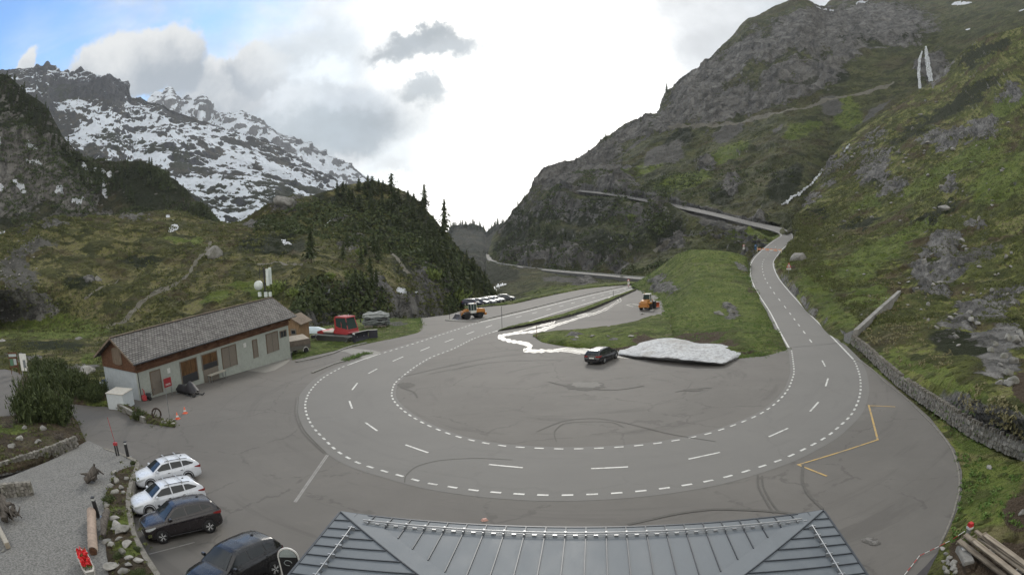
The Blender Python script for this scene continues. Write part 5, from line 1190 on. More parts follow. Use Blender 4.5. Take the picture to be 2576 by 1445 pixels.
# ---- wheel loaders
P_orange = paint('orange_paint', (.36, .155, .03), .45, 0, .2)
M_cabw = obj_mat('cab_white', (.55, .56, .54), .5); M_redrim = obj_mat('red_wheel_disc', (.20, .05, .035), .6)
def big_wheel(t, x, y, r, w, s):
    m = MB(); m.lathe([(r*.5, -w/2), (r*.88, -w/2), (r, -w*.36), (r, w*.36), (r*.88, w/2), (r*.5, w/2)], (x, y, r), 24, 'y')
    for k in range(18):
        a = 2*math.pi*k/18; m.box((x + r*math.cos(a), y, r + r*math.sin(a)), (.07, w*.9, .08), ry=-a)
    wo = m.build('wheel', M_black, t); d = MB(); d.lathe([(.02, s*w*.42), (r*.26, s*w*.42), (r*.34, s*w*.25), (r*.50, s*w*.36), (r*.53, s*w*.5)], (x, y, r), 18, 'y', cap=False); d.build('rim', M_redrim, wo)
def loader(label, loc, yaw, tool, scale=1.0):
    t = thing('wheel_loader', label, 'wheel loader', loc, yaw, 'orange wheel loaders', GN, scale)
    for x in (1.45, -1.45):
        for s in (-1, 1): big_wheel(t, x, s*.95, .66, .5, s)
    f = MB(); f.box((-1.5, 0, .85), (2.3, 1.2, .5)); f.box((1.3, 0, .85), (1.6, .9, .5)); f.box((0, 0, .8), (.9, .5, .4)); f.build('chassis', M_dark, t, .03)
    h = MB(); h.prism([(-.85, 1.05), (-2.75, 1.0), (-2.85, 1.35), (-2.7, 1.85), (-.85, 2.0)], -.72, .72); h.build('engine_hood', P_orange, t, .07)
    cw = MB(); cw.box((-2.75, 0, .85), (.45, 2.2, .55)); cw.build('counterweight', P_orange, t, .08)
    for s in (-1, 1):
        fd = MB(); fd.prism([(-2.2, 1.35), (-2.0, 1.5), (-.9, 1.5), (-.7, 1.3), (-.75, 1.22), (-2.2, 1.25)], s*.7, s*1.2); fd.build('mudguard', P_orange, t, .02)
        fd = MB(); fd.prism([(2.1, 1.30), (1.9, 1.48), (1.1, 1.48), (.8, 1.25), (.85, 1.2), (2.1, 1.22)], s*.65, s*1.2); fd.build('mudguard', M_dark, t, .02)
    cb = MB(); cb.box((-.25, 0, 1.35), (1.35, 1.3, .55)); 
    for x in (.40, -.25, -.88):
        for s in (-1, 1): cb.tube([(x, s*.66, 1.5), (x*.9 - .02, s*.62, 2.92)], .045, 4, smooth=False)
    cb.build('cab', M_cabw, t, .02)
    gl = MB(); gl.prism([(.38, 1.62), (.33, 2.88), (-.80, 2.88), (-.86, 1.62)], -.63, .63); gl.build('cab_glass', M_glass2, t)
    rf_ = MB(); rf_.box((-.25, 0, 2.98), (1.5, 1.45, .16)); rf_.build('cab_roof', M_cabw, t, .05)
    e = MB(); e.tube([(-1.4, .45, 1.9), (-1.4, .45, 2.55)], .06, 8); e.build('exhaust', M_dark, t)
    b = MB(); b.lathe([(.02, 0), (.08, 0), (.08, .14), (.03, .2)], (-.6, .4, 3.06), 10); b.build('warning_light', P_orange, t)
    hd = MB(); hd.prism([(.75, .9), (.75, 1.9), (1.1, 2.05), (1.5, 1.2), (1.6, .9)], -.35, .35); hd.build('front_frame', P_orange, t, .03)
    for s in (-1, 1):
        a = MB(); a.prism([(1.0, 1.9), (1.2, 1.98), (2.3, 1.45), (3.05, .55), (2.9, .40), (2.1, 1.22)], s*.36, s*.48); a.build('lift_arm', P_orange, t, .02)
    c = MB(); c.tube([(1.1, 0, 1.75), (2.4, 0, 1.3)], .07, 8); c.tube([(2.3, 0, 1.35), (3.0, 0, .95)], .05, 8); c.build('hydraulic_cylinder', M_steel, t)
    if tool == 'bucket':
        k = MB(); P = [(3.0, 1.15), (2.95, .35), (3.15, .10), (3.95, .06), (3.98, .11), (3.2, .18), (3.08, .4), (3.12, 1.12)]
        k.prism(P, -1.25, 1.25); k.prism([(3.0, 1.1), (2.98, .3), (3.15, .1), (3.95, .08)], -1.27, -1.22); k.prism([(3.0, 1.1), (2.98, .3), (3.15, .1), (3.95, .08)], 1.22, 1.27); k.build('bucket', MATS.get('bucket_steel') or obj_mat('bucket_steel', (.16, .16, .18), .5, .5, .5), t)
    else:
        k = MB(); P = [(3.05 + .25*math.sin(a_), .55 + .5*math.cos(a_)) for a_ in np.linspace(-.2, 2.9, 9)]; P2 = [(x - .06, z) for x, z in P][::-1]; k.prism(P + P2, -1.5, 1.5); k.build('snow_plough', MATS.get('plough_red') or obj_mat('plough_red', (.45, .10, .04), .5), t)
    for s in (-1, 1):
        MB().box((.45, s*.55, 2.85), (.08, .16, .12)).build('work_light', M_head, t); MB().box((-2.99, s*.85, .95), (.03, .2, .12)).build('tail_light', M_tail, t)
    return t
loader('orange wheel loader with lowered bucket on the traffic island by the far cars', G(1187, 800), yaw_px((1199, 800), (1160, 804)), 'bucket', .84)
loader('orange wheel loader with a red plough seen from behind in the loader bay', Vector(G(1630, 777)), yaw_px((1622, 780), (1650, 769)), 'plough', .9)

# ---- red snow groomer
def groomer():
    A, B = G(878, 862), G(797, 858); yaw = math.atan2(A[1] - B[1], A[0] - B[0]); sc = np.linalg.norm(A - B)/5.4
    mid = (Vector(A) + Vector(B))/2; d = (Vector(A) - Vector(B)).normalized(); left = GN.cross(d)
    t = thing('snow_groomer', 'red piste groomer with a black front blade parked on the grass', 'snow groomer', mid + left*1.7*sc, yaw, None, GN, sc)
    red = paint('red_paint', (.33, .03, .035), .4, 0, .3); M_trk = obj_mat('track_rubber', (.045, .047, .045), .7, .3); M_al = obj_mat('track_bar', (.23, .25, .24), .5, .4, .5)
    for s in (-1, 1):
        k = MB(); prof = [(-2.5, .28), (-2.65, .6), (-2.35, .85), (2.2, .78), (2.75, .62), (2.6, .3), (2.2, .08), (-2.1, .06)]
        k.prism(prof, s*.75, s*1.95); ko = k.build('track', M_trk, t, .05)
        b = MB(); P = [Vector((a, 0, c)) for a, c in prof] + [Vector((prof[0][0], 0, prof[0][1]))]
        Ls = np.concatenate([[0], np.cumsum([(P[i + 1] - P[i]).length for i in range(len(P) - 1)])])
        for q in np.linspace(0, Ls[-1], 52)[:-1]:
            i = int(np.searchsorted(Ls, q, 'right')) - 1; f = (q - Ls[i])/(Ls[i + 1] - Ls[i]); pp = P[i].lerp(P[i + 1], f); dd = (P[i + 1] - P[i]).normalized(); b.box((pp.x, s*1.35, pp.z), (.09, 1.32, .10), ry=-math.atan2(dd.z, dd.x))
        b.build('track_bar', M_al, ko)
    c = MB(); c.box((-.3, 0, .75), (4.6, 1.5, .5)); c.build('chassis', M_dark, t, .04)
    bd = MB(); bd.prism([(-.2, .95), (2.0, .85), (2.35, 1.05), (2.1, 1.35), (-.2, 1.5)], -1.15, 1.15); bd.build('body', red, t, .08)
    fb = MB(); fb.box((-1.6, 0, 1.12), (2.6, 2.3, .16)); fb.build('flatbed', MATS.get('bed') or obj_mat('pale_flatbed', (.34, .32, .28), .7), t, .02)
    rb = MB(); rb.prism([(-3.0, .9), (-1.9, .9), (-1.9, 1.15), (-2.2, 1.38), (-3.0, 1.2)], -1.2, 1.2); rb.build('rear_cover', red, t, .05)
    cb = MB()
    for x, xt in ((.1, .2), (1.1, 1.0), (2.15, 1.75)):
        for s in (-1, 1): cb.tube([(x, s*1.02, 1.35), (xt, s*.9, 2.95)], .07, 4, smooth=False)
    cb.box((.0, 0, 1.95), (.2, 1.95, 1.9)); cb.prism([(.0, 1.2), (2.2, 1.2), (2.2, 1.5), (.6, 1.75), (.0, 2.0)], -1.05, 1.05); cb.build('cab', red, t, .03)
    gl = MB(); gl.prism([(.12, 1.5), (2.12, 1.48), (1.72, 2.9), (.2, 2.9)], -.98, .98); gl.build('cab_glass', M_glass2, t)
    rf_ = MB(); rf_.prism([(-.1, 2.9), (1.95, 2.9), (1.85, 3.05), (.1, 3.12)], -1.0, 1.0); rf_.build('cab_roof', red, t, .05)
    [MB().tube([(x, y, 3.05), (x, y, 3.3)], .05, 6).build('roof_light', M_head, t) for x, y in ((.6, -.7), (1.3, .3))]
    for s in (-1, 1):
        m_ = MB(); m_.tube([(1.9, s*.95, 2.8), (2.3, s*1.3, 2.85), (2.35, s*1.4, 2.4)], .03, 6); m_.box((2.35, s*1.42, 2.3), (.06, .2, .4)); m_.build('mirror', M_trim, t)
    a = MB(); [a.tube([(2.3, s*.5, .7), (3.3, s*.7, .6)], .08, 6) for s in (-1, 1)]; a.tube([(2.3, 0, 1.0), (3.3, 0, 1.1)], .05, 6); a.build('push_frame', M_steel, t)
    bl = MB(); P = [(3.35 - .18*math.sin(q), .1 + 1.05*q/math.pi) for q in np.linspace(0, math.pi, 8)]; P2 = [(x + .08, z) for x, z in P][::-1]; bl.prism(P + P2, -1.6, 1.6)
    for s in (-1, 1): bl.box((3.75, s*2.0, .62), (.08, 1.15, 1.0), rz=s*-.9)
    bl.build('blade', MATS.get('blade_black') or obj_mat('blade_black', (.025, .025, .035), .45), t)
    e = MB(); e.box((3.38, 0, 1.2), (.1, 3.2, .06)); [e.box((3.75, s*2.0, 1.16), (.1, 1.2, .06), rz=s*-.9) for s in (-1, 1)]; e.build('blade_edge', M_cabw, bl and t)
    ti = MB(); ti.box((-3.4, 0, .55), (.5, 3.6, .4)); ti.tube([(-2.6, 0, .8), (-3.3, 0, .7)], .12, 6); ti.build('tiller', M_dark, t, .05)
    ex = MB(); ex.tube([(-.35, .8, 1.2), (-.35, .8, 2.4), (-.45, .8, 2.6)], .08, 8); ex.build('exhaust', M_trim, t); ex = MB(); ex.tube([(-2.4, .5, 1.2), (-2.0, .5, 2.1), (-1.5, .5, 1.6)], .05, 6); ex.build('winch_frame', M_trim, t)
groomer()

# ---- covered trailer by the shed
def trailer():
    A, B = G(783, 886), G(728, 897); A, B = Vector(A), Vector(B); d = (A - B).normalized(); yaw = math.atan2(d.y, d.x); left = GN.cross(d); sc = (A - B).length/3.1
    t = thing('covered_trailer', 'brown trailer with a raised grey brown tarpaulin beside the shed', 'trailer', (A + B)/2 + left*.85*sc, yaw, None, GN, sc)
    M_tarp = obj_mat('tarpaulin', (.115, .095, .08), .75, .25, var=.2); M_tarp2 = obj_mat('tarpaulin_top', (.30, .265, .22), .7, .25, var=.1); M_bx = obj_mat('trailer_side', (.10, .095, .085), .6)
    b = MB(); b.box((0, 0, .72), (3.1, 1.7, .42)); b.build('box', M_bx, t, .02)
    c = MB(); c.prism([(-1.58, .9), (1.58, .9), (1.58, 1.35), (1.50, 1.5), (-1.50, 1.5), (-1.58, 1.35)], -.88, .88); c.build('tarpaulin', M_tarp, t, .05)
    c = MB(); c.add([(-1.5, -.86, 1.5), (1.5, -.86, 1.5), (1.5, .86, 1.5), (-1.5, .86, 1.5), (-1.3, .0, 1.95), (1.3, .0, 1.95)], [(0, 1, 5, 4), (2, 3, 4, 5), (1, 2, 5), (3, 0, 4), (0, 3, 2, 1)]); c.build('tarpaulin_roof', M_tarp2, t, .03)
    for s in (-1, 1):
        for x in (.75,):
            w = MB(); w.lathe([(.15, -.09), (.3, -.09), (.33, 0), (.3, .09), (.15, .09)], (x, s*.95, .33), 16, 'y'); wo = w.build('wheel', M_black, t); r = MB(); r.lathe([(.02, s*.06), (.18, s*.07), (.19, s*.09)], (x, s*.95, .33), 12, 'y', cap=False); r.build('rim', M_cabw, wo)
        m = MB(); m.tube([(.75 + .38*math.cos(a), s*.95, .33 + .38*math.sin(a)) for a in np.linspace(0, math.pi, 9)], .03, 5); m.build('mudguard', M_cabw, t)
    d_ = MB(); d_.tube([(-1.5, .5, .5), (-2.7, 0, .5)], .05, 6); d_.tube([(-1.5, -.5, .5), (-2.7, 0, .5)], .05, 6); d_.tube([(-2.5, 0, .5), (-2.5, 0, 0)], .035, 6); d_.build('drawbar', M_dark, t)
    for s in (-1, 1): MB().box((1.6, s*.7, .58), (.03, .22, .1)).build('tail_light', M_tail, t)
trailer()

# ---- covered snowmobile, snow blower
def snowmobile():
    t = thing('snowmobile', 'snowmobile under a black cover standing before the shed doors', 'snowmobile', G(474, 991), yaw_px((445, 985), (503, 996)), None, GN, 1.12)
    M_cv = obj_mat('black_cover', (.022, .022, .026), .6, .3)
    prof = [(-1.45, .45, .30), (-1.2, .75, .32), (-.7, .80, .34), (-.2, .72, .36), (.15, .95, .40), (.45, 1.18, .38), (.75, .98, .44), (1.1, .62, .42), (1.35, .42, .3)]
    V = []; ns = 9
    for i, (x, z, w) in enumerate(prof):
        for k in range(ns):
            a = math.pi*k/(ns - 1); V.append((x + .03*math.sin(k*2.3 + i), w*math.cos(a)*(1.15 - .15*math.sin(a)), .25 + (z - .25)*math.sin(a)**.6 + .02*math.sin(i*3 + k)))
    mb = MB(); mb.add(V, [(i*ns + k, i*ns + k + 1, (i + 1)*ns + k + 1, (i + 1)*ns + k) for i in range(len(prof) - 1) for k in range(ns - 1)], True); mb.build('cover', M_cv, t)
    k = MB(); k.prism([(-1.5, .12), (-1.35, .34), (.3, .34), (.45, .1), (.3, .0), (-1.3, .0)], -.25, .25); k.build('track', M_black, t, .04)
    for s in (-1, 1): q = MB(); q.tube([(.4, s*.5, .05), (1.5, s*.5, .04), (1.75, s*.5, .22)], .05, 6); q.tube([(1.0, s*.5, .05), (.9, s*.25, .4)], .03, 6); q.build('ski', M_dark, t)
    [MB().box((x, 0, .03), (.12, 1.2, .06)).build('skid', M_steel, t) for x in (-1.1, .2, 1.2)]
snowmobile()
def blower():
    t = thing('snow_blower', 'small red snow blower standing by the first shed door', 'snow blower', G(375, 1005), yaw_px((385, 1003), (368, 1006)), None, GN, .95)
    red = MATS['red_paint']; b = MB(); b.prism([(.35, .05), (.8, .05), (.85, .35), (.75, .55), (.35, .55)], -.38, .38); b.build('auger_housing', red, t, .02)
    b = MB(); b.box((0, 0, .5), (.5, .45, .35)); b.build('engine', M_dark, t, .04); c = MB(); c.tube([(.45, 0, .5), (.45, 0, 1.0), (.6, 0, 1.15)], .08, 8); c.build('chute', red, t)
    for s in (-1, 1):
        w = MB(); w.lathe([(.06, -.06), (.18, -.06), (.2, 0), (.18, .06), (.06, .06)], (-.05, s*.32, .2), 14, 'y'); wo = w.build('wheel', M_black, t); r = MB(); r.lathe([(.01, s*.05), (.1, s*.05)], (-.05, s*.32, .2), 10, 'y', cap=False); r.build('rim', M_cabw, wo)
    h = MB(); [h.tube([(-.2, s*.22, .5), (-.8, s*.24, .95)], .018, 6) for s in (-1, 1)]; h.tube([(-.8, -.24, .95), (-.8, .24, .95)], .018, 6); h.build('handlebar', M_dark, t)
blower()
# ------------------------------------------------------------ long shed
def hz(xy, px):
    r = rays(*px); D = math.hypot(*xy[:2]); return CAMZ + D*r[2]/math.hypot(r[0], r[1])
def onz(px, z): r = rays(*px); return Vector(np.array([0, 0, CAMZ]) + r*(z - CAMZ)/r[2])
def shed():
    zb = -.724; A = onz((344.3, 937.3), zb); B = onz((724.5, 817), zb); L_ = (B - A).length; u = (B - A).normalized(); w = Vector((-u.y, u.x, 0)); Wd = 6.1
    yaw = math.atan2(u.y, u.x)
    t = thing('garage_shed', 'long low shed with green walls, wooden gables and a shingle roof', 'shed', (A.x, A.y, 0), yaw)
    # local: x along the front wall, y into the building (left of u), z world height
    def wp(px):
        r = Vector(rays(*px)); o = Vector((0, 0, CAMZ)); n = w; k = (A - o).dot(n)/r.dot(n); p = o + r*k; return ((p - A).dot(u), p.z)
    def z2(X, Y): return ((240 + X/3.14)*.8944, (740 + Y/3.14)*.8944)
    M_g = obj_mat('pale_green_render', (.325, .35, .32), .85, .2, var=.06, scale=1.2, dirt=.15); M_gb = obj_mat('blue_grey_render', (.36, .40, .43), .85, .2, var=.08, scale=1.5, dirt=.15)
    M_w = wood_mat('dark_boards', (.075, .035, .022), (.15, .085, .052), 1.0, 0); M_w2 = wood_mat('grey_boards', (.12, .09, .065), (.20, .165, .13), 1.0, 2)
    M_door = obj_mat('brown_grey_door', (.175, .155, .13), .7, .2, var=.06); M_rust = wood_mat('rusty_boards', (.055, .032, .018), (.17, .095, .042), 1.0, 2)
    m = MB(); m.box((L_/2, .12, (zb - 6.5)/2), (L_, .24, 6.5 + zb)); m.build('front_wall', M_g, t)
    m = MB(); m.box((.12, Wd/2 + .12, (zb - 6.5)/2), (.238, Wd - .25, 6.5 + zb)); m.build('gable_wall', M_gb, t)
    m = MB(); m.box((L_ - .12, Wd/2 + .12, (zb - 6.5)/2), (.238, Wd - .25, 6.5 + zb)); m.box((L_/2, Wd - .1, (zb - 6.5)/2), (L_ - .5, .2, 6.5 + zb)); m.build('rear_wall', M_g, t)
    ze, zr = .30, 2.40; sl = (zr - ze)/(Wd/2 + .6)
    bd = MB()
    nb = 7
    for i in range(nb):   # horizontal boards under the eave
        z0 = zb + i*(1.25)/nb; bd.box((L_/2, -.05 - .012*(i % 2), z0 + .09), (L_ + .1, .06, .172))
    bd.build('eave_boarding', M_w, t)
    for gx, sgn in ((-.06, -1), (L_ + .06, 1)):
        g = MB(); k = 0; z = zb
        while z < zr - .25:
            half = min(Wd/2, (zr - .08 - z - .18)/sl); 
            if half > .15: g.box((gx + sgn*.012*(k % 2), Wd/2, z + .09), (.06, 2*half, .172))
            z += .18; k += 1
        g.build('gable_boarding', M_w, t)
    g = MB(); [g.box((-.13 - .01*(i % 2), Wd/2 - .75 + .21*i, .55), (.05, .2, 1.35 + .3*math.sin(math.pi*(i + .5)/8))) for i in range(8)]; g.build('loft_hatch', M_w2, t)
    # roof: two shingled slopes
    mR, T = new_mat('roof_shingles'); tc = T.new('ShaderNodeTexCoord').outputs['Object']
    br = T.new('ShaderNodeTexBrick'); T.set(br.inputs['Vector'], T.vmath('MULTIPLY', tc, (1, 1.15, 1))); br.inputs['Scale'].default_value = 1.5; br.inputs['Mortar Size'].default_value = .05; br.inputs['Color1'].default_value = (.115, .110, .106, 1); br.inputs['Color2'].default_value = (.205, .198, .19, 1); br.inputs['Mortar'].default_value = (.02, .018, .017, 1); br.inputs['Brick Width'].default_value = .62; br.inputs['Row Height'].default_value = .42
    n = T.noise(tc, .8, 6, .7); c = T.mix(T.math('MULTIPLY', T.ramp(n, .4, .7), .25), br.outputs[0], (.235, .23, .22)); 
    finish(T, c, .85, T.math('MULTIPLY', br.outputs[1], -1.0), .03, .8, .15)
    th = .14
    for s, nm in ((1, 'roof_slope'), (-1, 'roof_slope')):
        m = MB(); y0, y1 = (-.6, Wd/2) if s == 1 else (Wd + .6, Wd/2); V = []; nx, ny = 64, 14
        for i in range(ny + 1):
            y = y0 + (y1 - y0)*i/ny; z = ze + (zr - ze)*i/ny
            V += [(-.75 + (L_ + 1.75)*k/nx, y, z + .02*math.sin(k*1.7 + i*2.1)*.5 + (.018 if i % 1 == 0 else 0)) for k in range(nx + 1)]
        m.add(V, [(i*(nx + 1) + k, i*(nx + 1) + k + 1, (i + 1)*(nx + 1) + k + 1, (i + 1)*(nx + 1) + k) for i in range(ny) for k in range(nx)])
        P = [(y0, ze - .012), (y1, zr - .012), (y1, zr - th), (y0, ze - th)]; m.prism(P, -.74, L_ + .99, 'x'); m.build(nm, mR, t)
    [MB().prism([(ye, ze + .04), (ye, ze - .17), (Wd/2, zr - .17), (Wd/2, zr + .05)], x, x + .05, 'x').build('barge_board', M_w2, t) for x in (-.82, L_ + 1.01) for ye in (-.62, Wd + .62)]
    m = MB(); m.tube([(-.8, -.68, ze - .08), (L_ + 1, -.68, ze - .08)], .07, 8); m.tube([(.0, -.12, zb), (.0, -.12, -3.6)], .045, 8); m.build('gutter', M_dark, t)
    m = MB(); m.box((L_/2 + .12, Wd/2, zr + .045), (L_ + 1.7, .3, .05)); m.build('ridge_cap', M_w2, t)
    def rect(nm, pts, mat, depth=.06, inset=0, frame=None):
        q = [wp(z2(*p)) for p in pts]; x0 = (q[0][0] + q[3][0])/2; x1 = (q[1][0] + q[2][0])/2; zt = (q[0][1] + q[1][1])/2; zl = (q[2][1] + q[3][1])/2
        m = MB(); m.box(((x0 + x1)/2, -depth/2 + .004, (zt + zl)/2), (abs(x1 - x0), depth, abs(zt - zl))); o = m.build(nm, mat, t)
        if frame:
            f = MB(); fx = .09
            f.box(((x0 + x1)/2, -.05, zt + fx/2), (abs(x1 - x0) + 2*fx, .11, fx)); f.box((x0 - fx/2, -.05, (zt + zl)/2), (fx, .11, abs(zt - zl))); f.box((x1 + fx/2, -.05, (zt + zl)/2), (fx, .11, abs(zt - zl))); f.build('frame', frame, o)
        return o, (x0, x1, zl, zt)
    o, r = rect('door', [(568, 962), (655, 940), (675, 1140), (600, 1160)], M_door, frame=M_w2); h = MB(); h.box((r[1] - .15, -.1, (r[2] + r[3])/2), (.12, .06, .04)); h.build('handle', M_dark, o)
    o, r = rect('garage_door', [(833, 875), (972, 835), (1000, 1035), (860, 1060)], M_rust, frame=M_door); m = MB(); m.box(((r[0] + r[1])/2, -.072, r[2] + .45), (r[1] - r[0] - .1, .03, .85)); m.build('kick_panel', M_dark, o)
    o, r = rect('garage_door', [(1022, 815), (1152, 775), (1168, 900), (1040, 945)], M_rust, frame=M_door); m = MB(); m.box(((r[0] + r[1])/2, -.072, r[2] + .3), (r[1] - r[0] - .1, .03, .55)); m.build('kick_panel', M_dark, o)
    m = MB(); m.box(((r[0] + r[1])/2, -.05, (r[2] - 5.5)/2), (r[1] - r[0], .08, abs(r[2] + 5.5))); m.build('lower_panel', M_door, t)
    o, r = rect('double_door', [(1200, 755), (1320, 720), (1338, 890), (1222, 935)], M_door, frame=M_w2); m = MB(); m.box(((r[0] + r[1])/2, -.062, (r[2] + r[3])/2), (.03, .02, r[3] - r[2])); m.build('door_gap', M_dark, o)
    o, r = rect('door', [(1475, 683), (1508, 675), (1522, 825), (1490, 838)], M_door, frame=M_w2)
    o, r = rect('double_door', [(1595, 632), (1690, 602), (1705, 765), (1610, 795)], M_door, frame=M_w2); m = MB(); m.box(((r[0] + r[1])/2, -.062, (r[2] + r[3])/2), (.03, .02, r[3] - r[2])); m.build('door_gap', M_dark, o)
    o, r = rect('window', [(1718, 605), (1768, 590), (1770, 645), (1722, 655)], M_glass, frame=M_w2); m = MB(); m.box(((r[0] + r[1])/2, -.07, (r[2] + r[3])/2), (.05, .03, r[3] - r[2])); m.build('glazing_bar', M_w2, o)
    M_paper = obj_mat('white_notice', (.55, .56, .54), .6)
    rect('notice_board', [(722, 928), (746, 922), (748, 966), (725, 972)], M_paper, .05); rect('notice_board', [(1395, 706), (1416, 702), (1418, 738), (1397, 744)], M_paper, .05)
    [MB().box((x, -.33, ze - .05 - .2), (.1, .55, .12), rx=.45).build('eave_bracket', M_w, t) for x in np.linspace(.3, L_ - .3, 14)]
    s0, z0 = wp(z2(1060, 940)); s1, _ = wp(z2(1170, 915)); P = A + u*((s0 + s1)/2) - w*.75; tz = gz(P.x, P.y)
    b = thing('work_table', 'narrow pale work table standing before the middle garage doors', 'table', (P.x, P.y, tz), yaw, None, None)
    m = MB(); m.box((0, 0, .82), (2.6, .6, .06)); m.build('table_top', obj_mat('pale_boards', (.36, .34, .29), .7), b, .01)
    for x in (-1.15, 1.15):
        for y in (-.22, .22): m = MB(); m.box((x, y, .4), (.06, .06, .8)); m.build('leg', M_steel, b)
    # concrete apron
    return A, u, w, L_
SA, SU, SW, SL = shed()
flat('concrete_apron', [(598,892),(735,862),(742,868),(735,880),(735,896),(702,924),(663,934),(600,920),(578,925)] if False else [(588,927),(672,896),(735,900),(720,914),(692,930),(668,936),(648,935)], mat_asphalt('concrete_slab', (.19, .185, .17), .1, patchy=.3), .010)
flat('concrete_patch', [(842,882),(868,884),(905,898),(925,904),(958,885),(936,880),(890,876)], MATS.get('q') or bpy.data.materials['concrete_slab'], .012)
# hut behind the trailer
def hut():
    p = Vector(G(744, 866)); t = thing('wooden_hut', 'small light brown wooden hut between the shed and the trailer', 'hut', (p.x, p.y + .6, p.z), math.radians(-8)); Mw = wood_mat('light_boards', (.20, .13, .075), (.30, .21, .13), 1, 2); t.scale = (1.2, 1.2, 1.15)
    m = MB(); m.box((0, 0, 1.35), (2.3, 2.6, 2.9)); m.prism([(-1.15, 2.79), (1.15, 2.79), (0, 3.5)], -1.3, 1.3); m.build('wall', Mw, t)
    for s in (-1, 1): m = MB(); m.prism([(0, 3.62), (s*1.55, 2.68), (s*1.55, 2.58), (0, 3.52)], -1.6, 1.6); m.build('roof', MATS['grey_boards'], t)
    m = MB(); m.box((.35, -1.32, 1.25), (.75, .06, 1.7)); d = m.build('door', MATS['brown_grey_door'], t); m = MB(); m.box((-.6, -1.32, 1.8), (.4, .05, .5)); m.build('notice_board', MATS['white_notice'], t); m = MB(); m.box((.35, -1.36, 1.7), (.5, .03, .4)); m.build('window', M_glass, d)
hut()
# antenna mast behind the shed
def mast():
    P = SA + SU*(SL + .2) + SW*6.9; g = hz(P, (683, 742)); o = Vector((P.x, P.y, -5)); t = thing('antenna_mast', 'telecom mast with white panels and a round dish behind the shed', 'antenna mast', o, 0)
    def z6(X, Y):
        px = ((660 + X/8.5)*.8944, (730 + Y/8.5)*.8944); r = rays(*px); D = math.hypot(P.x, P.y); k = D/math.hypot(r[0], r[1]); q = Vector(r)*k; q.z += CAMZ; return q - o
    Mp = obj_mat('antenna_white', (.55, .60, .58), .5, .3)
    zt = z6(740, 190).z; m = MB(); b = z6(745, 1000); b.z = 0; tp = z6(735, 190); m.tube([b, (b.x, b.y, tp.z)], .11, 8); m.tube([z6(590, 200), z6(600, 460)], .04, 6); m.tube([z6(590, 272), z6(745, 268)], .03, 6); m.tube([z6(600, 740), z6(890, 740)], .05, 6); m.build('pole', M_dark, t)
    for x0, y0, x1, y1 in ((745, 218, 860, 610), (790, 190, 895, 580)):
        a, c = z6(x0, y0), z6(x1, y1); m = MB(); ctr = (a + c)/2 + Vector((0, -.25 + .35*(x0 > 760), 0)); m.box(ctr, (abs(c.x - a.x)*.85, .22, abs(a.z - c.z))); m.build('panel_antenna', Mp, t, .03)
    a = z6(590, 605); m = MB(); r = abs(z6(475, 605).x - z6(700, 605).x)/2; m.lathe([(.02, -.35), (r, -.30), (r, .12), (r*.6, .3), (.02, .35)], a + Vector((0, -.2, 0)), 24, 'y'); m.build('dish', Mp, t)
    for x0, y0, x1, y1 in ((570, 770, 655, 870), (715, 770, 805, 880), (825, 770, 900, 870)):
        a, c = z6(x0, y0), z6(x1, y1); m = MB(); m.box((a + c)/2 + Vector((0, -.2, 0)), (abs(c.x - a.x), .3, abs(a.z - c.z))); m.build('radio_box', Mp, t, .03)
mast()

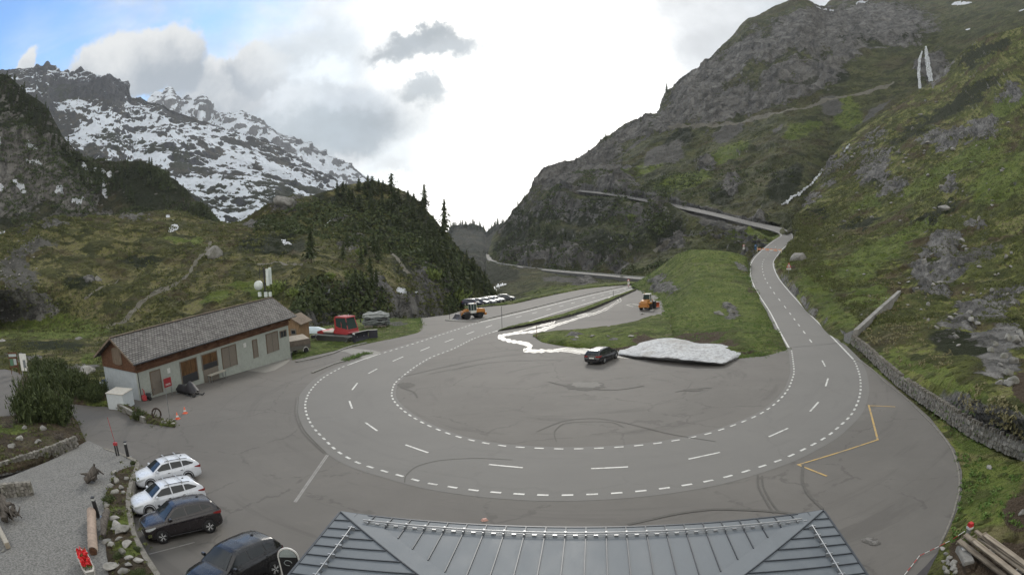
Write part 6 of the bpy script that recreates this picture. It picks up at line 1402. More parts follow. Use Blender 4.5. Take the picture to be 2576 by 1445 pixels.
# ------------------------------------------------------------ hotel roof below the camera
def hotel():
    z0 = CAMZ - 9.6; k = 1/.8944
    C1, C2 = onz((958*.8944, 1440*.8944), z0), onz((2316*.8944, 1436*.8944), z0); ax = (C2 - C1).normalized(); yaw = math.atan2(ax.y, ax.x); Wd = (C2 - C1).length; Dp = 15.0
    t = thing('hotel_annex', 'low building with a grey standing seam metal roof nearest the camera', 'building', (C1.x, C1.y, 0), yaw)
    pitch = math.tan(R(4.0)); H = lambda d: z0 + d*pitch
    m, T = new_mat('zinc_roof'); tc = T.new('ShaderNodeTexCoord').outputs['Object']; n = T.noise(T.vmath('MULTIPLY', tc, (1, .35, 1)), 1.3, 6, .65); n2 = T.noise(tc, 9, 4, .7)
    c = T.mix(T.ramp(n, .3, .7), (.095, .112, .128), (.130, .148, .164)); c = T.mix(T.math('MULTIPLY', n2, .25), c, (.15, .16, .17)); finish(T, c, T.ramp(n, .3, .7, .62, .74), n2, .002, .3, .4, .15); Mz = m
    Ms = obj_mat('seam_edge', (.045, .052, .062), .5, .4, .3)
    # slopes (local x along the eave, -y towards the camera)
    h = min(Wd, Dp)/2; r0, r1 = (h, -h), (Wd - h, -h) if Wd > Dp else (h, -h)
    rd = MB(); V = [(0, 0, z0), (Wd, 0, z0), (Wd, -Dp, z0), (0, -Dp, z0), (h, -h, H(h)), (Wd - h, -h, H(h))]
    for f, nm in (((0, 1, 5, 4), 'roof_slope'), ((1, 2, 5), 'roof_slope'), ((2, 3, 4, 5), 'roof_slope'), ((3, 0, 4), 'roof_slope')):
        q = MB(); q.add([V[i] for i in f] + [(V[i][0], V[i][1], V[i][2] - .18) for i in f], [tuple(range(len(f))), tuple(range(2*len(f) - 1, len(f) - 1, -1))] + [(i, (i + 1) % len(f), len(f) + (i + 1) % len(f), len(f) + i) for i in range(len(f))]); q.build(nm, Mz, t)
    sm = MB(); N_ = 26; sp = Wd/N_
    def seam(a, b, mb): 
        a, b = Vector(a), Vector(b); mb.box((a + b)/2 + Vector((0, 0, .02)), ((b - a).length, .028, .045), rz=math.atan2((b - a).y, (b - a).x), ry=-math.atan2((b - a).z, math.hypot((b - a).x, (b - a).y)))
    band = .95
    for i in range(1, N_):
        x = i*sp; e = min(x, Wd - x); d = min(e - band, h) if e < h else h
        if e >= h: d = h
        d0 = 0
        if e - band <= .05: d = .0
        if e < band + .1: d = max(0.0, .35 if e > .6 else 0)
        if d > .05: seam((x, -.01, H(0)), (x, -d, H(d)), sm)
    sm.build('roof_seam', Ms, t)
    for sx in (0, 1):
        sd = MB(); X = lambda e: e if sx == 0 else Wd - e
        for j in range(1, int(Dp/.6)):
            y = j*.6; d = min(y, Dp - y, h); 
            if d > .1: seam((X(.01), -y, H(0)), (X(d - .05), -y, H(d - .05)), sd)
        sd.build('roof_seam', Ms, t)
        # hip flashing
        f = MB(); f.add([(X(0), .02, H(0) + .05), (X(h), -h, H(h) + .05), (X(h), -h + band*1.0, H(h - band) + .022), (X(band), .0, H(0) + .022), (X(-.02), 0.02, H(0) - .1), (X(band), .02, H(0) - .1)], [(0, 1, 2, 3), (0, 3, 5, 4)]); f.build('hip_flashing', Mz, t)
        f = MB(); seam((X(.0), 0, H(0)), (X(h), -h, H(h)), f); f.build('hip_edge', Ms, t)
        # snow guard on the side slope
        g = MB(); xg = X(.85); g.tube([(xg, -1.15, H(.85) + .12), (xg, -Dp + 1.6, H(.85) + .12)], .022, 6); [g.box((xg, -y, H(.85) + .06), (.22, .05, .12)) for y in np.arange(1.2, Dp - 1.5, .6)]; [g.box((xg, -y, H(.85) + .05), (.06, .1, .07)) for y in np.arange(1.5, Dp - 1.5, .6)]; g.build('snow_guard', M_steel, t)
        e = MB(); e.box((X(-.03), -Dp/2, z0 - .06), (.07, Dp, .16)); e.build('roof_edge', Ms, t)
    g = MB(); yg = -.62; x0, x1 = 1.05, Wd - 1.05; g.tube([(x0, yg, H(.62) + .13), (x1, yg, H(.62) + .13)], .024, 6); g.tube([(x0, yg, H(.62) + .06), (x1, yg, H(.62) + .06)], .012, 6)
    for i in range(2, N_ - 1): g.box((i*sp, yg, H(.62) + .06), (.05, .26, .10)); g.box(((i + .5)*sp, yg - .04, H(.62) + .035), (.13, .06, .06))
    g.build('snow_guard', M_steel, t)
    e = MB(); e.box((Wd/2, .03, z0 - .06), (Wd, .07, .16)); e.build('roof_edge', Ms, t)
    w = MB(); w.box((Wd/2, -Dp/2 + .0, (z0 - 4)/2), (Wd - 1.2, Dp - 1.2, z0 + 3.6)); w.build('wall', obj_mat('cream_render', (.5, .47, .4), .85), t)
hotel()

# ------------------------------------------------------------ walls
def block_wall(name, label, F_, T_, cat='wall', bw=.30, bh=.20, mat=None, seed=3, slabs=True, thick=.3):
    """dry stone wall of many rough blocks between foot line F_ and top line T_"""
    rnd = random.Random(seed); F_, T_ = np.array(F_), np.array(T_); n = max(4, int(arclen(F_)[-1]/bw)); A_, B_ = resamp(F_, n), resamp(T_, n); mb = MB()
    for i in range(n - 1):
        a, b = Vector((A_[i] + A_[i + 1])/2), Vector((B_[i] + B_[i + 1])/2); H_ = (b - a).z; m = max(1, int(H_/bh)); d = Vector(A_[min(i + 1, n - 1)] - A_[i]); rz = math.atan2(d.y, d.x)
        for j in range(m):
            p = a.lerp(b, (j + .5)/m) + Vector((rnd.uniform(-.04, .04), rnd.uniform(-.04, .04), rnd.uniform(-.02, .02)))
            c = Vector((p.x, p.y, p.z)); sz = (bw*rnd.uniform(.7, 1.15), thick*rnd.uniform(.8, 1.2), H_/m*rnd.uniform(.75, 1.0))
            o = len(mb.V); mb.box(c, sz, rz + rnd.uniform(-.12, .12), rnd.uniform(-.1, .1), rnd.uniform(-.1, .1), taper=(rnd.uniform(.7, 1), rnd.uniform(.7, 1)))
            for q in range(o, len(mb.V)): mb.V[q] = tuple(Vector(mb.V[q]) + Vector((rnd.uniform(-.03, .03), rnd.uniform(-.03, .03), rnd.uniform(-.025, .025))))
        if slabs and rnd.random() < .9: mb.box(b + Vector((0, 0, .07)), (.09*rnd.uniform(.7, 1.4), thick*1.1, .26*rnd.uniform(.7, 1.2)), rz + rnd.uniform(-.2, .2), rnd.uniform(-.2, .2))
    # core behind the stones
    for i in range(n - 1):
        a, b = Vector((A_[i] + A_[i + 1])/2), Vector((B_[i] + B_[i + 1])/2); d = Vector(A_[i + 1] - A_[i]); mb.box((a + b)/2, (d.length*1.05, thick*.6, (b - a).z*.95), math.atan2(d.y, d.x))
    return tag(mb.build(name, mat or M_wallst), label, cat)
TW = FW + np.array([0, 0, .88]) + WOUT*.08
block_wall('dry_stone_wall', 'long dry stone wall with upright coping stones beside the car park kerb', FW, TW)
# kerb of the car park on the right
kb = [(2153,905),(2190,925),(2228.6,962.4),(2268.7,992.5),(2333.7,1055),(2376,1103),(2396,1135),(2410,1180),(2413,1230),(2403,1270),(2395.7,1297),(2380,1335),(2362,1373)]
Kp = dense(kb, 6, .0); Ka, Kb = offset(Kp, .05), offset(Kp, -.05)
mbk = MB(); n_ = len(Kp)
for P_, z_ in ((Ka, .05), (Kb, .05)): pass
V = [tuple(p + [0, 0, -.1]) for p in Ka] + [tuple(p + [0, 0, .04]) for p in Ka] + [tuple(p + [0, 0, .04]) for p in Kb] + [tuple(p + [0, 0, -.1]) for p in Kb]
mbk.add(V, [(r_*n_ + i, r_*n_ + i + 1, (r_ + 1)*n_ + i + 1, (r_ + 1)*n_ + i) for r_ in range(3) for i in range(n_ - 1)]); tag(mbk.build('kerb', M_wallst), 'low stone kerb curving along the right edge of the car park', 'kerb')
def low_wall(name, pts, h, w, mat, label, cat='wall', kind=None, base=.25):
    P = dense([(p[0], p[1]) for p in pts], 5, 0) if len(pts[0]) == 2 else _cr(np.array([G(*p) for p in pts]), np.linspace(0, len(pts) - 1, 5*(len(pts) - 1) + 1))
    a, b = offset(P, w/2), offset(P, -w/2); n = len(P); mb = MB()
    V = [tuple(p - [0, 0, base]) for p in a] + [tuple(p + [0, 0, h]) for p in a] + [tuple(p + [0, 0, h]) for p in b] + [tuple(p - [0, 0, base]) for p in b]
    mb.add(V, [(r_*n + i, r_*n + i + 1, (r_ + 1)*n + i + 1, (r_ + 1)*n + i) for r_ in range(3) for i in range(n - 1)] + [(0, n, 2*n, 3*n), (n - 1, 2*n - 1, 3*n - 1, 4*n - 1)])
    return tag(mb.build(name, mat), label, cat, kind=kind)
low_wall('kerb', [(738,914),(770,908),(805,900),(835,890),(862,880),(890,871),(940,862)] if False else [(745,911),(790,902),(835,890),(862,879),(890,870),(922,863)], .14, .3, M_conc, 'raised concrete kerb curving past the groomer meadow', 'kerb')
low_wall('kerb', [(786,938),(815,926),(842,915),(868,908)], .12, .25, M_conc, 'short concrete kerb beside the small grass strip by the trailer', 'kerb')
low_wall('traffic_island', [(1126,805),(1150,807),(1180,808),(1206,808)], .13, 1.1, M_conc, 'low concrete traffic island under the wheel loader', 'traffic island')
low_wall('kerb', [(1206,806),(1260,793),(1320,779),(1380,764),(1440,749),(1500,735),(1560,722),(1588,716)], .12, .5, M_conc, 'long kerb between the through road and the far parking bays', 'kerb')
def channel():
    pts = [(2128,852),(2150,842),(2162,832),(2190,806),(2218,780),(2245,756),(2262,738)]; P = []
    for x, y in pts: r = hit(x, y + 4, ['alpine_slope']); P.append(np.array(r[0]))
    P = _cr(np.array(P), np.linspace(0, len(P) - 1, 25)); a, b = offset(P, .3), offset(P, -.3); n = len(P); mb = MB()
    V = [tuple(p - [0, 0, .6]) for p in a] + [tuple(p + [0, 0, .75]) for p in a] + [tuple(p + [0, 0, .75]) for p in b] + [tuple(p - [0, 0, .6]) for p in b]
    mb.add(V, [(r_*n + i, r_*n + i + 1, (r_ + 1)*n + i + 1, (r_ + 1)*n + i) for r_ in range(3) for i in range(n - 1)] + [(0, n, 2*n, 3*n), (n - 1, 2*n - 1, 3*n - 1, 4*n - 1)]); tag(mb.build('channel_wall', M_conc), 'straight concrete channel wall running up the right slope', 'wall')
channel()

# ------------------------------------------------------------ left terrace, beds and meadow
M_gravel, T = new_mat('gravel'); p_ = T.new('ShaderNodeNewGeometry').outputs['Position']; n_a = T.noise(p_, 9, 5, .85); n_b = T.noise(p_, .5, 6, .65)
finish(T, T.mix(T.ramp(n_a, .36, .64), T.mix(n_b, (.065, .065, .062), (.10, .10, .096)), T.mix(n_b, (.19, .19, .183), (.27, .266, .255))), .95, n_a, .03, .8, .2); MATS['gravel'] = M_gravel
M_soil = mat_terrain('planting_soil', .25, dark=(.05, .04, .028), mid=(.085, .07, .048), lite=(.09, .095, .045), brown=(.11, .08, .055), rock_nz=(.1, .2), lite_amt=.6)
rows = [[(222,1107,None,.04),(268,1129,None,.15),(318,1147,None,.35),(343,1163,None,.55),(334,1195,None,.65),(321,1235,None,.65),(320,1280,None,.65),(331,1335,None,.65),(358,1390,None,.65),(396,1450,None,.65),(470,1600,None,.65)],
        [(180,1130,None,.10),(230,1150,None,.2),(290,1165,None,.4),(318,1175,None,.55),(300,1200,None,.65),(285,1240,None,.65),(275,1290,None,.65),(285,1340,None,.65),(300,1395,None,.65),(320,1455,None,.65),(380,1600,None,.65)],
        [(120,1160,None,.3),(170,1175,None,.4),(200,1190,None,.5),(210,1205,None,.6),(205,1235,None,.6),(190,1270,None,.6),(180,1310,None,.6),(180,1360,None,.6),(180,1410,None,.6),(190,1470,None,.6),(200,1600,None,.6)],
        [(-60,1230,None,.5),(-60,1245,None,.5),(-60,1260,None,.5),(-60,1275,None,.5),(-60,1290,None,.5),(-80,1310,None,.5),(-80,1340,None,.5),(-80,1380,None,.5),(-80,1430,None,.5),(-80,1490,None,.5),(-80,1600,None,.5)]]
patch('gravel_terrace', rows, 120, 80, M_gravel, heath_disp(.035, 1.5), skirt=.0, taper=(.0, .0, .02, .02))
low_wall('retaining_wall', [(262,1127,.1),(318,1147,.33),(345,1165,.6),(336,1195,.68),(324,1235,.68),(323,1280,.68),(334,1335,.68),(361,1390,.68),(399,1450,.68),(430,1500,.68)], .04, .28, M_wallst, 'curved mortared stone wall holding the gravel terrace beside the parked cars', base=.95)
# soil bed with shrubs along the terrace edge
rows = [[(338,1170,None,.66),(331,1195,None,.70),(319,1235,None,.70),(318,1280,None,.70),(330,1335,None,.70),(355,1390,None,.70),(392,1450,None,.70),(430,1500,None,.7)],
        [(318,1176,None,.8),(306,1198,None,.9),(292,1238,None,.9),(292,1282,None,.9),(300,1337,None,.95),(320,1392,None,.95),(350,1452,None,.9),(380,1500,None,.9)],
        [(300,1182,None,.6),(285,1200,None,.64),(268,1240,None,.64),(262,1284,None,.64),(262,1339,None,.64),(268,1392,None,.64),(275,1452,None,.64),(290,1500,None,.64)]]
_, bed = patch('terrace_bed', rows, 90, 26, M_soil, heath_disp(.10, .9), masks={'green': [('e', 300, 1300, 60, 30, 0), ('e', 330, 1380, 40, 20, 0)]}, skirt=.3, wob=6)
rows = [[(-80,1205,None,.45),(0,1186,None,.45),(70,1168,None,.4),(140,1143,None,.3),(215,1106,None,.1)],
        [(-80,1160,None,1.1),(0,1145,None,1.1),(70,1128,None,1.0),(140,1108,None,.8),(205,1085,None,.2)],
        [(-80,1100,None,1.1),(0,1090,None,1.2),(70,1075,None,1.1),(140,1065,None,.8),(195,1060,None,.2)],
        [(-80,1050,None,.3),(0,1046,None,.3),(60,1042,None,.3),(120,1036,None,.2),(180,1040,None,.1)]]
_, bed2 = patch('planting_bed', rows, 120, 70, M_soil, heath_disp(.14, 1.6), masks={'green': [('e', 20, 1080, 60, 14, 0), ('e', 200, 1130, 30, 14, 0)]}, skirt=.3, wob=8)
rows = [[(40,985,None,.05),(110,1012,None,.1),(170,1012,None,.1),(230,1018,None,.1),(285,1022,None,.1),(330,1046,None,.1),(380,1062,None,.1),(440,1072,None,.08)],
        [(50,960,None,.4),(115,985,None,.5),(175,992,None,.5),(235,1000,None,.5),(290,1012,None,.5),(335,1034,None,.4),(385,1052,None,.3),(441,1066,None,.15)],
        [(60,940,None,.3),(125,960,None,.3),(185,972,None,.3),(245,985,None,.3),(292,1005,None,.4),(338,1025,None,.35),(390,1046,None,.2),(442,1061,None,.08)]]
_, bed3 = patch('shrub_bed', rows, 140, 24, M_soil, heath_disp(.08, 1.2), masks={'green': [('e', 430, 1066, 40, 8, 0), ('e', 280, 1015, 60, 8, 0)]}, skirt=.3, wob=5)
low_wall('low_wall', [(277,1012,.3),(300,1020,.4),(325,1033,.4),(345,1045,.35),(364,1054,.3)], .16, .26, M_conc, 'low light-topped wall beside the white cabinet', base=.6)
def stones_wall(name, label, pts, h, seed):
    F_ = np.array([G(x, y, hh) for x, y, hh in pts]); F_ = _cr(F_, np.linspace(0, len(F_) - 1, 20)); return block_wall(name, label, F_, F_ + [0, 0, h], bw=.26, bh=.17, seed=seed, slabs=False, thick=.4)
stones_wall('rubble_wall', 'rough rubble wall holding the planting bed at the left edge', [(-60,1216,.1),(0,1196,.1),(50,1179,.12),(100,1163,.12),(150,1144,.1),(195,1124,.05)], .85, 5)
stones_wall('rubble_wall', 'short rubble wall end on the gravel at the left edge', [(-60,1262,.5),(0,1252,.5),(45,1246,.5),(86,1243,.5)], .8, 8)
# meadow around and behind the shed
rows = [[(-300,1000,None,.04),(0,928,None,.03),(60,942,None,.05),(200,980,None,.05),(262,975,None,.05),(300,958,None,.04),(400,925,None,.04),(560,880,None,.04),(742,850,None,.04)],
        [(-300,930,None,.3),(0,900,None,.5),(60,905,None,.6),(180,930,None,.5),(262,930,None,.3),(300,925,None,.2),(400,895,None,.2),(560,862,None,.2),(742,835,None,.2)],
        [(-300,880,None,.3),(0,868,None,.6),(60,870,None,.8),(160,880,None,.8),(260,880,None,.5),(300,880,None,.4),(400,870,None,.4),(560,845,None,.4),(742,825,None,.4)],
        [(-300,845,None,.4),(0,835,None,.5),(60,835,None,.5),(140,835,None,.5),(260,840,None,.5),(300,840,None,.5),(400,835,None,.5),(560,820,None,.5),(742,812,None,.5)]]
_, meadow = patch('meadow', rows, 260, 80, M_heath, heath_disp(.28, 4.0, .25, 14), masks={'green': [('e', 100, 840, 200, 14, 0), ('e', 30, 960, 40, 10, 0), ('e', 230, 905, 30, 16, 0)], 'rock': [('e', 190, 930, 60, 20, 0), ('e', 60, 900, 50, 12, 0)], 'dark': [('e', 120, 870, 110, 14, 0)]}, skirt=.5, wob=14)
# groomer meadow
rows = [[(735,905,None,.02),(772,897,None,.03),(850,880,None,.03),(935,861,None,.03),(1000,848,None,.03),(1054,834,None,.03),(1064,815,None,.03)],
        [(735,880,None,.1),(775,876,None,.15),(845,862,None,.15),(925,842,None,.15),(990,830,None,.15),(1040,820,None,.15),(1060,810,None,.08)],
        [(735,855,None,.1),(775,850,None,.15),(840,838,None,.15),(920,820,None,.15),(985,813,None,.15),(1035,808,None,.15),(1058,805,None,.08)],
        [(735,830,None,.2),(775,828,None,.2),(840,815,None,.2),(920,800,None,.2),(985,800,None,.25),(1035,801,None,.25),(1056,800,None,.1)]]
_, gmead = patch('groomer_meadow', rows, 200, 80, M_grass, heath_disp(.06, 2.0, .08, 8), masks={'green': [('e', 860, 880, 120, 10, -.2), ('e', 1040, 820, 20, 20, 0)], 'scree': [('e', 1000, 815, 26, 6, 0)], 'rock': []}, skirt=.8, wob=8)
rows = [[(866,908,None,.02),(885,902,None,.02),(905,896,None,.02),(934,888,None,.02)], [(868,904,None,.14),(886,898,None,.16),(904,893,None,.16),(928,888,None,.1)], [(872,902,None,.02),(886,896,None,.02),(904,890,None,.02),(924,886,None,.02)]]
_, gstrip = patch('grass_strip', rows, 60, 10, M_grass, heath_disp(.05, .8), masks={'green': [('e', 900, 896, 60, 20, 0)]}, skirt=.2)
rows = [[(1175,778,None,.02),(1215,772,None,.02),(1290,764,None,.02),(1380,744,None,.02),(1472,726,None,.02),(1540,719,None,.02),(1600,716,None,.02)],
        [(1170,774,None,.3),(1210,768,None,.3),(1290,758,None,.3),(1380,738,None,.4),(1472,720,None,.4),(1540,714,None,.4),(1600,712,None,.4)],
        [(1168,770,None,-.6),(1208,765,None,-.6),(1290,754,None,-.8),(1380,734,None,-.8),(1472,716,None,-.8),(1540,711,None,-.8),(1600,709,None,-.8)]]
patch('edge_bank', rows, 200, 10, M_grass, heath_disp(.15, 3.0), masks={'green': []}, skirt=1.0)
rows = [[(1060,830,None,.02),(1090,822,None,.02),(1120,812,None,.02),(1150,800,None,.02)], [(1062,812,None,.1),(1090,802,None,.2),(1120,795,None,.25),(1160,785,None,.2)], [(1060,800,None,-.3),(1090,796,None,-.3),(1130,790,None,-.3),(1172,776,None,-.3)]]
# ------------------------------------------------------------ snow bank and melt water
M_snow, T = new_mat('dirty_snow'); p_ = T.new('ShaderNodeNewGeometry').outputs['Position']; a_ = T.noise(T.vmath('MULTIPLY', p_, (1, 1, 5)), 2.2, 7, .7, .8); b_ = T.noise(p_, .35, 5, .6); sz_ = T.new('ShaderNodeSeparateXYZ', {0: p_}).outputs[2]
c_ = T.mix(T.ramp(a_, .42, .62), (.44, .455, .47), (.27, .275, .28)); c_ = T.mix(T.math('MULTIPLY', T.ramp(b_, .5, .65), .5), c_, (.26, .245, .22)); finish(T, c_, .8, T.math('ADD', a_, T.math('MULTIPLY', T.noise(p_, 7, 4, .7), .4)), .05, .8, .3, Subsurface_Weight=0.0)
rows = [[(1556,893,None,.01),(1600,899,None,.01),(1650,903,None,.01),(1700,908,None,.01),(1750,911,None,.01),(1790,914,None,.01),(1818,916,None,.01),(1845,905,None,.01),(1876,888,None,.01)],
        [(1556,890,None,.15),(1600,894,None,.35),(1650,897,None,.55),(1700,901,None,.6),(1750,905,None,.6),(1790,909,None,.5),(1818,911,None,.4),(1846,900,None,.3),(1877,887,None,.05)],
        [(1556,886,None,.25),(1600,886,None,.5),(1650,880,None,.8),(1700,884,None,.85),(1750,892,None,.8),(1790,896,None,.6),(1820,897,None,.45),(1850,888,None,.45),(1878,885,None,.05)],
        [(1558,881,None,.2),(1602,872,None,.6),(1650,858,None,1.2),(1700,858,None,1.2),(1750,870,None,.9),(1790,873,None,.8),(1822,874,None,.7),(1852,878,None,.3),(1878,883,None,.05)],
        [(1560,878,None,.0),(1604,864,None,.4),(1650,852,None,1.0),(1700,850,None,1.0),(1750,862,None,.8),(1790,864,None,.6),(1822,866,None,.5),(1854,872,None,.2),(1878,881,None,.0)]]
o, _ = patch('snow_bank', rows, 170, 60, M_snow, lambda P, N, D, at: N*(.24*fbm(P*[1, 1, .6], 2.4, 5, .6, 7) + .035*fbm(P*[1, 1, .3], .9, 3, .6, 9))[..., None], skirt=.2, taper=(.1, .12, .05, .05), kind=None)
tag(o, 'long melting bank of dirty snow at the foot of the green mound', 'snow bank')
M_water, T = new_mat('melt_water'); p_ = T.new('ShaderNodeNewGeometry').outputs['Position']; finish(T, (.06, .06, .052), .2, T.noise(p_, 2.5, 5, .65), .012, .5, 1.0, IOR=1.7)
def Z5(X, Y): return ((960 + X*.37367)*.8944, (540 + Y*.37367)*.8944)
M_wet = mat_plain('wet_asphalt', (.035, .034, .032), .35, .5)
def pool(pts):
    q = [Z5(*p) for p in pts]; C_ = np.array([G(x, y, 0) for x, y in q + q[:1]]); ln = Lines(); ln.add(*strip(C_, .45, .0135)); ln.build('wet_edge', M_wet)
    return flat('melt_water', q, M_water, .0175)
def brook(pts, h):
    A = np.array(pts, float); t = np.linspace(0, len(A) - 1, (len(A) - 1)*5 + 1); B = _cr(A, t); rnd = random.Random(len(pts)); L_, R_ = [], []
    for i in range(len(B)):
        d = B[min(i + 1, len(B) - 1), :2] - B[max(i - 1, 0), :2]; d /= np.linalg.norm(d) + 1e-9; w = B[i, 2]*.27*(1 + .25*math.sin(i*1.9) + rnd.uniform(-.2, .2)); n = np.array([-d[1]*1.3, d[0]])
        L_.append(B[i, :2] + n*w); R_.append(B[i, :2] - n*w*(1 + rnd.uniform(-.2, .2)))
    for nm, mt, k, hh in (('wet_edge', M_wet, 1.5, .0125), ('melt_water', M_water, 1.0, h)):
        P1 = np.array([G(*Z5(*((l + r)/2 + (l - r)/2*k)), hh) for l, r in zip(L_, R_)]); P2 = np.array([G(*Z5(*((l + r)/2 - (l - r)/2*k)), hh) for l, r in zip(L_, R_)]); ribbon(nm, P1, P2, mt)
brook([(2010,800,16),(2060,795,22),(2098,812,22),(2060,838,16),(2000,875,20),(1930,905,20),(1870,925,14),(1790,945,14),(1700,974,18),(1620,998,22),(1540,1026,30),(1460,1046,24),(1380,1056,16),(1300,1064,18),(1230,1074,24),(1185,1087,26),(1215,1103,28),(1280,1122,26),(1350,1132,30),(1415,1150,34),(1412,1176,34),(1375,1192,26),(1450,1196,28),(1540,1192,26),(1640,1196,14)], .0165)
brook([(1890,916,14),(1820,920,16),(1730,926,20),(1650,942,26),(1602,962,28),(1585,985,20),(1520,1000,20),(1440,1020,12),(1360,1042,9),(1290,1058,10)], .0190)
pool([(1600,1185),(1700,1170),(1780,1172),(1860,1182),(1870,1218),(1800,1216),(1740,1204),(1660,1196)])
pool([(2080,1238),(2140,1234),(2250,1244),(2330,1250),(2250,1256),(2150,1248)])
pool([(2150,848),(2190,842),(2240,850),(2232,866),(2200,862)])
# ------------------------------------------------------------ small things around the car park
def at(x, y, h=0): return Vector(G(x, y, h))
def prop(name, label, cat, px, h=0, yaw=0, group=None, scale=1): return thing(name, label, cat, at(*px, h), yaw, group, None, scale)
M_redp = MATS['red_paint']; M_wh = MATS['cab_white']
# white cabinet beside the shed
t = prop('cabinet', 'white cubic equipment cabinet standing beside the shed corner', 'cabinet', (327, 1025), 0, math.atan2(SU.y, SU.x) + .35)
M_cab = obj_mat('cabinet_white', (.50, .54, .56), .5, .3, var=.05)
m = MB(); m.box((0, 1.0, .74), (2.0, 2.0, 1.4)); m.build('body', M_cab, t, .02); m = MB(); m.box((0, 1.0, 1.48), (2.12, 2.12, .07), rx=.02); m.build('lid', MATS.get('cl') or obj_mat('cabinet_lid', (.50, .48, .43), .6), t, .01); m = MB(); m.box((0, 1.0, .02), (1.9, 1.9, .1)); m.build('base', M_conc, t)
# wheelie bins
def bin_(px, col, mname, label):
    t = prop('waste_bin', label, 'bin', px, 0, math.atan2(SU.y, SU.x) + 1.4, 'bins behind the cabinet'); mt = obj_mat(mname, col, .55, .35)
    m = MB(); m.box((0, 0, .62), (1.15, .9, 1.0), taper=(1.1, 1.1)); m.build('body', mt, t, .05); m = MB(); m.prism([(-.56, 1.12), (.56, 1.12), (.5, 1.27), (-.3, 1.35), (-.56, 1.25)], -.66, .66); m.build('lid', mt, t, .03)
    for x in (-.45, .45):
        for y in (-.35, .35): m = MB(); m.lathe([(.02, -.03), (.09, -.03), (.09, .03), (.02, .03)], (x, y, .09), 10, 'y'); m.build('wheel', M_black, t)
bin_((277, 984), (.04, .075, .19), 'blue_plastic', 'blue waste bin between the shed gable and the white cabinet'); bin_((300, 990), (.085, .03, .035), 'maroon_plastic', 'dark red waste bin between the shed gable and the white cabinet')
t = prop('water_tank', 'small white plastic container left of the blue bin', 'container', (262, 984)); m = MB(); m.box((0, 0, .5), (.7, .7, 1.0)); m.build('body', M_cab, t, .06); m = MB(); m.lathe([(.02, 1.0), (.15, 1.0), (.15, 1.1), (.02, 1.12)], (0, 0, 0), 12); m.build('cap', M_wh, t)
# red board sign by the shed
t = prop('sign_board', 'red notice board on short posts in front of the shed', 'sign', (427, 996), 0, math.atan2(SU.y, SU.x)); m = MB(); m.box((0, 0, 1.35), (1.05, .06, .85)); m.build('panel', obj_mat('sign_red', (.26, .03, .035), .5), t, .01)
for z in (1.12, 1.22): m = MB(); m.box((.0, -.035, z), (.7, .01, .04)); m.build('text_line', M_wh, t)
for x in (-.42, .42): m = MB(); m.box((x, .02, .5), (.06, .06, 1.0)); m.build('post', M_steel, t)
# traffic cones
def cone(px, label):
    t = prop('traffic_cone', label, 'traffic cone', px, 0, 0, 'traffic cones'); mo = obj_mat('cone_orange', (.60, .12, .06), .6); m = MB(); m.lathe([(.16, .03), (.03, .55), (.001, .56)], n=14); o = m.build('cone', mo, t)
    m = MB(); m.lathe([(.128, .18), (.088, .32)], n=14, cap=False); m.build('stripe', M_wh, t); m = MB(); m.box((0, 0, .02), (.42, .42, .04)); m.build('base', mo, t, .01)
cone((447, 1053), 'left one of two orange and white traffic cones'); cone((466, 1039), 'right one of two orange and white traffic cones')
# thin pole and stone pile on the strip
t = prop('flag_pole', 'thin leaning metal pole at the tip of the planted strip', 'pole', (428, 1056), .1); m = MB(); m.tube([(0, 0, 0), (.05, 0, 2.4)], .03, 8); m.build('pole', M_steel, t); m = MB(); m.lathe([(.001, 0), (.12, .02), (.12, .1), (.001, .12)]); m.build('foot', M_dark, t)
t = prop('wheel_sculpture', 'old bent iron hoop standing on the planted strip', 'sculpture', (396, 1054), .15, .6); m = MB(); K = 18
for rr_, yy in ((.42, 0), (.36, .08)): m.tube([(rr_*math.cos(a), yy, .45 + rr_*1.15*math.sin(a)) for a in np.linspace(0, 2*math.pi, K)], .05, 6)
m.tube([(-.3, 0, .3), (.1, .05, .95)], .04, 6); m.build('hoop', obj_mat('rusty_iron', (.05, .035, .028), .8), t)
rnd = random.Random(4)
for i in range(9): boulder(420 + rnd.uniform(-14, 20), 1062 + rnd.uniform(-6, 6), rnd.uniform(9, 16), 'small grey stone piled round the foot of the thin pole', 'stones at the strip tip', light=rnd.random() < .6, name='stone', cat='stone')
# dark lamp bollards on the terrace
M_bol = obj_mat('bollard_black', (.02, .02, .022), .5, .4); M_lens = obj_mat('lamp_glass', (.45, .47, .46), .2, .6)
for px, lb in (((323, 1151), 'black lamp bollard by the corner of the car park, the farther one'), ((248, 1302), 'black lamp bollard beside the tiled log, the nearer one')):
    h0 = .3 if px[1] < 1200 else .62
    t = prop('lamp_bollard', lb, 'bollard', px, h0, .3, 'lamp bollards on the terrace'); m = MB(); m.box((0, 0, .47), (.19, .19, .94)); m.build('post', M_bol, t, .02)
    m = MB(); m.box((0, 0, 1.0), (.15, .15, .12)); m.build('lamp_head', M_lens, t); m = MB(); m.box((0, 0, 1.085), (.2, .2, .05)); m.build('cap', M_bol, t, .01); m = MB(); m.box((0, 0, .02), (.4, .4, .05)); m.build('base_plate', M_steel, t)
t = prop('barrier_post', 'red and black gate post with a thin red rod', 'post', (297, 1147), .25, .2); m = MB(); [m.box((x, 0, .4), (.07, .12, .8)) for x in (-.09, .09)]; m.build('stand', M_bol, t); m = MB(); m.box((0, 0, .86), (.3, .2, .2)); m.build('head', M_redp, t, .02); m = MB(); m.tube([(0, 0, .9), (-.25, .1, 2.6)], .018, 6); m.build('rod', M_redp, t)
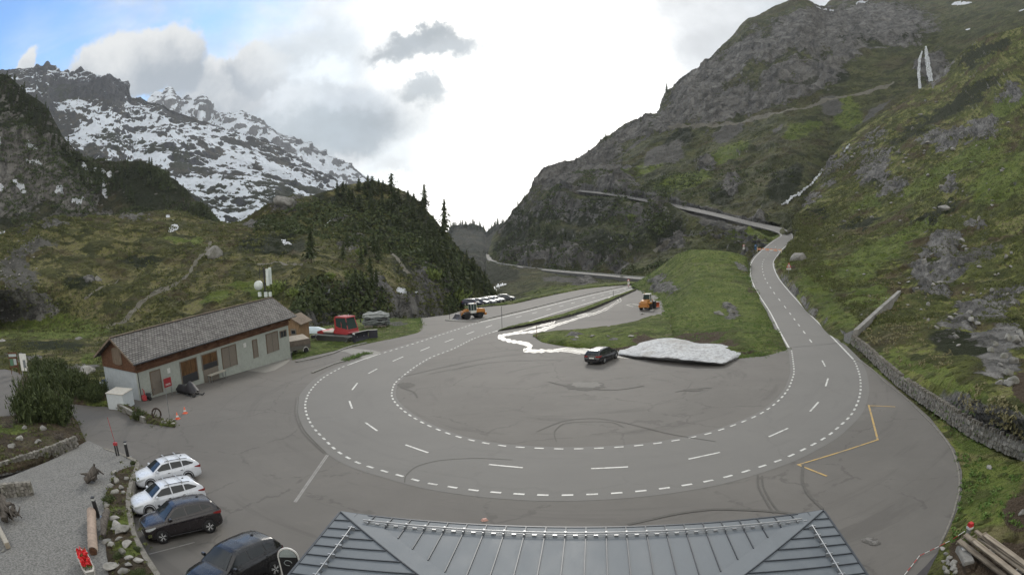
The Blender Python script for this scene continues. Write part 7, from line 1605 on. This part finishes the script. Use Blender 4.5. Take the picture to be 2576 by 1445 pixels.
# snow poles on the lot
def pole_at(px, h, label, col=None, grp='snow poles'):
    t = prop('snow_pole', label, 'pole', px, 0, 0, grp); m = MB(); m.tube([(0, 0, 0), (0, 0, h)], .035, 6); m.build('pole', col or M_dark, t); m = MB(); m.lathe([(.001, 0), (.1, .0), (.1, .06), (.001, .08)]); m.build('foot', M_dark, t)
pole_at((1263, 828), 3.4, 'thin snow pole at the road edge near the verge tip'); pole_at((1131, 803), 2.2, 'thin snow pole at the left end of the traffic island'); pole_at((1350, 850), 1.6, 'short snow pole at the tip of the grass tongue', obj_mat('wooden_stake', (.16, .09, .05), .8)); pole_at((1543, 749), 1.6, 'short dark pole at the far end of the road verge')
# signs along the upper road
def sign_post(px, names, label, build, s=1.0):
    r = hit(*px, names); t = thing('road_sign', label, 'road sign', r[0], math.atan2(-r[0].x, r[0].y) if False else 0, None, None, s); m = MB(); m.tube([(0, 0, -.3), (0, 0, 2.2)], .04, 6); m.build('post', M_steel, t); build(t)
M_signw = obj_mat('sign_white', (.62, .62, .6), .5); M_signr = obj_mat('sign_border_red', (.42, .03, .03), .5); M_signb = obj_mat('sign_blue', (.05, .16, .34), .5)
def tri(t):
    m = MB(); m.prism([(-.62, 1.35), (.62, 1.35), (0, 2.45)], -.03, -.01); m.build('border', M_signr, t); m = MB(); m.prism([(-.40, 1.48), (.40, 1.48), (0, 2.18)], -.045, -.03); m.build('face', M_signw, t); m = MB(); m.prism([(-.08, 1.55), (.1, 1.55), (.05, 1.95), (-.06, 1.9)], -.055, -.045); m.build('symbol', M_dark, t); m = MB(); m.box((0, -.03, 1.05), (1.15, .03, .36)); m.build('plate', M_signw, t); m = MB(); m.box((0, -.048, 1.05), (.8, .01, .07)); m.build('text_line', M_dark, t)
sign_post((1984, 688), ['alpine_slope'], 'red and white warning triangle with a white plate beside the upper road', tri, 1.0)
def blue(t):
    m = MB(); m.lathe([(.02, 0), (.55, 0), (.55, .03), (.02, .03)], (0, -.05, 2.2), 20, 'y'); m.build('disc', M_signb, t); m = MB(); m.box((.0, -.07, 2.25), (.5, .02, .12), ry=.6); m.build('arrow', M_signw, t); m = MB(); m.box((0, -.03, 1.25), (1.0, .03, .5)); m.build('plate', M_signb, t)
sign_post((1901, 634), ['green_mound', 'rocky_mountain'], 'round blue sign with a small blue plate left of the road barrier', blue, 1.1)
def redw(t):
    m = MB(); m.lathe([(.02, 0), (.5, 0), (.5, .03), (.02, .03)], (0, -.04, 2.4), 18, 'y'); m.build('disc', M_signr, t); m = MB(); m.lathe([(.02, 0), (.34, 0), (.34, .03), (.02, .03)], (0, -.06, 2.4), 18, 'y'); m.build('face', M_signw, t); m = MB(); m.box((0, -.03, 1.5), (.7, .03, .9)); m.build('plate', M_signw, t)
sign_post((1871, 634), ['green_mound', 'rocky_mountain'], 'tall narrow red and white sign on the bank behind the green mound', redw, 1.1)
r = at(1581, 722); t = thing('road_sign', 'round red rimmed sign over a striped marker at the far road bend', 'road sign', r, 0, None, None, .75); m = MB(); m.tube([(0, 0, 0), (0, 0, 2.4)], .05, 6); m.build('post', M_steel, t); redw(t)
m = MB(); m.box((0, -.08, .55), (.5, .03, 1.0)); m.build('marker_plate', M_signw, t); [MB().box((0, -.1, z), (.5, .02, .18)).build('stripe', M_signr, t) for z in (.3, .8)]
# road barrier
a_, b_ = PX(1905, 632, 212), PX(1966, 634, 208); A_ = Vector(a_); B_ = Vector(b_); L0 = (B_ - A_).length; yw = math.atan2((B_ - A_).y, (B_ - A_).x)
t = thing('road_barrier', 'orange and white swing barrier across the upper road', 'barrier', A_, yw)
for i in range(6):
    for z in (1.0, .62): m = MB(); m.box((L0*(i + .5)/6, 0, z), (L0/6*(.62 if i % 2 else .9), .08, .2)); m.build('beam', obj_mat('barrier_orange', (.62, .20, .06), .6) if i % 2 == 0 or z == 1.0 else M_signw, t)
m = MB(); m.box((L0/2, .03, .8), (L0, .05, .12)); m.build('rail', M_signw, t)
for x in (0, L0): m = MB(); m.box((x, 0, .65), (.2, .2, 1.5)); m.build('post', obj_mat('post_yellow', (.55, .48, .30), .6), t)
# guard rail of the lower road
def rail(name, label, P, h, mat, step=3):
    mb = MB(); n = len(P); up = np.array([0, 0, 1.]); V = [tuple(p + up*h) for p in P] + [tuple(p + up*(h - .45)) for p in P]; V += [tuple(Vector(v) + Vector((.05, .12, 0))) for v in V]; mb.add(V, [(i, i + 1, n + i + 1, n + i) for i in range(n - 1)] + [(2*n + i, 3*n + i, 3*n + i + 1, 2*n + i + 1) for i in range(n - 1)] + [(i, 2*n + i, 2*n + i + 1, i + 1) for i in range(n - 1)])
    t = thing(name, label, 'guard rail', (0, 0, 0)); mb.build('rail', mat, t); [MB().box(tuple(P[i] + up*(h/2 - .1)), (.14, .14, h)).build('post', mat, t) for i in range(0, n, step)]
rail('guard_rail', 'pale guard rail along the lower road across the gorge', resamp(LL + [0, 0, .3], 120), 1.1, obj_mat('rail_white', (.40, .40, .38), .6))
# bundle of netting on pallets on the groomer meadow
t = prop('net_bundle', 'big tangled bundle of grey fence netting stacked on pallets in the meadow', 'bundle', (947, 822), .1, .1); rnd = random.Random(9); mn = obj_mat('grey_netting', (.17, .19, .19), .7); mn2 = obj_mat('pale_netting', (.34, .36, .36), .6)
for k, (mt, n_, z0, z1) in enumerate(((mn, 70, .35, 1.9), (mn2, 26, 1.6, 2.3), (mn, 30, .3, 1.2))):
    m = MB()
    for i in range(n_):
        y = rnd.uniform(-1.0, 1.0); z = rnd.uniform(z0, z1); x0 = rnd.uniform(-2.3, -1.2); x1 = rnd.uniform(1.2, 2.3); m.tube([(x0, y, z + rnd.uniform(-.2, .2)), (x0*.4, y + rnd.uniform(-.3, .3), z + rnd.uniform(-.1, .25)), (x1*.5, y + rnd.uniform(-.3, .3), z + rnd.uniform(-.1, .25)), (x1, y, z + rnd.uniform(-.2, .2))], rnd.uniform(.04, .10), 5)
    m.build('netting', mt, t)
m = MB(); m.box((0, 0, 1.0), (3.6, 1.7, 1.3)); m.build('core', MATS['black_cover'], t)
for x in (-1.2, 1.0):
    m = MB(); [m.box((x, y, z), (1.3, .12, .05)) for y in (-1.1, -.9, -.7) for z in (.1, .35)]; [m.box((x + dx, -.9, .22), (.1, .5, .2)) for dx in (-.6, 0, .6)]; m.build('pallet', wood_mat('pallet_wood', (.20, .18, .15), (.32, .29, .25)), t)
t = prop('yellow_tub', 'small yellow tub in the grass left of the net bundle', 'tub', (922, 822), .1); m = MB(); m.lathe([(.2, 0), (.3, .4), (.27, .4), (.18, .05)], n=14); m.build('body', obj_mat('yellow_plastic', (.55, .5, .12), .5), t); m = MB(); m.lathe([(.30, .38), (.33, .4), (.30, .43)], n=14, cap=False); m.build('rim', M_wh, t)
t = prop('boat_cover', 'pale upturned boat-like cover behind the groomer', 'cover', (787, 838), .1, .1); m = MB(); prof = [(-2.6, .1), (-2.2, .7), (-.8, 1.05), (.9, 1.0), (2.3, .5), (2.8, .1)]; V = []
for x, z in prof: V += [(x, 1.1*math.cos(a)*min(1, z + .2), .05 + z*math.sin(a)) for a in np.linspace(0, math.pi, 9)]
m.add(V, [(i*9 + k, i*9 + k + 1, (i + 1)*9 + k + 1, (i + 1)*9 + k) for i in range(5) for k in range(8)], True); m.build('cover', obj_mat('pale_cover', (.42, .50, .54), .5), t); m = MB(); m.tube([(-2.6, 0, .12), (0, 0, 1.08), (2.7, 0, .15)], .05, 6); m.build('keel', M_wh, t)
# tiled log, flower trough, driftwood on the terrace
t = prop('tiled_log', 'long hollow log covered with curved terracotta tiles', 'log', (237, 1395), .62, yaw_px((237, 1395), (236, 1310))); Lg = dist_px((237, 1395), (236, 1310))
mt = obj_mat('pale_terracotta', (.30, .235, .19), .8, var=.2)
for i in range(8):
    m = MB(); x0 = Lg*i/8; V = []; 
    for x, rr_ in ((x0, .23), (x0 + Lg/8*.93, .26)): V += [(x, rr_*math.cos(a), .16 + rr_*math.sin(a)) for a in np.linspace(-.3, math.pi + .3, 11)]
    m.add(V, [(k, k + 1, 12 + k, 11 + k) for k in range(10)], True); m.build('tile', mt, t)
m = MB(); m.tube([(-.05, 0, .16), (Lg + .1, 0, .16)], .19, 12); m.build('log', MATS['dark_boards'], t)
t = prop('flower_trough', 'white boat-shaped trough filled with red flowers', 'planter', (222, 1432), .6, yaw_px((238, 1450), (216, 1402)), None, .95)
def hull(z, k): return [(1.15*k, 0), (.75*k, .30*k), (-.75*k, .32*k), (-1.1*k, .2*k), (-1.1*k, -.2*k), (-.75*k, -.32*k), (.75*k, -.30*k)]
m = MB(); a = hull(0, .75); b = hull(0, 1.0); V = [(x, y, 0) for x, y in a] + [(x, y, .5) for x, y in b] + [(x*.86, y*.8, .5) for x, y in b] + [(x*.86, y*.8, .36) for x, y in b]
m.add(V, [(r_*7 + i, r_*7 + (i + 1) % 7, (r_ + 1)*7 + (i + 1) % 7, (r_ + 1)*7 + i) for r_ in range(3) for i in range(7)] + [tuple(range(7)), tuple(range(21, 28))]); m.build('hull', obj_mat('trough_white', (.42, .41, .38), .7), t)
g = np.random.default_rng(3)
def blobs(name, mat, n, box, size, parent, zc):
    C = g.uniform(-1, 1, (n, 3))*np.array(box) + [0, 0, zc]; V, F = quads(C, rdir(n, g), rdir(n, g), np.full(n, size), np.full(n, size)); return make_mesh(name, V, F, mat, False, parent=parent)
blobs('foliage', M_herb, 160, (.85, .24, .12), .11, t, .52); blobs('flowers', obj_mat('red_petals', (.55, .02, .025), .6), 150, (.8, .24, .10), .13, t, .66)
def driftwood(px, label, yaw, s, seed, h=.62):
    t = prop('driftwood', label, 'driftwood', px, h, yaw, None, s); rnd = random.Random(seed); m = MB()
    m.tube([(-.6, 0, .15), (-.1, .05, .45), (.25, 0, .9), (.3, .05, 1.15)], [.22, .28, .2, .1], 8)
    for k in range(7): a = rnd.uniform(0, 6.28); m.tube([(0, 0, rnd.uniform(.2, .7)), (.45*math.cos(a), .45*math.sin(a), rnd.uniform(.1, .8)), (.8*math.cos(a + .4), .8*math.sin(a + .4), rnd.uniform(0, .9))], [.14, .1, .04], 7)
    m.build('stump', MATS.get('grey_driftwood') or wood_mat('grey_driftwood', (.05, .043, .037), (.15, .135, .12), 1.2, 2), t)
driftwood((238, 1213), 'dark twisted root sculpture on the gravel beside the boulders', .5, .95, 1); driftwood((18, 1300), 'grey weathered root lying on the gravel at the left edge', 2.2, 1.1, 2); driftwood((38, 1302), 'short grey root next to the larger weathered one', .2, .7, 5)
t = prop('log', 'weathered grey log leaning between the rocks near the tiled log', 'log', (268, 1330), .7, -1.2); m = MB(); m.tube([(-.9, 0, .5), (0, 0, .4), (1.0, .1, .15)], [.17, .2, .14], 10); m.build('log', MATS['grey_driftwood'], t); m = MB(); m.tube([(-.93, 0, .5), (-.9, 0, .5)], .16, 10); m.build('cut_end', obj_mat('cut_wood', (.30, .26, .2), .8), t)
t = prop('beam', 'square pale wooden beam at the left edge of the gravel', 'beam', (8, 1352), .6, yaw_px((0, 1325), (20, 1362))); m = MB(); m.box((0, 0, .15), (2.4, .28, .3)); m.build('beam', obj_mat('beam_wood', (.30, .28, .24), .8), t, .01); m = MB(); m.box((1.21, 0, .15), (.02, .26, .28)); m.build('cut_end', MATS['cut_wood'], t)
for (x, y, w, lb, lt, hf) in ((296, 1210, 30, 'rounded grey boulder next to the dark root sculpture', True, 1), (318, 1205, 28, 'rounded boulder between the root sculpture and the terrace wall', True, 1), (306, 1228, 30, 'dark boulder below the two rounded ones on the terrace', False, .9),
        (300, 1330, 74, 'large flat slab of rock on the terrace edge', False, .5), (318, 1372, 44, 'pale flat rock behind the terrace wall', True, .5), (268, 1362, 46, 'dark flat rock beside the tiled log', False, .5), (285, 1425, 60, 'pale broken rock slab near the bottom of the terrace', True, .4), (345, 1410, 40, 'white rock behind the lower terrace wall', True, .6), (310, 1240, 26, 'small rock above the heather on the terrace', True, .8),
        (52, 1105, 30, 'pale boulder in the planting bed at the left', True, 1.0), (95, 1112, 32, 'grey boulder right of the pale one in the planting bed', False, .8), (62, 1078, 24, 'mossy stone under the big pine bush', False, .8), (110, 1080, 34, 'grey stone half hidden under the big pine bush', False, .8), (28, 1124, 34, 'flat stone at the lower edge of the planting bed', False, .5), (8, 1385, 18, 'small white stone on the gravel at the left edge', True, .7)):
    boulder(x, y, w, lb, None, lt, hfac=hf)
rnd = random.Random(31)
for i in range(16):
    y = 1190 + 16.5*i; boulder(np.interp(y, [1190, 1240, 1300, 1370, 1450], [300, 283, 272, 292, 330]) + rnd.uniform(-16, 20), y, rnd.uniform(22, 44), 'grey rock', 'rocks edging the gravel terrace', light=rnd.random() < .55, hfac=rnd.uniform(.5, .9), name='rock', cat='rock', sink=.3)
# pine bushes and shrubs
def bush_mesh(seed, n=900, leaf=.16, up=1.4, r=(1.0, 1.0, 1.0), shoots=26):
    g = np.random.default_rng(seed); k = n//shoots; S = rdir(shoots, g); S[:, 2] = np.abs(S[:, 2]); rad = g.uniform(.6, 1.05, shoots)
    base = S*rad[:, None]*np.array(r)*[1, 1, .75]; tt = g.random((shoots, k)); C = base[:, None]*(.35 + .65*tt[..., None]) + g.normal(0, .10, (shoots, k, 3)) + np.array([0, 0, .42])*tt[..., None]**2
    C = C.reshape(-1, 3); C[:, 2] = np.maximum(C[:, 2], .02); m = len(C); U = np.repeat(S, k, 0)*.6 + np.array([0, 0, up]) + rdir(m, g)*.35
    V, F = quads(C, rdir(m, g), U, leaf*g.uniform(.5, 1.0, m), leaf*g.uniform(1.2, 2.2, m)); return V, F
PB = [raw_mesh('foliage', *bush_mesh(i, 4200, .075, 1.2, shoots=60), M_pine2) for i in range(3)]; HB = [raw_mesh('foliage', *bush_mesh(10 + i, 500, .12, .6), M_herb) for i in range(2)]; DB = [raw_mesh('foliage', *bush_mesh(20 + i, 600, .10, .8), M_twig) for i in range(2)]; YB = [raw_mesh('foliage', *bush_mesh(30 + i, 700, .16, .8), M_bush) for i in range(2)]
def bush(px, wpx, label, group=None, src=PB, hf=1.0, names=None, name='pine_bush', cat='bush', pos=None):
    r = hit(*px, names); s = wpx/1288*.84*r[2]/2; t = thing(name, label, cat, r[0] - Vector((0, 0, .05*s)), random.uniform(0, 6.28), group); t.scale = (s, s, s*hf)
    o = bpy.data.objects.new('foliage', random.choice(src)); COL.objects.link(o); o.parent = t; m = MB(); [m.tube([(0, 0, -.1), (.3*math.cos(a), .3*math.sin(a), .5)], [.05, .02], 5) for a in (0, 2.1, 4.2)]; m.build('stem', M_bark, t); return t
for px, w, hf, lb in (((88, 1056), 150, 1.3, 'largest dark pine bush at the left, over the planting bed'), ((150, 1062), 112, 1.35, 'tall pine bush at the right end of the planting bed'), ((110, 1030), 80, 1.6, 'upright pine bush behind the largest one'), ((60, 1035), 70, 1.3, 'pine bush at the left of the planting bed'),
        ((120, 985), 110, 1.25, 'dense pine bush beside the drive, left of the pale boulder'), ((175, 992), 96, 1.2, 'pine bush in the middle of the strip along the drive'), ((240, 1005), 62, 1.2, 'pine bush at the left end of the low wall'), ((215, 1000), 56, 1.0, 'low pine bush in the strip along the drive'), ((190, 960), 60, .9, 'pine bush behind the strip towards the boulders'), ((100, 950), 84, 1.2, 'pine bush near the white board'), ((145, 955), 84, 1.2, 'pine bush between the white board and the pale boulder'), ((250, 992), 60, 1.4, 'upright pine bush next to the white plastic container'), ((200, 985), 80, 1.3, 'bushy pine in the strip before the pale boulder'),
        ((350, 1052), 44, 1.1, 'round pine bush at the right end of the low wall'), ((275, 1262), 46, .7, 'low heather bush on the terrace edge'), ((335, 1167), 20, .9, 'small bush on the corner of the terrace wall'), ((300, 1400), 40, .6, 'small green bush between the flat rocks'), ((350, 1450), 60, .6, 'dark bush at the bottom of the terrace wall'), ((345, 1382), 30, .5, 'small bush behind the lower terrace wall')):
    bush(px, w, lb, None, PB, hf)
for px, w in (((160, 1120), 60), ((190, 1105), 50), ((130, 1135), 50), ((300, 1290), 46), ((150, 1100), 50), ((20, 1075), 50)): bush(px, w, 'grey brown bare shrub on the edge of the terrace beds', 'bare shrubs in the terrace beds', DB, .5, name='bare_shrub')
for px, w, lb, nm in (((695, 738), 60, 'bright spring green bush behind the antenna mast', 'heath_hill'), ((1090, 700), 46, 'light green tree-like bush on the gorge flank', 'heath_hill'), ((905, 640), 30, 'light green bush on the knoll above the groomer', 'heath_hill'), ((1150, 755), 60, 'yellow green bush low on the gorge flank', 'heath_hill'), ((830, 700), 30, 'small light green bush on the rocky face', 'heath_hill'), ((1200, 770), 40, 'yellow green bush at the foot of the gorge flank', 'heath_hill'), ((1590, 552), 26, 'light green bush on the mountain below the upper road', 'rocky_mountain'), ((735, 745), 40, 'light green bush right of the antenna mast', 'heath_hill')):
    bush(px, w, lb, None, YB, 1.0, [nm], 'leafy_bush')
# left edge boards
def board(px, label, w, h, z, mats, yaw, sub):
    t = prop('info_board', label, 'sign', px, .3, yaw); m = MB(); m.box((0, 0, z), (w, .06, h)); m.build('panel', mats[0], t); [MB().box((x, .05, z/2), (.1, .1, z + h/2)).build('post', mats[1], t) for x in (-w/2 + .1, w/2 - .1)]
    for (x, zz, ww, hh, mm) in sub: q = MB(); q.box((x, -.045, zz), (ww, .02, hh)); q.build('picture', mm, t)
board((38, 935), 'wooden board with green and pale posters under a small roof at the left edge', 1.7, 2.0, 1.6, (MATS['dark_boards'], MATS['dark_boards']), .3, [(0, 2.2, 1.5, .35, obj_mat('poster_pale', (.35, .40, .40), .5)), (-.35, 1.3, .7, .9, obj_mat('poster_green', (.08, .17, .11), .5)), (.35, 1.35, .55, .8, MATS['poster_pale'])])
board((64, 940), 'white display board with a grey picture beside the wooden one', 1.3, 2.2, 1.5, (M_signw, M_steel), .2, [(.15, 1.3, .5, 1.0, obj_mat('poster_grey', (.16, .18, .19), .5))])
# snow patches and slabs in the bottom right corner
M_lum = wood_mat('old_lumber', (.16, .13, .10), (.33, .29, .235), .8, 0)
def P_(x, y, h=0): r = hit(x, y); return r[0]
rnd = random.Random(2)
def z7(X, Y): return ((2560 + X/6.122)*.8944, (1380 + Y/6.122)*.8944)
for i, (a, b, lb) in enumerate(((z7(780, 1010), z7(1750, 1800), 'long grey plank lowest in the lumber pile'), (z7(870, 960), z7(1900, 1800), 'weathered plank second from below in the lumber pile'), (z7(1030, 960), z7(2000, 1790), 'pale plank across the middle of the lumber pile'), (z7(1120, 980), z7(2050, 1680), 'long pale plank on top of the lumber pile'), (z7(1000, 1080), z7(1800, 1740), 'reddish plank in the lumber pile'), (z7(1180, 1010), z7(1950, 1600), 'narrow plank leaning on the lumber pile'))):
    A1 = hit(*a)[0] + Vector((0, 0, .3 + .08*i)); B1 = hit(*b)[0] + Vector((0, 0, .3 + .08*i)); d = B1 - A1; t = thing('plank', lb, 'plank', A1, math.atan2(d.y, d.x), 'planks in the bottom right corner'); m = MB(); m.box((d.length/2, 0, 0), (d.length, .24, .07), rx=rnd.uniform(-.2, .2), ry=-math.asin(d.z/d.length)); m.build('board', M_lum, t, .008); m = MB(); m.box((-.005, 0, 0), (.02, .22, .06)); m.build('cut_end', MATS['cut_wood'], t)
t = prop('concrete_block', 'pale concrete block beside the lumber pile', 'block', z7(860, 1340), 0, 1.2); m = MB(); m.box((0, 0, .35), (1.3, .5, .7)); m.build('block', M_conc, t, .03); m = MB(); m.box((.3, 0, .72), (.2, .2, .05)); m.build('lid', M_signw, t)
t = prop('marker_post', 'stone post wrapped with a red and white tape end', 'post', z7(925, 940), .2, 0); m = MB(); m.box((0, 0, .45), (.22, .22, .9), taper=(.8, .8)); m.build('post', M_conc, t, .02); m = MB(); m.box((0, 0, .92), (.25, .25, .22), taper=(.8, .8)); m.build('tape_wrap', M_signr, t); m = MB(); m.box((0, 0, .83), (.25, .25, .1)); m.build('tape_band', M_signw, t)
tp0, tp1 = Vector(G(*z7(940, 690), 1.0)), Vector(G(*z7(500, 945), .1)); tp2 = Vector(G(*z7(160, 1110), .04)); tp3 = Vector(G(2275, 1445, .04)); m = MB(); m2 = MB(); P4 = [tp0, (tp0 + tp1)/2 - Vector((0, 0, .05)), tp1, tp2, tp3]; k = 0
for a, b in zip(P4[:-1], P4[1:]):
    n_ = max(2, int((b - a).length/.28))
    for i in range(n_): p, q = a.lerp(b, i/n_), a.lerp(b, (i + 1)/n_); (m if k % 2 else m2).tube([p, q], .018, 4); k += 1
t = thing('warning_tape', 'red and white warning tape lying from the stone post to the asphalt', 'tape', (0, 0, 0)); m.build('red_stripe', M_signr, t); m2.build('white_stripe', M_signw, t)
for i in range(16):
    x, y = z7(rnd.uniform(560, 760), rnd.uniform(1030, 1430)); boulder(x, y, rnd.uniform(12, 34), 'pale rubble stone heaped beside the concrete block', 'rubble beside the concrete block', light=i % 3 == 0, name='stone', cat='stone', hfac=.7)
flat('pit_floor', [z7(480, 1045), z7(600, 1090), z7(545, 1200), z7(560, 1460), z7(100, 1450), z7(280, 1270)], obj_mat('dark_pit', (.045, .042, .045), .8), .03)  # flat, evenly dark sheet laid just above the asphalt
boulder(*z7(1420, 1040), 26, 'greenish stone lying on the soil above the planks', hfac=1.1); boulder(*z7(1900, 400), 30, 'grey stone at the right edge above the soil', hfac=1.0); boulder(*z7(1880, 1400), 40, 'pale angular stone in the bottom right corner', light=True, hfac=1.2)
boulder(*z7(560, 1000), 26, 'yellowish stone at the end of the warning tape', light=True, hfac=.6)
shrubs('ground_cover', slope, 1500, (.12, .26, 2.0, -.4, 0), 16, M_herb, seed=12, flatz=.8, leaf=.42, region=[(2400,1140),(2470,1150),(2576,1200),(2576,1330),(2480,1300),(2420,1380),(2375,1400),(2405,1300),(2415,1220)])
shrubs('verge_grass', slope, 2600, (.07, .14, 2.0, -.5, 0), 9, M_herb, seed=13, flatz=1.2, leaf=.5, up=2.5, region=[(2110,860),(2250,960),(2400,1100),(2576,1150),(2576,1110),(2400,1010),(2250,930),(2150,850)])
shrubs('dry_grass', slope, 5000, (.16, .3, 6, -.1, .003), 8, M_dry, seed=14, flatz=1.1, leaf=.5, up=2.2, region=[(2150,830),(2200,700),(2330,720),(2400,900),(2576,1050),(2576,1110),(2400,1010)])
for nm, fr, reg in (('bed_plants', bed2, None), ('terrace_plants', bed, None), ('strip_plants', bed3, None)): shrubs(nm, fr, 160 if nm == 'terrace_plants' else 420, (.08, .2, .9, -.1, 0), 14, M_shrub, seed=17, flatz=.9, leaf=.45, up=1.2)
shrubs('meadow_plants', meadow, 2500, (.18, .4, 5, -.1, .003), 9, M_shrub, seed=18, flatz=.7); shrubs('meadow_grass', gmead, 1800, (.08, .14, 3, -.3, .003), 6, M_herb, seed=19, flatz=1.2, up=2)
shrubs('strip_grass', gstrip, 260, (.10, .2, 3, -.6, 0), 9, M_herb, seed=20, flatz=1.0, up=1.6)
# round black and white sign by the hotel corner
t = thing('oval_sign', 'arched black and white sign leaning beside the hotel roof', 'sign', G(738, 1452), .2); R0 = .42
arch = [(R0*math.cos(a), 1.0 + R0*math.sin(a)) for a in np.linspace(0, math.pi, 14)]
m = MB(); m.prism([(R0, .0)] + arch + [(-R0, .0)], -.06, 0); m.build('frame', M_signw, t); m = MB(); m.prism([(R0*.86, .06)] + [(x*.86, 1.0 + (z - 1)*.86) for x, z in arch] + [(-R0*.86, .06)], -.075, -.06); m.build('panel', M_bol, t)
m = MB(); m.prism([(R0*.8, 1.02)] + [(x*.8, 1.02 + (z - 1)*.8) for x, z in arch] + [(-R0*.8, 1.02)], -.09, -.075); m.build('top_panel', obj_mat('sign_grey', (.30, .34, .34), .5), t); m = MB(); [m.box((x, -.095, 1.15), (.02, .01, .1)) for x in (-.1, -.02, .06)]; [m.tube([(.15*math.cos(a) - .05, -.085, .75 + .12*math.sin(a)) for a in np.linspace(0, 5, 10)], .015, 4) for _ in (0,)]; m.build('lettering', MATS['sign_grey'], t)
# tyre marks and stains
M_tyre = obj_mat('tyre_mark', (.093, .089, .082), .85, .2); M_stain = mat_paint('oil_stain', (.06, .056, .05), .9)
tm = Lines()
def mark(pts, w=.14): tm.add(*strip(dense(pts, 8), w, .021 + .0007*(len(tm.F) % 7)))
mark([(1018,1213),(1022,1195),(1050,1172),(1110,1157),(1200,1152),(1290,1156)], .05); mark([(1906,1195),(1908,1225),(1930,1265),(1945,1290)], .10); mark([(1917,1196),(1920,1225),(1940,1262),(1958,1285)], .10)
mark([(2020,1170),(2018,1210),(2035,1245),(2070,1280)], .16); mark([(1580,1318),(1700,1292),(1800,1280),(1920,1284),(2000,1292)], .2); mark([(1400,1110),(1395,1085),(1420,1065),(1480,1060),(1540,1062),(1570,1075)], .05); mark([(1350,1085),(1420,1058),(1500,1052),(1580,1065),(1680,1090),(1800,1110)], .06)
mark([(745,1000),(742,1040),(760,1085),(815,1140)], .07); mark([(752,998),(749,1040),(767,1083),(820,1138)], .05); mark([(1000,950),(1200,905),(1400,880),(1520,905)], .08); mark([(1080,940),(1250,910),(1420,905)], .08)
mark([(1380,960),(1450,975),(1550,980),(1620,970)], .12); mark([(1700,985),(1745,978),(1790,975)], .14); mark([(1010,975),(1040,985),(1050,1000)], .15)
tm.build('tyre_marks', M_tyre)
def splat(x, y, a, b, seed, mat, h, nm):
    g = np.random.default_rng(seed); flat(nm, [(x + a*math.cos(q)*k, y + b*math.sin(q)*k) for q, k in zip(np.linspace(0, 2*math.pi, 27)[:-1], .75 + .35*g.random(26))], mat, h)
splat(1470, 970, 52, 12, 1, M_tyre, .0185, 'asphalt_stain'); splat(1475, 967, 40, 8, 2, mat_asphalt('pale_asphalt', (.128, .124, .114), .1), .0225, 'asphalt_repair'); splat(2188, 1358, 22, 9, 3, M_stain, .018, 'oil_stain'); splat(2200, 1364, 16, 7, 4, M_stain, .019, 'oil_stain'); splat(1022, 968, 22, 8, 5, M_tyre, .018, 'asphalt_stain'); splat(1745, 980, 26, 4, 6, M_tyre, .018, 'asphalt_stain'); splat(2068, 1370, 10, 4, 7, M_tyre, .018, 'asphalt_stain')
t = prop('bag', 'small crumpled pinkish scrap lying on the asphalt by the hotel roof edge', 'litter', (1219, 1308)); m = MB(); m.box((0, 0, .05), (.3, .2, .1), rz=.4, taper=(.6, .5)); m.build('scrap', obj_mat('pink_scrap', (.5, .3, .25), .7), t)
# two walkers on the mountain skyline

ORD = 'first second third fourth fifth sixth seventh eighth ninth tenth eleventh twelfth thirteenth fourteenth fifteenth sixteenth'.split()
def rank_labels(group, fmt):
    L = [o for o in COL.objects if o.get('group') == group and o.parent is None]; L.sort(key=lambda o: project(np.array(o.matrix_world.translation if o.type == 'EMPTY' and False else o.location))[0])
    for i, o in enumerate(L): o['label'] = fmt.format(ORD[i] if i < 16 else 'last')
rank_labels('boulders above the dry stone wall', '{} mossy boulder from the left above the dry stone wall')
rank_labels('stones beside the upper road', '{} pale stone from the left on the grass beside the upper road')
rank_labels('stones beside the shed gable', '{} grey stone from the left in the heap left of the shed')
rank_labels('conifers on the cliff flank', '{} small conifer from the left on the flank of the left cliff')
rank_labels('conifers above the groomer', '{} low conifer from the left on the rocky face above the groomer')
rank_labels('stones at the strip tip', '{} small stone from the left around the foot of the thin pole')
rank_labels('rubble beside the concrete block', '{} rubble stone from the left beside the concrete block')
rank_labels('rocks edging the gravel terrace', '{} grey rock from the left in the rock edging of the gravel terrace')
rank_labels('bare shrubs in the terrace beds', '{} bare grey shrub from the left in the terrace beds')
rank_labels('stones in the grass tongue', '{} pale stone from the left in the low grass tongue')
rank_labels('stones by the loader bay', '{} grey stone block from the left behind the loader bay')
def haze():
    m, T = new_mat('haze_air')
    v = T.new('ShaderNodeVolumePrincipled'); v.inputs['Color'].default_value = (.86, .92, 1, 1); v.inputs['Density'].default_value = 6.5e-5; v.inputs['Anisotropy'].default_value = 0.2
    T.l.new(v.outputs[0], T.new('ShaderNodeOutputMaterial').inputs['Volume'])
    bm = bmesh.new(); bmesh.ops.create_cube(bm, size=1)
    me = bpy.data.meshes.new('haze'); bm.to_mesh(me); me.materials.append(m)
    o = bpy.data.objects.new('haze', me); COL.objects.link(o); o.scale = (11600, 11600, 1800); o.location = (0, 0, 500); o['kind'] = 'stuff'
haze()
